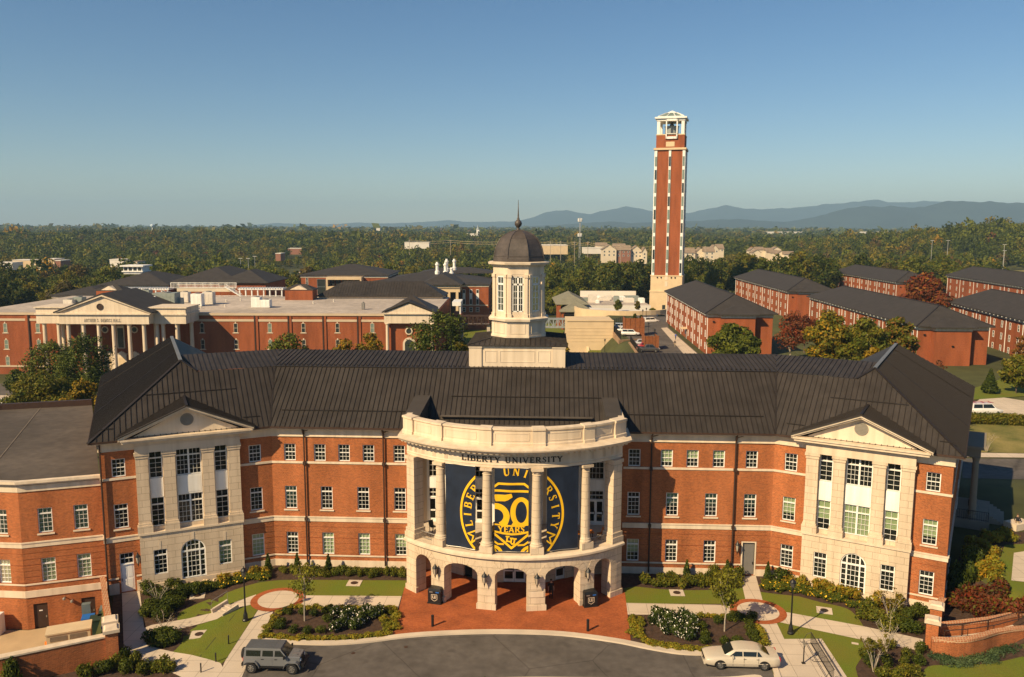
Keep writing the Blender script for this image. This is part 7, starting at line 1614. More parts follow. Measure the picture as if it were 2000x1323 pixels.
for u in (200, 258):
    mb = MB(); c_ = f(S(u), Zf(644, u), 0); mb.loft([[c_+f.t*r_*math.cos(2*math.pi*k/8)+_up*r_*math.sin(2*math.pi*k/8)+f.n*o for k in range(8)] for r_, o in ((1.0, 0), (1.0, .2), (.7, .2), (.7, .05))]); mb.slot(1); mb.face([c_+f.t*.7*math.cos(2*math.pi*k/8)+_up*.7*math.sin(2*math.pi*k/8)+f.n*.06 for k in range(8)]); mb.build('round_window', ['cream', 'farglass'], DH)
for u in (205, 231, 257): mb = MB(); f.box(mb, S(u)-1.3, S(u)+1.3, -9.5, Zf(692, u), 0, .5); gable(mb, f, S(u)-1.3, S(u)+1.3, Zf(692, u), .9, 0, .6, .3); mb.slot(1); f.box(mb, S(u)-.8, S(u)+.8, -9.5, Zf(698, u), .5, .52); mb.build('doorway', ['cream', 'sand'], DH)
# right end pavilion of that hall
f4 = VF(800, 220.5); S4 = f4.S; mb = MB(); block(mb, f4, S4(749), S4(847), 0, 2, f4.Z(632, 800), f4.Z(614, 800)); f4.box(mb, S4(747), S4(849), f4.Z(614, 800), f4.Z(612, 800), -1, .5); gable(mb, f4, S4(751), S4(845), f4.Z(612, 800), f4.Z(593, 800)-f4.Z(612, 800), -1, .1); mb.build('end_pediment', 'cream', DH)
mb = MB(); slab_gable(mb, f4, S4(798), S4(848)-S4(798)+.4, f4.Z(611.5, 800), f4.Z(590, 800)-f4.Z(611, 800), -9, .5); A, R = hip_roof(mb, f4, S4(748)+1, S4(848)-1, 1.5, 13, f4.Z(609, 800), 3.9); mb.build('end_roof', 'roof', DH)
mb = MB()
for d in (0, 50): f4.box(mb, S4(850), S4(853), ze+.1, ze+1.2, -d-4, -d)
mb.build('end_parapet', 'cream', DH) if False else None
colm(DH, f4, S4(755), -9, f4.Z(632, 800), -.2, .5); colm(DH, f4, S4(843), -9, f4.Z(632, 800), -.2, .5)
mb = MB(); c_ = f(S(797.5), Zf(647, 797), .02); mb.loft([[c_+f.t*r_*math.cos(2*math.pi*k/8)+_up*r_*math.sin(2*math.pi*k/8)+f.n*o for k in range(8)] for r_, o in ((1.05, 0), (1.05, .25), (.75, .25), (.75, .05))]); mb.slot(1); mb.face([c_+f.t*.75*math.cos(2*math.pi*k/8)+_up*.75*math.sin(2*math.pi*k/8)+f.n*.06 for k in range(8)]); mb.build('round_window', ['cream', 'farglass'], DH)
mb = MB(); s = S(798); N = 10; zz = Zf(672, 797)
for r_, o, sl in ((1.75, .2, 0), (1.2, .25, 1)): mb.slot(sl); mb.loft([[f(s+r_*math.cos(math.pi*k/N), zz+r_*math.sin(math.pi*k/N), oo) for k in range(N+1)]+[f(s-r_, zz-4, oo), f(s+r_, zz-4, oo)] for oo in (0, o)])
mb.build('arched_doorway', ['cream', 'farglass'], DH)
# back range with a hip roof on the same hall
fe = VF(740, 268); mb = MB(); block(mb, fe, fe.S(622), fe.S(864), 0, 14, zb, fe.Z(580, 740)); mb.build('rear_wall', 'cream', DH); mb = MB(); A, R = hip_roof(mb, fe, fe.S(622), fe.S(864), 0, 14, fe.Z(578.5, 740), fe.Z(557.5, 740)-fe.Z(578.5, 740)+.9); ribs(mb, [A[0], A[1], R[1], R[0]], .9, .08, .08); mb.build('rear_roof', 'roof', DH)
for u0, u1, D, va, ve, vb, lb in ((556, 610, 262, 558, 566, 582, 1), (187, 238, 258, 559, 567, 581, 0)):
    fb = VF((u0+u1)/2, D); mb = MB(); block(mb, fb, fb.S(u0), fb.S(u1), 0, 6, ze, fb.Z(ve, u0)); mb.build('stair_tower', 'brick_far', DH); mb = MB(); gable(mb, fb, fb.S(u0)+2, fb.S(u1)-2, fb.Z(ve, u0), fb.Z(va, u0)-fb.Z(ve, u0), -3, .2); mb.build('tower_gable', 'cream', DH); mb = MB(); hip_roof(mb, fb, fb.S(u0), fb.S(u1), .25, 6, fb.Z(ve, u0), 1.6, .3); mb.build('tower_roof', 'shingle', DH)
# rooftop plant: separate things
def unit(u0, u1, v0, v1, D, m_, label, name='rooftop_unit', dep=2.6):
    fu = VF((u0+u1)/2, D); a, b = fu.S(u0), fu.S(u1); z1 = fu.Z(v0, u0); t = thing(name, label, 'rooftop unit', fu((a+b)/2, ze+.2, 0), 'rooftop units on the columned hall'); q = MB(); fu.box(q, a, b, ze+.35, z1, -dep, 0); q.build('casing', m_, t); q = MB(); fu.box(q, a+.1, b-.1, ze+.2, ze+.36, -dep+.1, -.1); q.build('base_frame', 'iron', t)
    q = MB(); w = b-a; h = z1-ze-.35; n = max(2, int(w/.9))
    for i in range(n): fu.box(q, a+w*(i+.12)/n, a+w*(i+.88)/n, ze+.35+h*.15, z1-h*.15, 0, .04)
    q.build('panel', m_, t); q = MB(); c_ = fu((a+b)/2, z1, -dep/2); q.lathe((c_.x, c_.y, z1), [(min(w, dep)*.32, 0), (min(w, dep)*.32, .25), (min(w, dep)*.25, .28)], 12); q.build('fan_cowl', 'iron', t)
unit(269, 290, 567, 590, 236, 'hvac', 'grey green rooftop unit behind the pediment, narrow and tall'); unit(296, 340, 573, 600, 228, 'hvac', 'large grey green rooftop unit with a bent white duct', dep=4); unit(334, 351, 583, 598, 230, 'hvac', 'small grey green rooftop unit beside the large one')
unit(371, 392, 574.5, 592, 240, 'white', 'white rooftop cabinet right of the grey green units'); unit(394, 414, 571, 588, 246, 'ivory', 'ivory rooftop unit behind the white cabinet'); unit(351, 366, 571, 584, 252, 'ivory', 'ivory rooftop unit near the white railings')
unit(489, 506, 581, 597, 236, 'white', 'white L-shaped rooftop unit on the open roof, taller half'); unit(506, 525, 586, 597, 236, 'white', 'white L-shaped rooftop unit on the open roof, lower half'); unit(121, 139, 586, 598, 230, 'ivory', 'pale rooftop unit left of the pediment, lower one'); unit(140, 158, 581, 598, 232, 'hvac', 'pale rooftop unit left of the pediment, taller one'); unit(705, 711, 592, 598, 232, 'iron', 'small silver roof vent on the open roof', dep=1)
t = thing('roof_duct', 'bent white duct rising beside the large grey green rooftop unit', 'duct', at(303, 600, 227)); q = MB(); fu = VF(300, 227); q.tube([fu(fu.S(304), ze, .2), fu(fu.S(304), fu.Z(584), .2), fu(fu.S(302), fu.Z(581.5), .2), fu(fu.S(297), fu.Z(581.5), .2), fu(fu.S(296), fu.Z(584), .2)], .42, 8); q.build('pipe', 'white', t)
for i, (u, v) in enumerate(((393, 603), (442, 590), (440, 600), (470, 588), (652, 590), (612, 594))): q = MB(); p = gp(u, v, ze+.2); q.lathe((p.x, p.y, ze+.1), [(.22, 0), (.22, .7), (.3, .75), (.05, .9)], 8); o = q.build('roof_vent', 'ivory'); tag(o, 'stubby pale pipe vent standing on the flat roof of the columned hall', 'vent', 'pipe vents on the flat roof')
# white deck, stair and pergolas behind the flat roof
fp = VF(440, 283); t = thing('roof_terrace', 'white railed terrace with a stair and pergolas behind the flat roof', 'terrace', fp(0, ze, 0)); sp, zp_ = fp.S, fp.Z
q = MB(); fp.box(q, sp(345), sp(450), zp_(570), zp_(563), -5, 0); q.build('terrace_wall', 'siding', t)
def rail(s0, s1, z0, z1, o, nm='railing'):
    q = MB(); fp.box(q, s0, s1, z1-.12, z1, o-.1, o); fp.box(q, s0, s1, z0, z0+.1, o-.1, o); n = int((s1-s0)/.45)
    for i in range(n+1): s = s0+(s1-s0)*i/n; w = .12 if i % 6 == 0 else .05; fp.box(q, s-w, s+w, z0+.1, z1-.12, o-.09, o-.01)
    q.build(nm, 'white', t)
rail(sp(334), sp(462), zp_(563), zp_(552), .1); rail(sp(413), sp(550), zp_(585), zp_(577), .6); rail(sp(243), sp(292), zp_(586), zp_(578), 1.0)
q = MB(); a, b = fp(sp(441), zp_(560), .4), fp(sp(474), zp_(580), .4)
q.bar(a, b, 1.4, .35); q.bar(a+_up*1.1+fp.n*.7, b+_up*1.1+fp.n*.7, .1, .1)
for k in range(14): p = a.lerp(b, k/13)+fp.n*.7; q.bar(p, p+_up*1.1, .07, .07)
q.build('stair', 'white', t)
for u0, u1, vt, vb in ((465, 553, 563, 585), (243, 330, 564, 584)):
    q = MB(); fp.box(q, sp(u0), sp(u1), zp_(vt+3), zp_(vt), -4, .4); 
    for k in range(18): s = sp(u0)+(sp(u1)-sp(u0))*k/17; fp.box(q, s-.1, s+.1, zp_(vt), zp_(vt)+.15, -4.2, .7)
    for k in range(8): s = sp(u0)+.5+(sp(u1)-sp(u0)-1)*k/7; fp.box(q, s-.2, s+.2, zp_(vb), zp_(vt+3), -.2, .2)
    q.build('pergola', 'white', t)
# ---- halls farther back on the left
def hiphall(label, u0, u1, D, ve, vr, depth, vb=None, wallm='brick_far', roofm='shingle', name='brick_hall', zb=-10, a=0, band='cream', wins=0, group=None, rise=None):
    fr = VF((u0+u1)/2, D, a); s0, s1 = fr.uv(u0, ve)[0], fr.uv(u1, ve)[0]; z1 = fr.Z(ve, (u0+u1)/2); t = thing(name, label, 'building', fr((s0+s1)/2, zb, -depth/2), group)
    q = MB(); block(q, fr, s0+.8, s1-.8, .8, depth-.8, zb, z1-1.1); q.build('wall', wallm, t); q = MB(); block(q, fr, s0+.6, s1-.6, .6, depth-.6, z1-1.1, z1-.25); q.build('cornice', band, t)
    rz = rise if rise is not None else (fr.Z(vr, (u0+u1)/2)-z1)*(1+depth/2/D)+.0*depth+(32-z1)*(-depth/2/D)*-1*0
    q = MB(); A, R = hip_roof(q, fr, s0+.8, s1-.8, .8, depth-.8, z1, rz); q.build('roof', roofm, t)
    for k in range(wins):
        s = s0+(s1-s0)*(k+.5)/wins; far_window(t, fr, s, z1-4.2, 1.1, 2.2, off=-.77); far_window(t, fr, s, z1-8.0, 1.1, 2.2, off=-.77)
    return t, fr, s0, s1, z1
def rise_for(D, ve, vr, depth, u):   # ridge sits half the depth behind the eave
    return at(u, vr, D+depth/2).z-at(u, ve, D).z
t, fr, s0, s1, z1 = hiphall('brick hall with a grey hip roof crowned by a glazed white lantern', 188, 330, 300, 557, 531, 34, rise=rise_for(300, 557, 530, 34, 260), wins=5)
fl = VF(262, 317); q = MB(); a, b = fl.S(243), fl.S(279); block(q, fl, a, b, 0, 6.6, fl.Z(536), fl.Z(521.5)); fl.box(q, a-.9, b+.9, fl.Z(521.5), fl.Z(519), -7.5, .9); fl.box(q, a-.5, b+.5, fl.Z(532), fl.Z(530), -7, .5); k = q.build('roof_lantern', 'white', t)
for i in range(4): w = (b-a)/4; m = MB(); fl.box(m, a+w*i+.25, a+w*(i+1)-.25, fl.Z(529.5), fl.Z(523), .0, .04); sub(m.build('lantern_pane', 'farglass', None), k)
t, fr, s0, s1, z1 = hiphall('broad hall with overlapping grey hip roofs behind the white terrace', 330, 470, 306, 551, 521, 40, rise=rise_for(306, 551, 520, 40, 400)); q = MB(); f5 = VF(480, 300); A, R = hip_roof(q, f5, f5.S(425), f5.S(521), 0, 26, f5.Z(552, 480), rise_for(300, 552, 526, 26, 480)); q.build('side_roof', 'shingle', t); q = MB(); block(q, f5, f5.S(428), f5.S(519), 0, 26, -10, f5.Z(553, 480)); q.build('side_wall', 'brick_far', t); q = MB(); fr2 = VF(403, 315); block(q, fr2, fr2.S(398), fr2.S(407), 0, 5, fr2.Z(546), fr2.Z(541)); q.build('dormer', 'siding', t)
t, fr, s0, s1, z1 = hiphall('low hall with a plain grey hip roof behind the left end of the flat roof', 95, 205, 285, 577, 557, 30, rise=rise_for(285, 577, 557, 30, 150), wallm='siding')
t, fr, s0, s1, z1 = hiphall('brick hall with a glazed roof monitor and an amber stone loggia', 583, 760, 335, 537.5, 515.5, 34, rise=rise_for(335, 537.5, 515.5, 34, 670)); q = MB(); fm = VF(672, 344); block(q, fm, fm.S(642), fm.S(703), 0, 5, fm.Z(536), fm.Z(525)); k = q.build('roof_monitor', 'shingle', t)
for i in range(10): a = fm.S(643)+(fm.S(702)-fm.S(643))*i/10; m = MB(); fm.box(m, a+.12, a+(fm.S(702)-fm.S(643))/10-.12, fm.Z(533.5), fm.Z(527.5), 0, .06); sub(m.build('monitor_pane', MT['blind'], None), k)
fg = VF(672, 331); q = MB(); block(q, fg, fg.S(637), fg.S(706), 0, 5, fg.Z(546), fg.Z(541)); block(q, fg, fg.S(637), fg.S(706), 0, 5, -10, fg.Z(559)); 
for u in (637, 703): block(q, fg, fg.S(u), fg.S(u+3), 0, 5, fg.Z(559), fg.Z(546))
q.build('loggia', 'sand', t)
for i in range(5): a = fg.S(641)+(fg.S(702)-fg.S(641))*i/5; far_window(t, fg, a+1.3, fg.Z(558), 1.9, fg.Z(546)-fg.Z(558), off=-1.5, m=('darkmetal', 'farglass'))
far_window(t, fr, fr.S(627), fr.Z(575), 3.4, fr.Z(545)-fr.Z(575), off=-.6, m=('bluegrey', 'farglass')); far_window(t, fr, fr.S(599), fr.Z(557), .9, 3.4, off=-.7)
t, fr, s0, s1, z1 = hiphall('large brick science hall with dark hip roofs and white roof stacks', 708, 958, 322, 555, 531, 44, rise=rise_for(322, 555, 531, 44, 830)); q = MB(); fs2 = VF(860, 312); A, R = hip_roof(q, fs2, fs2.S(822), fs2.S(899), 0, 30, fs2.Z(556, 860), rise_for(312, 556, 535, 12, 860), .8); q.build('front_roof', 'shingle', t)
q = MB(); block(q, fs2, fs2.S(824), fs2.S(898), 0, 12, fs2.Z(563, 860), fs2.Z(556.5, 860)); block(q, fs2, fs2.S(836), fs2.S(898), 0.4, 12, fs2.Z(571, 860), fs2.Z(563, 860))
for u in (840, 856, 874, 890): block(q, fs2, fs2.S(u), fs2.S(u+5), .4, 2, -10, fs2.Z(571, 860))
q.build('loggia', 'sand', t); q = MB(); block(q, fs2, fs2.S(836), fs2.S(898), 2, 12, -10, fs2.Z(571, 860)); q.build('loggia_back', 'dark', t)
for u in (906, 919.5, 932.5):
    z = fr.Z(596, u); q = MB(); fr.box(q, fr.S(u)-.55, fr.S(u)+.55, z, fr.Z(566, u), -.78, -.7); k = q.build('window_strip', 'white', t)
    for va, vb2 in ((567, 573), (585, 595)): m = MB(); fr.box(m, fr.S(u)-.42, fr.S(u)+.42, fr.Z(vb2, u), fr.Z(va, u), -.7, -.68); sub(m.build('pane', 'farglass', None), k)
    far_window(t, fr, fr.S(u), fr.Z(610, u), 1.3, 1.9, off=-.75)
q = MB(); fr.box(q, fr.S(900), fr.S(953), fr.Z(597.5, 925), fr.Z(596, 925), -.8, -.7); q.build('stone_course', 'cream', t)
q = MB(); f6 = VF(890, 360); hip_roof(q, f6, f6.S(822), f6.S(962), 0, 20, f6.Z(533, 890), rise_for(360, 533, 522, 20, 890)); q.build('rear_roof', 'shingle', t)
for i, (u, v0, v1, D) in enumerate(((854, 512, 533, 340), (870, 513, 533, 340), (872.5, 506, 528, 350), (887.5, 506, 525, 350), (882, 523, 532, 340))):
    p = at(u, v1+3, D); h = at(u, v0, D).z-p.z; q = MB(); q.lathe((p.x, p.y, p.z), [(.95, 0), (.95, .25*h), (.62, .3*h), (.62, .72*h), (.85, .74*h), (.85, .86*h), (.5, .88*h), (.5, h)], 12); o = q.build('exhaust_stack', 'white'); tag(o, ['white exhaust stack on the science hall roof, front left', 'white exhaust stack on the science hall roof, front middle', 'white exhaust stack on the science hall roof, rear middle', 'white exhaust stack on the science hall roof, rear right', 'short white exhaust stub on the science hall roof'][i], 'exhaust stack', 'exhaust stacks on the science hall')
q = MB(); fx = VF(865, 262); t2 = thing('entrance_pavilion', 'white flat-roofed entrance pavilion on brick piers at the end of the columned hall', 'pavilion', fx(fx.S(892), -8, 0)); block(q, fx, fx.S(883), fx.S(900), 0, 10, fx.Z(598, 890), fx.Z(590, 890)); q.build('roof_slab', 'white', t2)
for k in range(4): q = MB(); block(q, fx, fx.S(897), fx.S(899.5), .3+2.8*k, .9+2.8*k, fx.Z(614, 890), fx.Z(598, 890)); q.build('post', 'white', t2)
q = MB(); block(q, fx, fx.S(883), fx.S(901), 0, 10, -9, fx.Z(614, 890)); q.build('brick_base', 'brick_far', t2)
# ---- bell tower
ft = VF(1300, 338, 15.5); zt0 = -5; t = thing('bell_tower', 'tall square brick tower with white window strips and an open white belfry', 'tower', ft(0, zt0, -6)); uvz = lambda v: ft.Z(v, 1302); W_ = 6.08; Dp = 12.2
q = MB(); block(q, ft, -W_+.35, W_-.35, .35, Dp-.35, uvz(538), uvz(290)); block(q, ft, -W_+.5, W_-.5, .5, Dp-.5, uvz(289), uvz(263)); q.build('shaft', 'brick_far', t)
q = MB(); block(q, ft, -W_-.5, W_+.5, -.5, Dp+.5, zt0-3, uvz(569)); block(q, ft, -W_-.25, W_+.25, -.25, Dp+.25, uvz(569), uvz(539)); ft.box(q, -W_-.65, W_+.65, uvz(571), uvz(568.5), -Dp-.65, .65); ft.box(q, -W_-.45, W_+.45, uvz(540), uvz(538), -Dp-.4, .4); q.build('stone_base', 'sand', t)
q = MB(); ft.box(q, -W_-.35, W_+.35, uvz(293), uvz(289), -Dp-.35, .35); ft.box(q, -1.7, 1.7, uvz(286.5), uvz(277), -.55, -.38); ft.box(q, -W_+.4, W_-.4, uvz(264), uvz(262), -Dp+.4, -.4); q.build('stone_band', 'sand', t)
side = Frame(ft(W_, 0, 0), -ft.n, ft.t)
for nm, fr_, ss in (('front', ft, (-W_+.62, 0.05, W_-.62)), ('side', side, (.62, Dp/2, Dp-.62)), ('left', Frame(ft(-W_, 0, 0), -ft.n, -ft.t), (.62,))):
    for s in ss:
        w = .46; q = MB(); fr_.box(q, s-w, s+w, uvz(538), uvz(293.2), -.4, -.05 if nm == 'front' else .02); k = q.build('window_strip', 'white', t)
        for j in range(9):
            vt = 306+26.0*j; m = MB(); fr_.box(m, s-w*.8, s+w*.8, uvz(vt+19), uvz(vt), -.06, .02 if nm == 'front' else .06); sub(m.build('pane', 'farglass' if (j*7+int(s*3)) % 3 == 0 else 'greyglass', None), k)
zf0, zf1 = uvz(263), uvz(236)
q = MB()
for s in (-W_+1.3, W_-1.3):
    for d in (1.3, Dp-1.3): q = MB(); block(q, ft, s-.6, s+.6, d-.6, d+.6, zf0, zf1); q.build('belfry_pier', 'white', t)
q = MB(); ft.box(q, -W_+.5, W_-.5, zf1, uvz(231.5), -Dp+.5, -.5); ft.box(q, -W_-.2, W_+.2, uvz(231.5), uvz(228.3), -Dp-.2, .2); q.build('belfry_entablature', 'white', t)
q = MB(); a, b = ft.S(1293)-.2, ft.S(1314)+.1
for x0, x1, v0, v1 in ((a, a+.45, 271.5, 233), (b-.45, b, 271.5, 233), (a, b, 271.5, 267), (a, b, 236.5, 233), (a, b, 262, 261)): ft.box(q, x0, x1, uvz(v0), uvz(v1), -.6, .1)
q.build('belfry_window', 'white', t)
q = MB(); p = ft(0, 0, -Dp/2); q.lathe((p.x, p.y, 0), [(2.7, zf0), (2.7, uvz(246)), (3.0, uvz(245.5)), (3.0, uvz(244.5))], 20); q.build('belfry_drum', 'bluegrey', t)
q = MB(); q.lathe((p.x, p.y, uvz(244)), [(1.1, -.2), (.9, .3), (.65, 1.0), (.5, 1.6), (.2, 1.9), (.05, 2.0)], 16); q.build('bell', 'copper', t)
rz0 = uvz(228.3); A = [ft(-W_+.4, rz0, -.4), ft(W_-.4, rz0, -.4), ft(W_-.4, rz0, -Dp+.4), ft(-W_+.4, rz0, -Dp+.4)]; ap = ft(0, uvz(212.5), -Dp/2)
q = MB()
B = [a.lerp(ap, .62) for a in A]; C_ = [a.lerp(ap, .12) for a in A]
for i in range(4):
    j = (i+1) % 4; q.face([A[i], A[j], C_[j], C_[i]]); q.face([B[i], B[j], ap]); q.bar(C_[i], B[i], .5, .3)
    for e in (.33, .66): q.bar(C_[i].lerp(C_[j], e), B[i].lerp(B[j], e), .25, .2)
q.build('roof_frame', 'white', t); q = MB()
for i in range(4): j = (i+1) % 4; q.face([x-_up*.1 for x in (C_[i], C_[j], B[j], B[i])])
q.build('skylight', 'greyglass', t)
q = MB(); ft.box(q, ft.S(1294.5), ft.S(1300.5), uvz(608), uvz(596), .5, .56); q.build('door', 'farglass', t)
for s in (-3.6, -2.1, 2.0, 3.5): q = MB(); c_ = ft(s, uvz(542.5), .25); q.lathe(c_, [(.02, -.3), (.3, -.25), (.3, .25), (.02, .3)], 8); q.build('round_light', 'black', t)
q = MB(); ft.box(q, -.55, .55, uvz(560), uvz(550), .26, .34); ft.box(q, -.55, .55, uvz(547), uvz(540), .26, .34); q.build('stone_panel', 'cream', t)
# ---- dormitories
def dorm(label, FL_, NL, NR, zeave, rid, n, zb=1.0, rows=3, group='brick dormitories', winside=True, bump=True):
    a, b, c = gp(*FL_, zeave), gp(*NL, zeave), gp(*NR, zeave); ax = (a-b); L_ = ax.length; ax.normalize(); wv = Vector((ax.y, -ax.x, 0)); wv = wv if wv.dot(c-b) > 0 else -wv; W = max(11, (c-b).dot(wv)); W = min(W, 17)
    fr = Frame(b, wv, -ax)                                  # near end wall: s across, depth along the building
    t = thing('dormitory', label, 'building', b+ax*L_/2+wv*W/2-_up*zeave, group); oh = .95
    q = MB(); block(q, fr, oh, W-oh, oh, L_-oh, zb-4, zeave-1.0)
    if bump: block(q, fr, W*.22, W*.68, -.9, oh, zb-4, zeave-1.0)
    q.build('wall', 'brick_far', t)
    q = MB(); block(q, fr, oh-.1, W-oh+.1, oh-.1, L_-oh+.1, zeave-1.0, zeave-.2)
    if bump: block(q, fr, W*.22-.1, W*.68+.1, -1.0, oh-.1, zeave-1.0, zeave-.2)
    q.build('eaves_band', 'smooth', t)
    q = MB(); rise = rid; A, R = hip_roof(q, fr, oh, W-oh, oh, L_-oh, zeave-.05, rise, oh, .2)
    if bump: A2, R2 = hip_roof(q, fr, W*.22, W*.68, -.9, 6, zeave-.045, rise*.42, oh, .2)
    q.build('roof', 'shingle', t)
    q = MB(); q.bar(R[0]+_up*.05, R[1]+_up*.05, .3, .12)
    for i, j in ((0, 0), (1, 0)): q.bar(A[i]+_up*.05, R[j]+_up*.05, .25, .1)
    q.build('ridge_tiles', 'seam', t)
    lf = Frame(b+wv*oh, ax, -wv); H_ = (zeave-1.0-zb)/rows
    q = MB()
    for k in range(n+1):
        if k % 2 == 0: s = oh+.6+(L_-2*oh-1.2)*k/n; dq = MB(); lf.box(dq, s-.1, s+.1, zb-3, zeave-1.0, .0, .12); dq.build('downpipe', 'white', t)
    for k in range(int(L_/2.4)): s = 1+k*2.4; lf.box(q, s-.09, s+.09, zeave-.55, zeave-.2, .1, .9)
    q.build('eaves_brackets', 'white', t)['kind'] = 'stuff'
    for k in range(n):
        s = oh+.6+(L_-2*oh-1.2)*(k+.5)/n
        for r_ in range(rows): far_window(t, lf, s, zb+.75+H_*r_, .95, 1.65)
    for s, z in ((W*.13, zeave-2.2), (W*.45, zeave-4.5)): q = MB(); fr.box(q, s-.22, s+.22, z, z+.3, -oh if s < W*.2 else .9, -oh+.3 if s < W*.2 else 1.15); q.build('wall_light', 'black', t)
    return t, fr, lf, L_, W
D1, fr1, lf1, L1_, W1 = dorm('nearest dormitory with a dark hip roof, right of the car park', (1296.4, 567.6), (1377.4, 612.3), (1511.7, 609.9), 12.0, 3.9, 14, zb=2.2)
q = MB(); lf1.box(q, L1_*.42, L1_*.42+2.6, 4.6, 4.9, .0, 1.6); q.build('door_canopy', 'sand', D1); q = MB(); lf1.box(q, L1_*.42+.5, L1_*.42+2.1, 2.0, 4.4, .0, .06); q.build('door', 'darkmetal', D1)
dorm('dormitory behind the sparse reddish tree', (1431.8, 541), (1537, 568.8), (1628, 566), 11, 3.9, 14, zb=1)
dorm('long dormitory behind the green and gold trees', (1574.4, 578.2), (1790.4, 637), (1974, 636), 10.6, 3.9, 16, zb=1)
dorm('dormitory partly hidden by the round red maple', (1623, 530.5), (1750, 551), (1910.6, 553), 11, 3.9, 15, zb=1)
dorm('dormitory at the right edge, farther one', (1845, 537), (2075, 572), (2200, 570), 11, 4.4, 14, zb=1)
dorm('dormitory at the right edge, nearer one', (1848, 589), (2120, 655), (2290, 650), 11, 4.4, 16, zb=1)
# ---- plaza buildings between the cupola and the tower
fa = VF(1130, 300); t = thing('arcaded_hall', 'low brick hall with arched openings and a grey green hip roof', 'building', fa(0, -6, 0)); q = MB(); hs = []
za = fa.Z(623, 1130); wall(q, fa, fa.S(1097), fa.S(1156), za-4, fa.Z(609, 1130), [(fa.S(u)-2.3, fa.S(u)+2.3, za-4, fa.Z(616, 1130)) for u in (1114, 1136.5)], depth=1.2, back=1); N = 10
for u in (1114, 1136.5):
    for k in range(N):
        a0, a1 = math.pi*k/N, math.pi*(k+1)/N; s = fa.S(u); zz = fa.Z(616, 1130); q.slot(1); q.face([fa(s-2.3*math.cos(a0), zz, .03), fa(s-2.3*math.cos(a1), zz, .03), fa(s-2.3*math.cos(a1), zz+1.25*math.sin(a1), .03), fa(s-2.3*math.cos(a0), zz+1.25*math.sin(a0), .03)]); q.slot(0)
block(q, fa, fa.S(1091), fa.S(1097), 4, 14, za-4, fa.Z(600, 1130)); q.build('wall', ['brick_far', 'dark'], t)
q = MB(); hip_roof(q, fa, fa.S(1097), fa.S(1158), 0, 13, fa.Z(608.5, 1130), 3.4, .7); hip_roof(q, fa, fa.S(1091), fa.S(1150), 6, 34, fa.Z(597, 1130), 3.2, .7); q.build('roof', 'greenroof', t)
fb = VF(1205, 318); t = thing('flat_roofed_hall', 'pale flat-roofed hall crowded with rooftop machinery beside the tower', 'building', fb(0, -6, 0)); q = MB(); block(q, fb, fb.S(1146), fb.S(1272), 0, 40, -8, fb.Z(597, 1205)); q.build('wall', 'farwhite', t); q = MB(); block(q, fb, fb.S(1147), fb.S(1271), .5, 39, fb.Z(597, 1205), fb.Z(597, 1205)+.1); q.build('flat_roof', 'flat_roof', t)
q = MB(); zr = fb.Z(597, 1205); block(q, fb, fb.S(1150), fb.S(1272), 39, 40, zr, zr+2.6); q.build('parapet', 'farwhite', t); rr = random.Random(5)
for i, (u, d, w, h) in enumerate(((1164, 12, 3.4, 3.0), (1152, 16, 2, 1.2), (1178, 22, 3, 1.6), (1191, 20, 5, 1.0), (1214, 14, 2.2, 2.2), (1226, 18, 3.2, 1.8), (1238, 12, 4, 1.6), (1250, 16, 4.4, 2.2), (1262, 10, 2.4, 1.8), (1203, 26, 3, 1.5), (1244, 28, 2.5, 1.2), (1172, 8, 1.4, 1.0))):
    q = MB(); s = fb.S(u); block(q, fb, s-w/2, s+w/2, d, d+2.2, zr+.1, zr+.1+h); fb.box(q, s-w*.4, s+w*.4, zr+.1+h, zr+.3+h, -d-1.8, -d-.4); o = q.build('rooftop_unit', ['ivory', 'hvac', 'white'][i % 3]); tag(o, 'pale machine box on the flat-roofed hall beside the tower', 'rooftop unit', 'machines on the flat-roofed hall')
t = thing('round_terrace', 'curved sandstone terrace wall with planting below the tower', 'terrace', at(1200, 620, 290)); q = MB(); c_ = at(1215, 620, 300); c_.z = 0
pts = [(c_.x-17*math.cos(a), c_.y-17*math.sin(a)*.9) for a in [math.pi*k/24 for k in range(-4, 22)]]; zt_ = at(1200, 607, 286).z; a, b = offpoly(pts, -.4), offpoly(pts, .4)
q.loft([[(p[0], p[1], -9), (w_[0], w_[1], -9), (w_[0], w_[1], zt_), (p[0], p[1], zt_)] for p, w_ in zip(a, b)]); q.build('curved_wall', 'sand', t); q = MB(); q.prism([(p[0], p[1]) for p in pts], zt_-1.2, zt_-.9); q.build('terrace_floor', 'farwhite', t)
fc_ = VF(1155, 236); t = thing('sandstone_block', 'plain sandstone building end with banded joints left of the retaining walls', 'building', fc_(0, -8, 0)); q = MB(); block(q, fc_, fc_.S(1109), fc_.S(1200), 0, 12, -12, fc_.Z(627, 1155)); q.build('wall', 'sand', t); q = MB()
for v in (641, 647.5, 654, 660, 667): fc_.box(q, fc_.S(1109)-.02, fc_.S(1200), fc_.Z(v, 1155)-.12, fc_.Z(v, 1155)+.02, -.02, .06)
fc_.box(q, fc_.S(1108), fc_.S(1200), fc_.Z(628, 1155), fc_.Z(625.5, 1155), -.3, .2); q.build('band', 'sand', t)
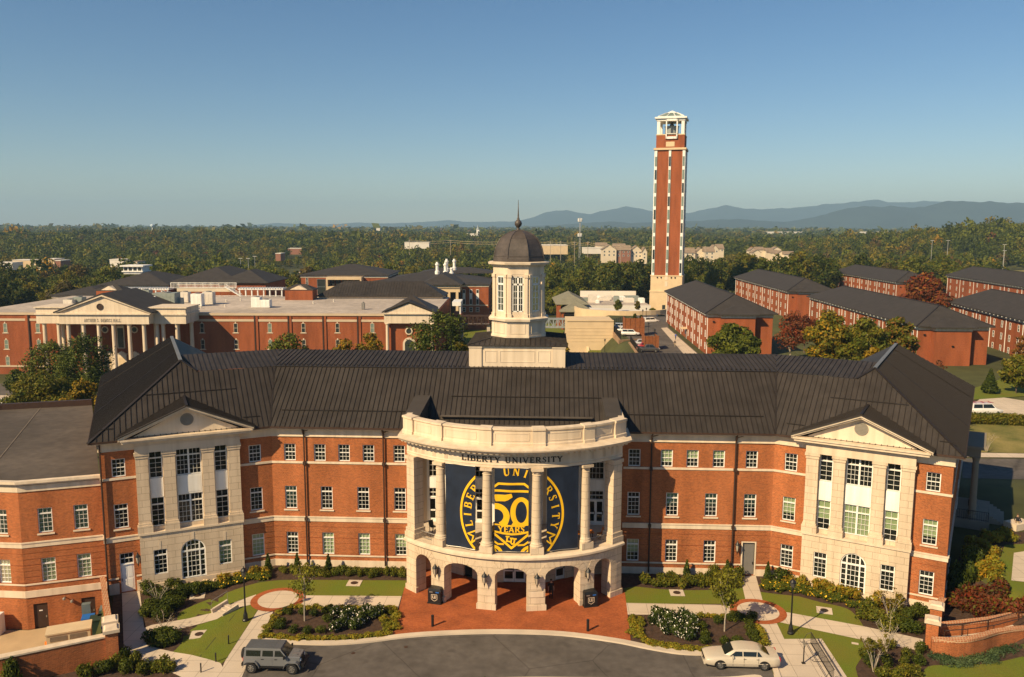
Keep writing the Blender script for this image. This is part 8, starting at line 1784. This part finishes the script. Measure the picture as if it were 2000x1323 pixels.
# retaining walls, bank, fences
zc_ = 2.0
def px_wall(label, pts, h0, m_, th=.5, name='retaining_wall', cat='wall', cap=None):
    P_ = [gp(u, v, z) for u, v, z in pts]; t = thing(name, label, cat, P_[0]); q = MB(); n = offpoly([xy(p) for p in P_], th)
    q.loft([[(p.x, p.y, h0), (b[0], b[1], h0), (b[0], b[1], p.z), (p.x, p.y, p.z)] for p, b in zip(P_, n)]); q.build('wall_face', m_, t)
    if cap: q = MB(); q.loft([[(p.x, p.y, p.z), (b[0], b[1], p.z), (b[0], b[1], p.z+cap), (p.x, p.y, p.z+cap)] for p, b in zip(P_, n)]); q.build('coping', 'sand', t)
    return P_
W1_ = px_wall('rough stone retaining wall along the car park edge', [(1190, 637, 2.2), (1212, 664, 2.2), (1258, 661, 2.2)], -9, 'rubblewall'); px_wall('lower rough stone retaining wall below the pickup truck', [(1231, 668, 2.2), (1252, 697, 2.2), (1275, 735, 2.2)], -9, 'rubblewall')
bank = [xy(gp(*p)) for p in ((1148, 672, -3), (1189, 648, -1), (1201, 690, -3), (1206, 720, -5), (1150, 720, -5))]
patch('grass_bank', bank, 'grass', 0, zf=-3.0)
t = thing('sloped_wall', 'sandstone wing wall sloping down beside the grass bank', 'wall', gp(1140, 690, -4)); q = MB(); a, b, c_ = gp(1143, 662, 0), gp(1152, 700, -5), gp(1160, 730, -6); q.loft([[p+Vector((-.3, 0, -6)), p+Vector((.3, 0, -6)), p+Vector((.3, 0, .6)), p+Vector((-.3, 0, .6))] for p in (a, b, c_)]); q.build('wall_face', 'sand', t)
def fence(label, pts, h, group='black metal fences by the car park', posts=2.0):
    P_ = [gp(*p) for p in pts]; t = thing('metal_fence', label, 'fence', P_[0], group); q = MB(); pq = MB()
    for i in range(len(P_)-1):
        a, b = P_[i], P_[i+1]; L_ = (b-a).length; n = max(2, int(L_/.3))
        for z in (.15, h-.1): q.bar(a+_up*z, b+_up*z, .05, .06)
        for k in range(n): p = a.lerp(b, k/n); q.bar(p, p+_up*h, .03, .03)
        for k in range(max(1, int(L_/posts))): p = a.lerp(b, k/max(1, int(L_/posts))); pq = MB(); pq.bar(p, p+_up*(h+.15), .1, .1); pq.build('fence_post', 'black', t)
    q.build('railing', 'black', t)
fence('black metal fence along the car park retaining wall', [(1190, 637, 2.2), (1213, 664, 2.2)], 1.6); fence('black metal fence beside the pickup truck', [(1231, 668, 2.2), (1252, 697, 2.2)], 1.6); fence('black metal fence behind the parked white cars', [(1191, 636, 2.2), (1224, 627, 2.0)], 1.6)
for u0, u1, v0, v1, lb in ((1222.5, 1260, 622, 640, 'brown timber enclosure at the far side of the car park'), (1262, 1289, 657, 676, 'brown timber enclosure behind the pickup truck')):
    fz = VF((u0+u1)/2, 230 if u0 < 1250 else 203); t = thing('bin_enclosure', lb, 'enclosure', fz(0, 2, 0), 'brown timber enclosures'); q = MB(); fz.box(q, fz.S(u0), fz.S(u1), 1.5, fz.Z(v0, u0), -.15, 0); fz.box(q, fz.S(u0), fz.S(u0)+.15, 1.5, fz.Z(v0, u0), -5, -.15); fz.box(q, fz.S(u1)-.15, fz.S(u1), 1.5, fz.Z(v0, u0), -5, -.15); q.build('boarding', 'rust', t); q = MB()
    for k in range(5): s = fz.S(u0)+(fz.S(u1)-fz.S(u0))*k/4; fz.box(q, s-.1, s+.1, 1.5, fz.Z(v0, u0)+.15, .0, .1)
    q.build('post', 'rust', t)
for u, vt, vb, lb in ((1266, 628, 661, 'black lamp post in the car park by the white vehicles'), (1278, 640, 680, 'black lamp post before the second brown enclosure'), (1181, 661, 693, 'black lamp post on the grass bank'), (1255, 603, 630, 'lamp post with white signs near the round terrace'), (1262, 603, 622, 'thin lamp post before the tower base'), (1122, 604, 626, 'thin lamp post before the arcaded hall')):
    p = gp(u, vb, 2.0 if u > 1200 else -3); h = at(u, vt, math.hypot(p.x-CAM.x, p.y-CAM.y)).z-p.z; lamp_post(tuple(p), lb, max(3.5, min(h, 7.5)))
for lb, u0, u1, v0, v1, D in (('grey steel truss footbridge right of the cupola', 1055, 1118, 624, 640, 246), ('dark steel truss footbridge left of the cupola', 898, 957, 618, 634, 258)):
    fz = VF((u0+u1)/2, D); t = thing('truss_footbridge', lb, 'footbridge', fz(0, -3, 0)); q = MB(); a, b = fz.S(u0), fz.S(u1); z0, z1 = fz.Z(v1, u0), fz.Z(v0, u0)
    for o in (0, -3.0):
        for z in (z0, z1): q.bar(fz(a, z, o), fz(b, z, o), .3, .3)
        n = 7
        for k in range(n+1): s = a+(b-a)*k/n; q.bar(fz(s, z0, o), fz(s, z1, o), .2, .2)
        for k in range(n): s, s2 = a+(b-a)*k/n, a+(b-a)*(k+1)/n; q.bar(fz(s, z0 if k % 2 else z1, o), fz(s2, z1 if k % 2 else z0, o), .15, .15)
    q.build('truss', 'bluegrey' if u0 > 1000 else 'darkmetal', t); q = MB(); fz.box(q, a, b, z0-.2, z0, -3, 0); q.build('deck', 'concrete', t)
    q = MB(); fz.box(q, a, a+1, -12, z0-.2, -2.5, -.5); fz.box(q, b-1, b, -12, z0-.2, -2.5, -.5); q.build('abutment', 'concrete', t)
patch('playing_field', [xy(gp(u, v, -7)) for u, v in ((890, 628), (1120, 628), (1120, 700), (890, 700))], 'grass', .1, step=5)
for i, (u, vt, w_, D, k, lb) in enumerate(((1205, 585, 18, 292, ['lf_olive', 'lf_green'], 'small olive tree on the round terrace below the tower, left of two'), (1243, 587, 13, 300, ['lf_olive', 'lf_brown'], 'small olive tree on the round terrace below the tower, right of two'), (1272, 603, 15, 300, ['lf_green', 'lf_olive'], 'small round green tree at the foot of the tower'), (1238, 611, 9, 248, ['lf_green', 'lf_dark'], 'small pointed green tree behind the far brown enclosure'), (1250, 615, 9, 250, ['lf_green', 'lf_dark'], 'small rounded green bush behind the far brown enclosure'), (1088, 560, 60, 360, ['lf_green', 'lf_olive'], 'broad green tree behind the arcaded hall right of the cupola'), (1105, 662, 16, 225, ['lf_olive', 'lf_yellow'], 'small yellow green tree before the sandstone block'))):
    big(lb, u, vt, w_, D, k, 80+i, 1500 if w_ < 30 else 4000, .3 if w_ < 30 else .5, mix=[.6, .4])
# ---- far buildings
CLEAR = []                                                 # (u0, u1, dmin, dmax) kept free of forest
def house(label, u0, u1, v_eave, v_base, D, ridge='along', rise=2.6, wallm='siding', roofm='tanroof', group=None, dep=11, name='townhouse', win=True, a=0, cat='house'):
    fr = VF((u0+u1)/2, D, a); s0, s1 = fr.uv(u0, v_eave)[0], fr.uv(u1, v_eave)[0]; z1, z0 = fr.Z(v_eave, (u0+u1)/2), fr.Z(v_base, (u0+u1)/2)-3; t = thing(name, label, cat, fr((s0+s1)/2, z0, -dep/2), group)
    q = MB(); block(q, fr, s0, s1, 0, dep, z0, z1)
    if ridge == 'front': q.loft([[fr(s, z, o) for s, z in ((s0, z1), ((s0+s1)/2, z1+rise), (s1, z1))] for o in (-dep, 0)])
    q.build('wall', wallm, t); q = MB()
    if ridge == 'front': c_ = (s0+s1)/2; [q.loft([[fr(s, z, o) for s, z in ((x0, z1-.2), (c_, z1+rise), (c_, z1+rise+.3), (x0, z1+.1))] for o in (-dep-.3, .5)]) for x0 in (s0-.5, s1+.5)]
    elif ridge == 'flat': block(q, fr, s0-.2, s1+.2, -.2, dep+.2, z1, z1+.5)
    else: q.loft([[fr(s, z1-.1, .6), fr(s, z1+rise, -dep/2), fr(s, z1-.1, -dep-.6)] for s in (s0-.4, s1+.4)])
    q.build('roof', roofm, t)
    if win:
        n = max(1, int((s1-s0)/3.2)); fl_ = max(1, int((z1-z0-3)/3.0))
        for i in range(n):
            for j in range(fl_): far_window(t, fr, s0+(s1-s0)*(i+.5)/n, z1-2.4-3.0*j, 1.5, 1.6)
    CLEAR.append((u0-3, u1+3, D-75, D+22)); return t
g = 'cream townhouses in the woods'
lab = lambda s: s
for i, (u0, u1, ve, vb, D, rd, wm) in enumerate(((1176, 1204, 488, 507, 720, 'front', 'siding'), (1204, 1232, 489, 508, 722, 'along', 'redbk'), (1232, 1254, 490, 507, 725, 'front', 'siding'), (1254, 1264, 493, 509, 722, 'front', 'siding'), (1338, 1358, 494, 508, 735, 'along', 'siding'), (1358, 1378, 494, 510, 738, 'front', 'siding'), (1376, 1396, 492, 511, 730, 'along', 'siding'), (1388, 1404, 488, 500, 765, 'front', 'siding'), (1400, 1414, 486, 497, 790, 'along', 'siding'))):
    house(['cream gabled townhouse at the left end of the row left of the tower', 'brick-fronted townhouse second in the row left of the tower', 'cream gabled townhouse third in the row left of the tower', 'narrow cream townhouse nearest the tower on its left', 'cream townhouse nearest the tower on its right', 'cream gabled townhouse second right of the tower', 'tall cream townhouse with a wide roof right of the tower', 'cream gabled townhouse behind the tall one right of the tower', 'farthest cream townhouse right of the tower'][i], u0, u1, ve, vb, D, rd, 4.2, wm, group=g)
for i, (u0, u1, ve, vb, D) in enumerate(((1464, 1478, 490, 497, 760), (1476, 1493, 488, 496, 785), (1470, 1486, 494, 503, 745), (1496, 1510, 490, 499, 780), (1508, 1526, 488, 497, 800), (1504, 1520, 494, 505, 750), (1518, 1534, 496, 508, 735), (1532, 1552, 497, 507, 730))):
    house('small cream house with a tan roof, number %s from the left of the cluster among the trees right of the tower' % ['one', 'two', 'three', 'four', 'five', 'six', 'seven', 'eight'][i] if False else ['leftmost tan-roofed cottage of the cluster right of the tower', 'tan-roofed cottage behind the leftmost ones of the cluster', 'low tan-roofed cottage in front of the leftmost ones', 'tan-roofed cottage at the middle of the cluster', 'rearmost tan-roofed cottage of the cluster', 'tan-roofed cottage before the rearmost one', 'gabled tan-roofed cottage near the right end of the cluster', 'rightmost tan-roofed cottage of the cluster'][i], u0, u1, ve, vb, D, 'front' if i % 2 == 0 else 'along', 2.6, group='tan-roofed cottages in the woods', dep=10, win=False, name='cottage')
house('long flat ochre warehouse right of the dome', 1056, 1109, 480, 491, 800, 'flat', wallm='sand', roofm='farwhite', dep=40, name='warehouse', win=False, cat='building')
house('white low building behind the mobile phone mast', 1140, 1176, 485, 490, 810, 'flat', wallm='farwhite', roofm='farwhite', dep=20, name='low_building', win=False, cat='building'); house('tan-roofed house behind the townhouses, left one', 1164, 1186, 480, 484, 830, 'along', 3, group=None, name='cottage', win=False); house('tan-roofed house behind the townhouses, right one', 1198, 1222, 482, 486, 820, 'along', 3, name='cottage', win=False)
for u0, u1, v0, v1, D, wm, lb in ((-20, 24, 514, 520, 640, 'farwhite', 'low shop with a red brown front at the left edge'), (24, 62, 509, 518, 660, 'sand', 'tan shop building with a stepped front at the left'), (66, 84, 509, 520, 640, 'siding', 'cream shop front beside the tan shop'), (84, 106, 507, 523, 620, 'sand', 'tan shop with a tall sign wall and yellow panel'), (108, 118, 510, 524, 615, 'redbk', 'narrow red brown shop end'), (214, 242, 508, 516, 640, 'farwhite', 'pale shop building showing between trees at the left'), (258, 268, 512, 516, 640, 'siding', 'small pale building showing between trees, right of the pale shop'), (538, 548, 496, 503, 700, 'redbk', 'small brick house by the road in the woods'), (562, 590, 486, 492, 900, 'redbk', 'dark brick house in the woods left of centre'), (790, 838, 474, 481, 980, 'farwhite', 'pale building in the woods left of the dome'), (1496, 1572, 453, 456, 2600, 'farwhite', 'very long white warehouse on the far plain'), (1674, 1735, 453, 455, 2600, 'farwhite', 'row of white sheds on the far plain'), (735, 742, 446, 449, 2400, 'farwhite', 'tiny white building on the far plain')):
    house(lb, u0, u1, v0, v1, D, 'flat', wallm=wm, roofm='farwhite' if wm != 'siding' else 'tanroof', dep=14, name='shop' if u0 < 270 else 'far_building', win=False, cat='building')
p = at(98, 515, 618); q = MB(); fz = VF(96, 617.5); fz.box(q, fz.S(93), fz.S(99), fz.Z(515, 96), fz.Z(509, 96), 0, .2); o = q.build('shop_sign', 'gold'); tag(o, 'yellow sign panel on the tan shop', 'sign')
# masts, water tower, spire, poles
def mast():
    p = at(1132, 490, 760); top = at(1132, 425, 760).z; z0 = tz(p.x, p.y); t = thing('phone_mast', 'lattice mobile phone mast with two rings of white antennas', 'mast', (p.x, p.y, z0)); q = MB(); h = top-z0
    for k in range(3): a = k*2.09; q.tube([(p.x+1.0*math.cos(a), p.y+1.0*math.sin(a), z0), (p.x+.35*math.cos(a), p.y+.35*math.sin(a), top)], .16, 4)
    for k in range(16): f0 = k/16; r0 = 1.0-.65*f0; a = k*2.09; q.bar((p.x+r0*math.cos(a), p.y+r0*math.sin(a), z0+h*f0), (p.x+r0*math.cos(a+2.09), p.y+r0*math.sin(a+2.09), z0+h*(f0+1/16)), .1, .1)
    q.build('lattice', 'steel', t)
    for f0 in (.95, .66): q = MB(); [q.box((p.x+1.7*math.cos(a), p.y+1.7*math.sin(a), z0+h*f0), (.5, .5, 3.0), a) for a in [k*.785 for k in range(8)]]; q.lathe((p.x, p.y, z0+h*f0-1.2), [(1.6, 0), (1.7, .1), (1.6, .2)], 10); q.build('antenna_ring', 'white', t)
mast()
p = at(297.5, 441, 2300); z = p.z; t = thing('water_tower', 'pale water tower on the left horizon', 'water tower', (p.x, p.y, z-30)); q = MB(); q.lathe((p.x, p.y, z), [(1, -5), (4, -3.5), (5.5, 0), (4.6, 2.6), (2, 4), (.3, 4.3)], 16); q.build('tank', MT['palesky'] if 'palesky' in MT else 'white', t); q = MB(); q.lathe((p.x, p.y, z-40), [(2.5, 0), (1.3, 5), (1.2, 36)], 10); q.build('pedestal', 'white', t)
p = at(933.5, 452, 1500); t = thing('church', 'white church tower with a pointed spire in the woods', 'church', (p.x, p.y, p.z-12)); q = MB(); q.box((p.x, p.y, p.z-3), (5, 5, 12)); q.build('tower', 'white', t); q = MB(); q.lathe((p.x, p.y, p.z+3), [(3.4, 0), (1.5, 4), (.1, 9)], 8); q.build('spire', 'bluegrey', t); q = MB(); q.box((p.x-12, p.y+4, p.z-7), (18, 10, 6)); q.build('nave', 'farwhite', t)
WP_ = []
for i, u in enumerate((800, 880, 1010, 1075, 1095, 1122, 1148, 1212, 1290, 1378)):
    D = 690 if u > 1000 else 760; p = at(u, 500, D); zt_ = at(u, 462+ (6 if u < 1200 else 12)+(u-800)*.012, D).z; z0 = tz(p.x, p.y); t = thing('utility_pole', 'tall timber utility pole of the power line crossing the woods', 'utility pole', (p.x, p.y, z0), 'power line poles in the woods'); q = MB(); q.tube([(p.x, p.y, z0-1), (p.x, p.y, zt_)], .22, 6); q.build('pole', 'palebark', t); q = MB(); q.box((p.x, p.y, zt_-.8), (3.0, .2, .2)); q.build('crossarm', 'palebark', t); WP_.append((p.x, p.y, zt_))
q = MB()
for a, b in zip(WP_[:-1], WP_[1:]):
    for dz in (-.4, -2.2): q.tube([(a[0]+(b[0]-a[0])*k/8, a[1]+(b[1]-a[1])*k/8, a[2]+(b[2]-a[2])*k/8+dz-2.2*4*(k/8)*(1-k/8)*.5) for k in range(9)], .085, 4)
o = q.build('power_lines', 'sand'); tag(o, 'sagging power lines strung across the woods', 'power line')
for i, (u, vt, vb) in enumerate(((498, 501, 517), (485, 505, 516), (470, 505, 516), (1820, 470, 484), (1851, 470, 484), (1961, 478, 492), (1962, 490, 494))):
    D = 480 if u < 1000 else 520; p = at(u, vb, D); z1 = at(u, vt, D).z; z0 = tz(p.x, p.y); t = thing('street_light', 'tall street light showing above the trees', 'street light', (p.x, p.y, z0), 'street lights above the woods'); q = MB(); q.tube([(p.x, p.y, z0), (p.x, p.y, z1)], .09, 6); q.build('pole', 'steel', t); q = MB(); q.box((p.x, p.y, z1), (2.2, .5, .25)); q.build('lamp_head', 'steel', t)
p0 = [(1948, 493), (2080, 496), (2080, 512), (1975, 509)]
patch('grass_field', [xy(at(u, v, d)) for u, v, d in ((1945, 492, 640), (2120, 495, 640), (2120, 510, 440), (1955, 508, 470))], 'drygrass', .35, step=12); patch('far_road', [xy(at(u, v, d)) for u, v, d in ((1950, 510, 465), (2100, 514, 430), (2100, 522, 415), (1960, 517, 440))], 'concrete', .4, step=12); CLEAR.append((1945, 2130, 330, 650))
patch('woodland_road', [xy(at(u, v, d)) for u, v, d in ((560, 503, 640), (596, 496, 760), (596, 499, 750), (560, 508, 620))], 'concrete', .5, step=12); CLEAR.append((545, 600, 500, 760))
# =================================================================== the woods
RNG = np.random.default_rng(11)
def u_of(x, y):
    rx = x-CAM.x; ry = y-CAM.y; X_ = rx*_rt.x+ry*_rt.y; D = rx*_fw.x+ry*_fw.y; return 1000+F_*X_/(D*math.cos(PITCH)+25*math.sin(PITCH)), D
def scatter(d0, d1, sp):
    out = []; n = int((d1-d0)/sp)
    for i in range(n):
        D = d0+(i+.5)*sp; hw = D*.86+20; m = int(2*hw/sp); lat = (np.arange(m)+.5)/m*2*hw-hw+RNG.normal(0, sp*.33, m); dd = D+RNG.normal(0, sp*.33, m)
        out.append(np.stack([CAM.x+_rt.x*lat+_fw.x*dd, CAM.y+_rt.y*lat+_fw.y*dd], 1))
    return np.concatenate(out)
def free(P):
    u, D = u_of(P[:, 0], P[:, 1]); ok = (u > -330) & (u < 2330)
    lim = np.where(u < 150, np.where(u < -60, 340, 320), np.where(u < 560, 356, np.where(u < 975, 392, np.where(u < 1290, 366, np.where(u < 1425, 356, np.where(u < 1620, 366, np.where(u < 1760, 402, np.where(u < 2040, 430, 470))))))))
    ok &= D > lim
    for a, b, c, d in CLEAR: ok &= ~((u > a) & (u < b) & (D > c) & (D < d))
    gap = np.sin(P[:, 0]*.023+.7*np.sin(P[:, 1]*.006))*np.sin(P[:, 1]*.019+1.1)+.5*np.sin(P[:, 0]*.061+P[:, 1]*.043); ok &= ~((gap > 1.02) & (D > 480))
    return P[ok]
SPEC = [('lf_green', .30), ('lf_dark', .25), ('lf_olive', .27), ('lf_brown', .06), ('lf_yellow', .025), ('lf_orange', .012), ('lf_rust', .008)]
WLAB = {'lf_green': 'green', 'lf_dark': 'dark green', 'lf_olive': 'olive', 'lf_brown': 'brownish', 'lf_yellow': 'yellow', 'lf_orange': 'orange tinted', 'lf_rust': 'rust coloured'}
wts = np.array([s[1] for s in SPEC]); wts /= wts.sum()
near = free(scatter(300, 540, 12)); un, Dn = u_of(near[:, 0], near[:, 1]); inf_ = (un > -25) & (un < 2025); near = near[np.argsort(Dn+9e5*~inf_)]; ind = near[:300]; rest = near[300:]
protos = {}
for si, (k, _) in enumerate(SPEC):
    for v in range(2 if si < 3 else 1): protos.setdefault(k, []).append(tree_proto('woodland_tree', 60+si*3+v, 15.5, 19, 2.4, [k, 'lf_olive' if k != 'lf_olive' else 'lf_green'], 1900, .62, r0=.3, nb=12, mix=[.8, .2], shell=.5, twigs=3))
used = set(); r = random.Random(8)
for x, y in ind:
    nz = math.sin(x*.031+1.3)*math.cos(y*.027)+.5*math.sin(x*.011+y*.017); ki = int(np.clip(RNG.normal(1.0+nz*.6, .8), 0, 6)) if r.random() < .82 else int(RNG.choice(7, p=wts)); k = SPEC[ki][0]; u, D = u_of(np.array(x), np.array(y))
    pr = protos[k][r.randrange(len(protos[k]))]; sc = r.uniform(.72, 1.12); side = 'left of the tower' if u < 1300 else 'right of the tower'; lb = '%s leafy tree in the near edge of the woods, %s' % (WLAB[k], side); gp_ = '%s trees in the near woods %s' % (WLAB[k], side); z = tz(x, y)-.3
    s3 = (sc*r.uniform(.85, 1.15), sc*r.uniform(.85, 1.15), sc*r.uniform(.85, 1.15))
    if id(pr) not in used: used.add(id(pr)); place(pr, (x, y, z), r.random()*6.28, s3, lb, 'tree', gp_)
    else: d_ = dup(pr, (x, y, z), r.random()*6.28, s3, lb, gp_); d_['category'] = 'tree'
for k in protos:
    for pr in protos[k]:
        if id(pr) not in used:
            for c in list(pr.children): bpy.data.objects.remove(c)
            bpy.data.objects.remove(pr)
def woods(name, label, P, nq, size, w, h, seed, keep=None):
    rg = np.random.default_rng(seed); T = []
    for v in range(8): T.append(leaf_arrays(crown_blobs(seed*10+v, w, h, h*.12, 9), nq, size, seed*31+v, shell=.75, rn=.3, aspect=.75).reshape(nq, 4, 3))
    T = np.stack(T); M_ = len(P); tv = rg.integers(0, 8, M_); a = rg.random(M_)*6.283; sc = rg.uniform(.62, 1.12, M_)*(.86+.22*np.sin(P[:, 0]*.013+2)*np.sin(P[:, 1]*.011)+.12*np.sin(P[:, 0]*.041)*np.cos(P[:, 1]*.037))*np.where(rg.random(M_) < .08, 1.35, 1.0); c, s = np.cos(a)*sc, np.sin(a)*sc; q = T[tv]
    x = q[..., 0]*c[:, None, None]-q[..., 1]*s[:, None, None]+P[:, 0][:, None, None]; y = q[..., 0]*s[:, None, None]+q[..., 1]*c[:, None, None]+P[:, 1][:, None, None]; z = q[..., 2]*(sc*rg.uniform(.85, 1.15, M_))[:, None, None]+(terrain(P[:, 0], P[:, 1])-.4)[:, None, None]
    nz = np.sin(P[:, 0]*.021+1.3)*np.cos(P[:, 1]*.017)+.6*np.sin(P[:, 0]*.007+P[:, 1]*.011); sp_ = np.clip(np.round(rg.normal(.9+nz*.5, .7)), 0, 6).astype(int); sp_ = np.where(rg.random(M_) < .82, sp_, rg.choice(7, M_, p=wts))
    co = np.stack([x, y, z], -1).reshape(-1, 3); me = np_mesh(name, co, quads(len(co)//4), [k for k, _ in SPEC], np.repeat(sp_, nq)); o = bpy.data.objects.new(name, me); COL.objects.link(o); tag(o, label, 'woods', kind='stuff')
mid = np.concatenate([rest, free(scatter(540, 1000, 10.5))]); woods('woodland', 'mixed autumn woods rolling away beyond the campus', mid, 170, .95, 13.5, 15, 2)
woods('far_woodland', 'far woods fading towards the plain', free(scatter(1000, 2300, 16)), 64, 1.9, 20, 14.5, 3)
woods('distant_woodland', 'distant wooded plain below the mountains', free(scatter(2300, 6900, 48)), 22, 8.5, 60, 16, 4)
# =================================================================== mountains
def ridge(name, prof, D, depth, seed, zb=-10):
    rg = np.random.default_rng(seed); us = np.linspace(prof[0][0], prof[-1][0], 260); pv = np.interp(us, [p[0] for p in prof], [p[1] for p in prof]); nx = len(us); rows = 15; co = []
    w = sum(np.sin(us*f_+rg.random()*6)/f_**.8*.02 for f_ in (.02, .05, .09, .17, .31)); w2 = [sum(np.sin(us*f_+rg.random()*6+j*.7)/f_**.6 for f_ in (.03, .07, .13, .23))*.03 for j in range(rows)]
    for j in range(rows):
        t_ = j/(rows-1)
        for i, u in enumerate(us):
            p = at(u, pv[i]-.25*rg.random(), D); H_ = max(2, p.z-zb); k = 1-abs(t_-.6)/(.6 if t_ < .6 else .4); hh = zb+H_*max(0, k)**1.15*(1+.12*w2[j][i]*(1 if 0 < k < .99 else 0)); d = (t_-.6)*depth
            co.append((p.x+_fw.x*d, p.y+_fw.y*d, hh if abs(k-1) > 1e-6 else p.z))
    idx = np.arange(nx*rows).reshape(rows, nx); fc = np.stack([idx[:-1, :-1], idx[:-1, 1:], idx[1:, 1:], idx[1:, :-1]], -1).reshape(-1, 4); me = np_mesh(name, co, fc, ['mountain']); me.shade_smooth(); o = bpy.data.objects.new(name, me); COL.objects.link(o); tag(o, kind='structure')
MT['mountain'] = mat('wooded_mountain', (.018, .028, .022), .95, .4, .003)
ridge('mountains', [(380, 443), (470, 442), (510, 438), (545, 435.5), (600, 437.5), (640, 438), (700, 434), (745, 436), (800, 435.5), (845, 432), (875, 429), (905, 432), (1000, 433), (1035, 426), (1065, 414), (1105, 406.5), (1130, 413), (1150, 417), (1185, 409), (1217, 402.5), (1250, 407), (1280, 414), (1345, 414), (1380, 405), (1412, 400.5), (1450, 407), (1510, 405.5), (1570, 400), (1620, 398), (1660, 393), (1705, 388), (1760, 391), (1835, 391), (1900, 396), (2000, 400), (2120, 405)], 12200, 3200, 1)
ridge('foothills', [(960, 444), (1050, 441), (1110, 437), (1150, 434), (1190, 432), (1230, 436), (1280, 432), (1340, 430.5), (1400, 429), (1440, 427), (1490, 431), (1540, 431), (1590, 423), (1625, 412), (1665, 404), (1700, 399), (1735, 399), (1780, 403), (1815, 399), (1850, 392), (1890, 390), (1960, 391), (2010, 393), (2120, 398)], 7600, 1700, 2)
# =================================================================== air
hz = MB(); hz.box((0, 6900, 215), (27000, 15000, 456)); h_ = hz.build('haze', 'white'); h_.data.materials.clear(); hm = bpy.data.materials.new('haze'); hm.use_nodes = True; tt = hm.node_tree; tt.nodes.clear(); oo = tt.nodes.new('ShaderNodeOutputMaterial'); pv = tt.nodes.new('ShaderNodeVolumePrincipled'); pv.inputs['Density'].default_value = 1.0e-4; pv.inputs['Color'].default_value = (.46, .73, 1.0, 1); pv.inputs['Anisotropy'].default_value = 0.0; tt.links.new(pv.outputs[0], oo.inputs['Volume']); h_.data.materials.append(hm); tag(h_, kind='stuff', label='thin blue haze lying over the whole view', cat='haze')
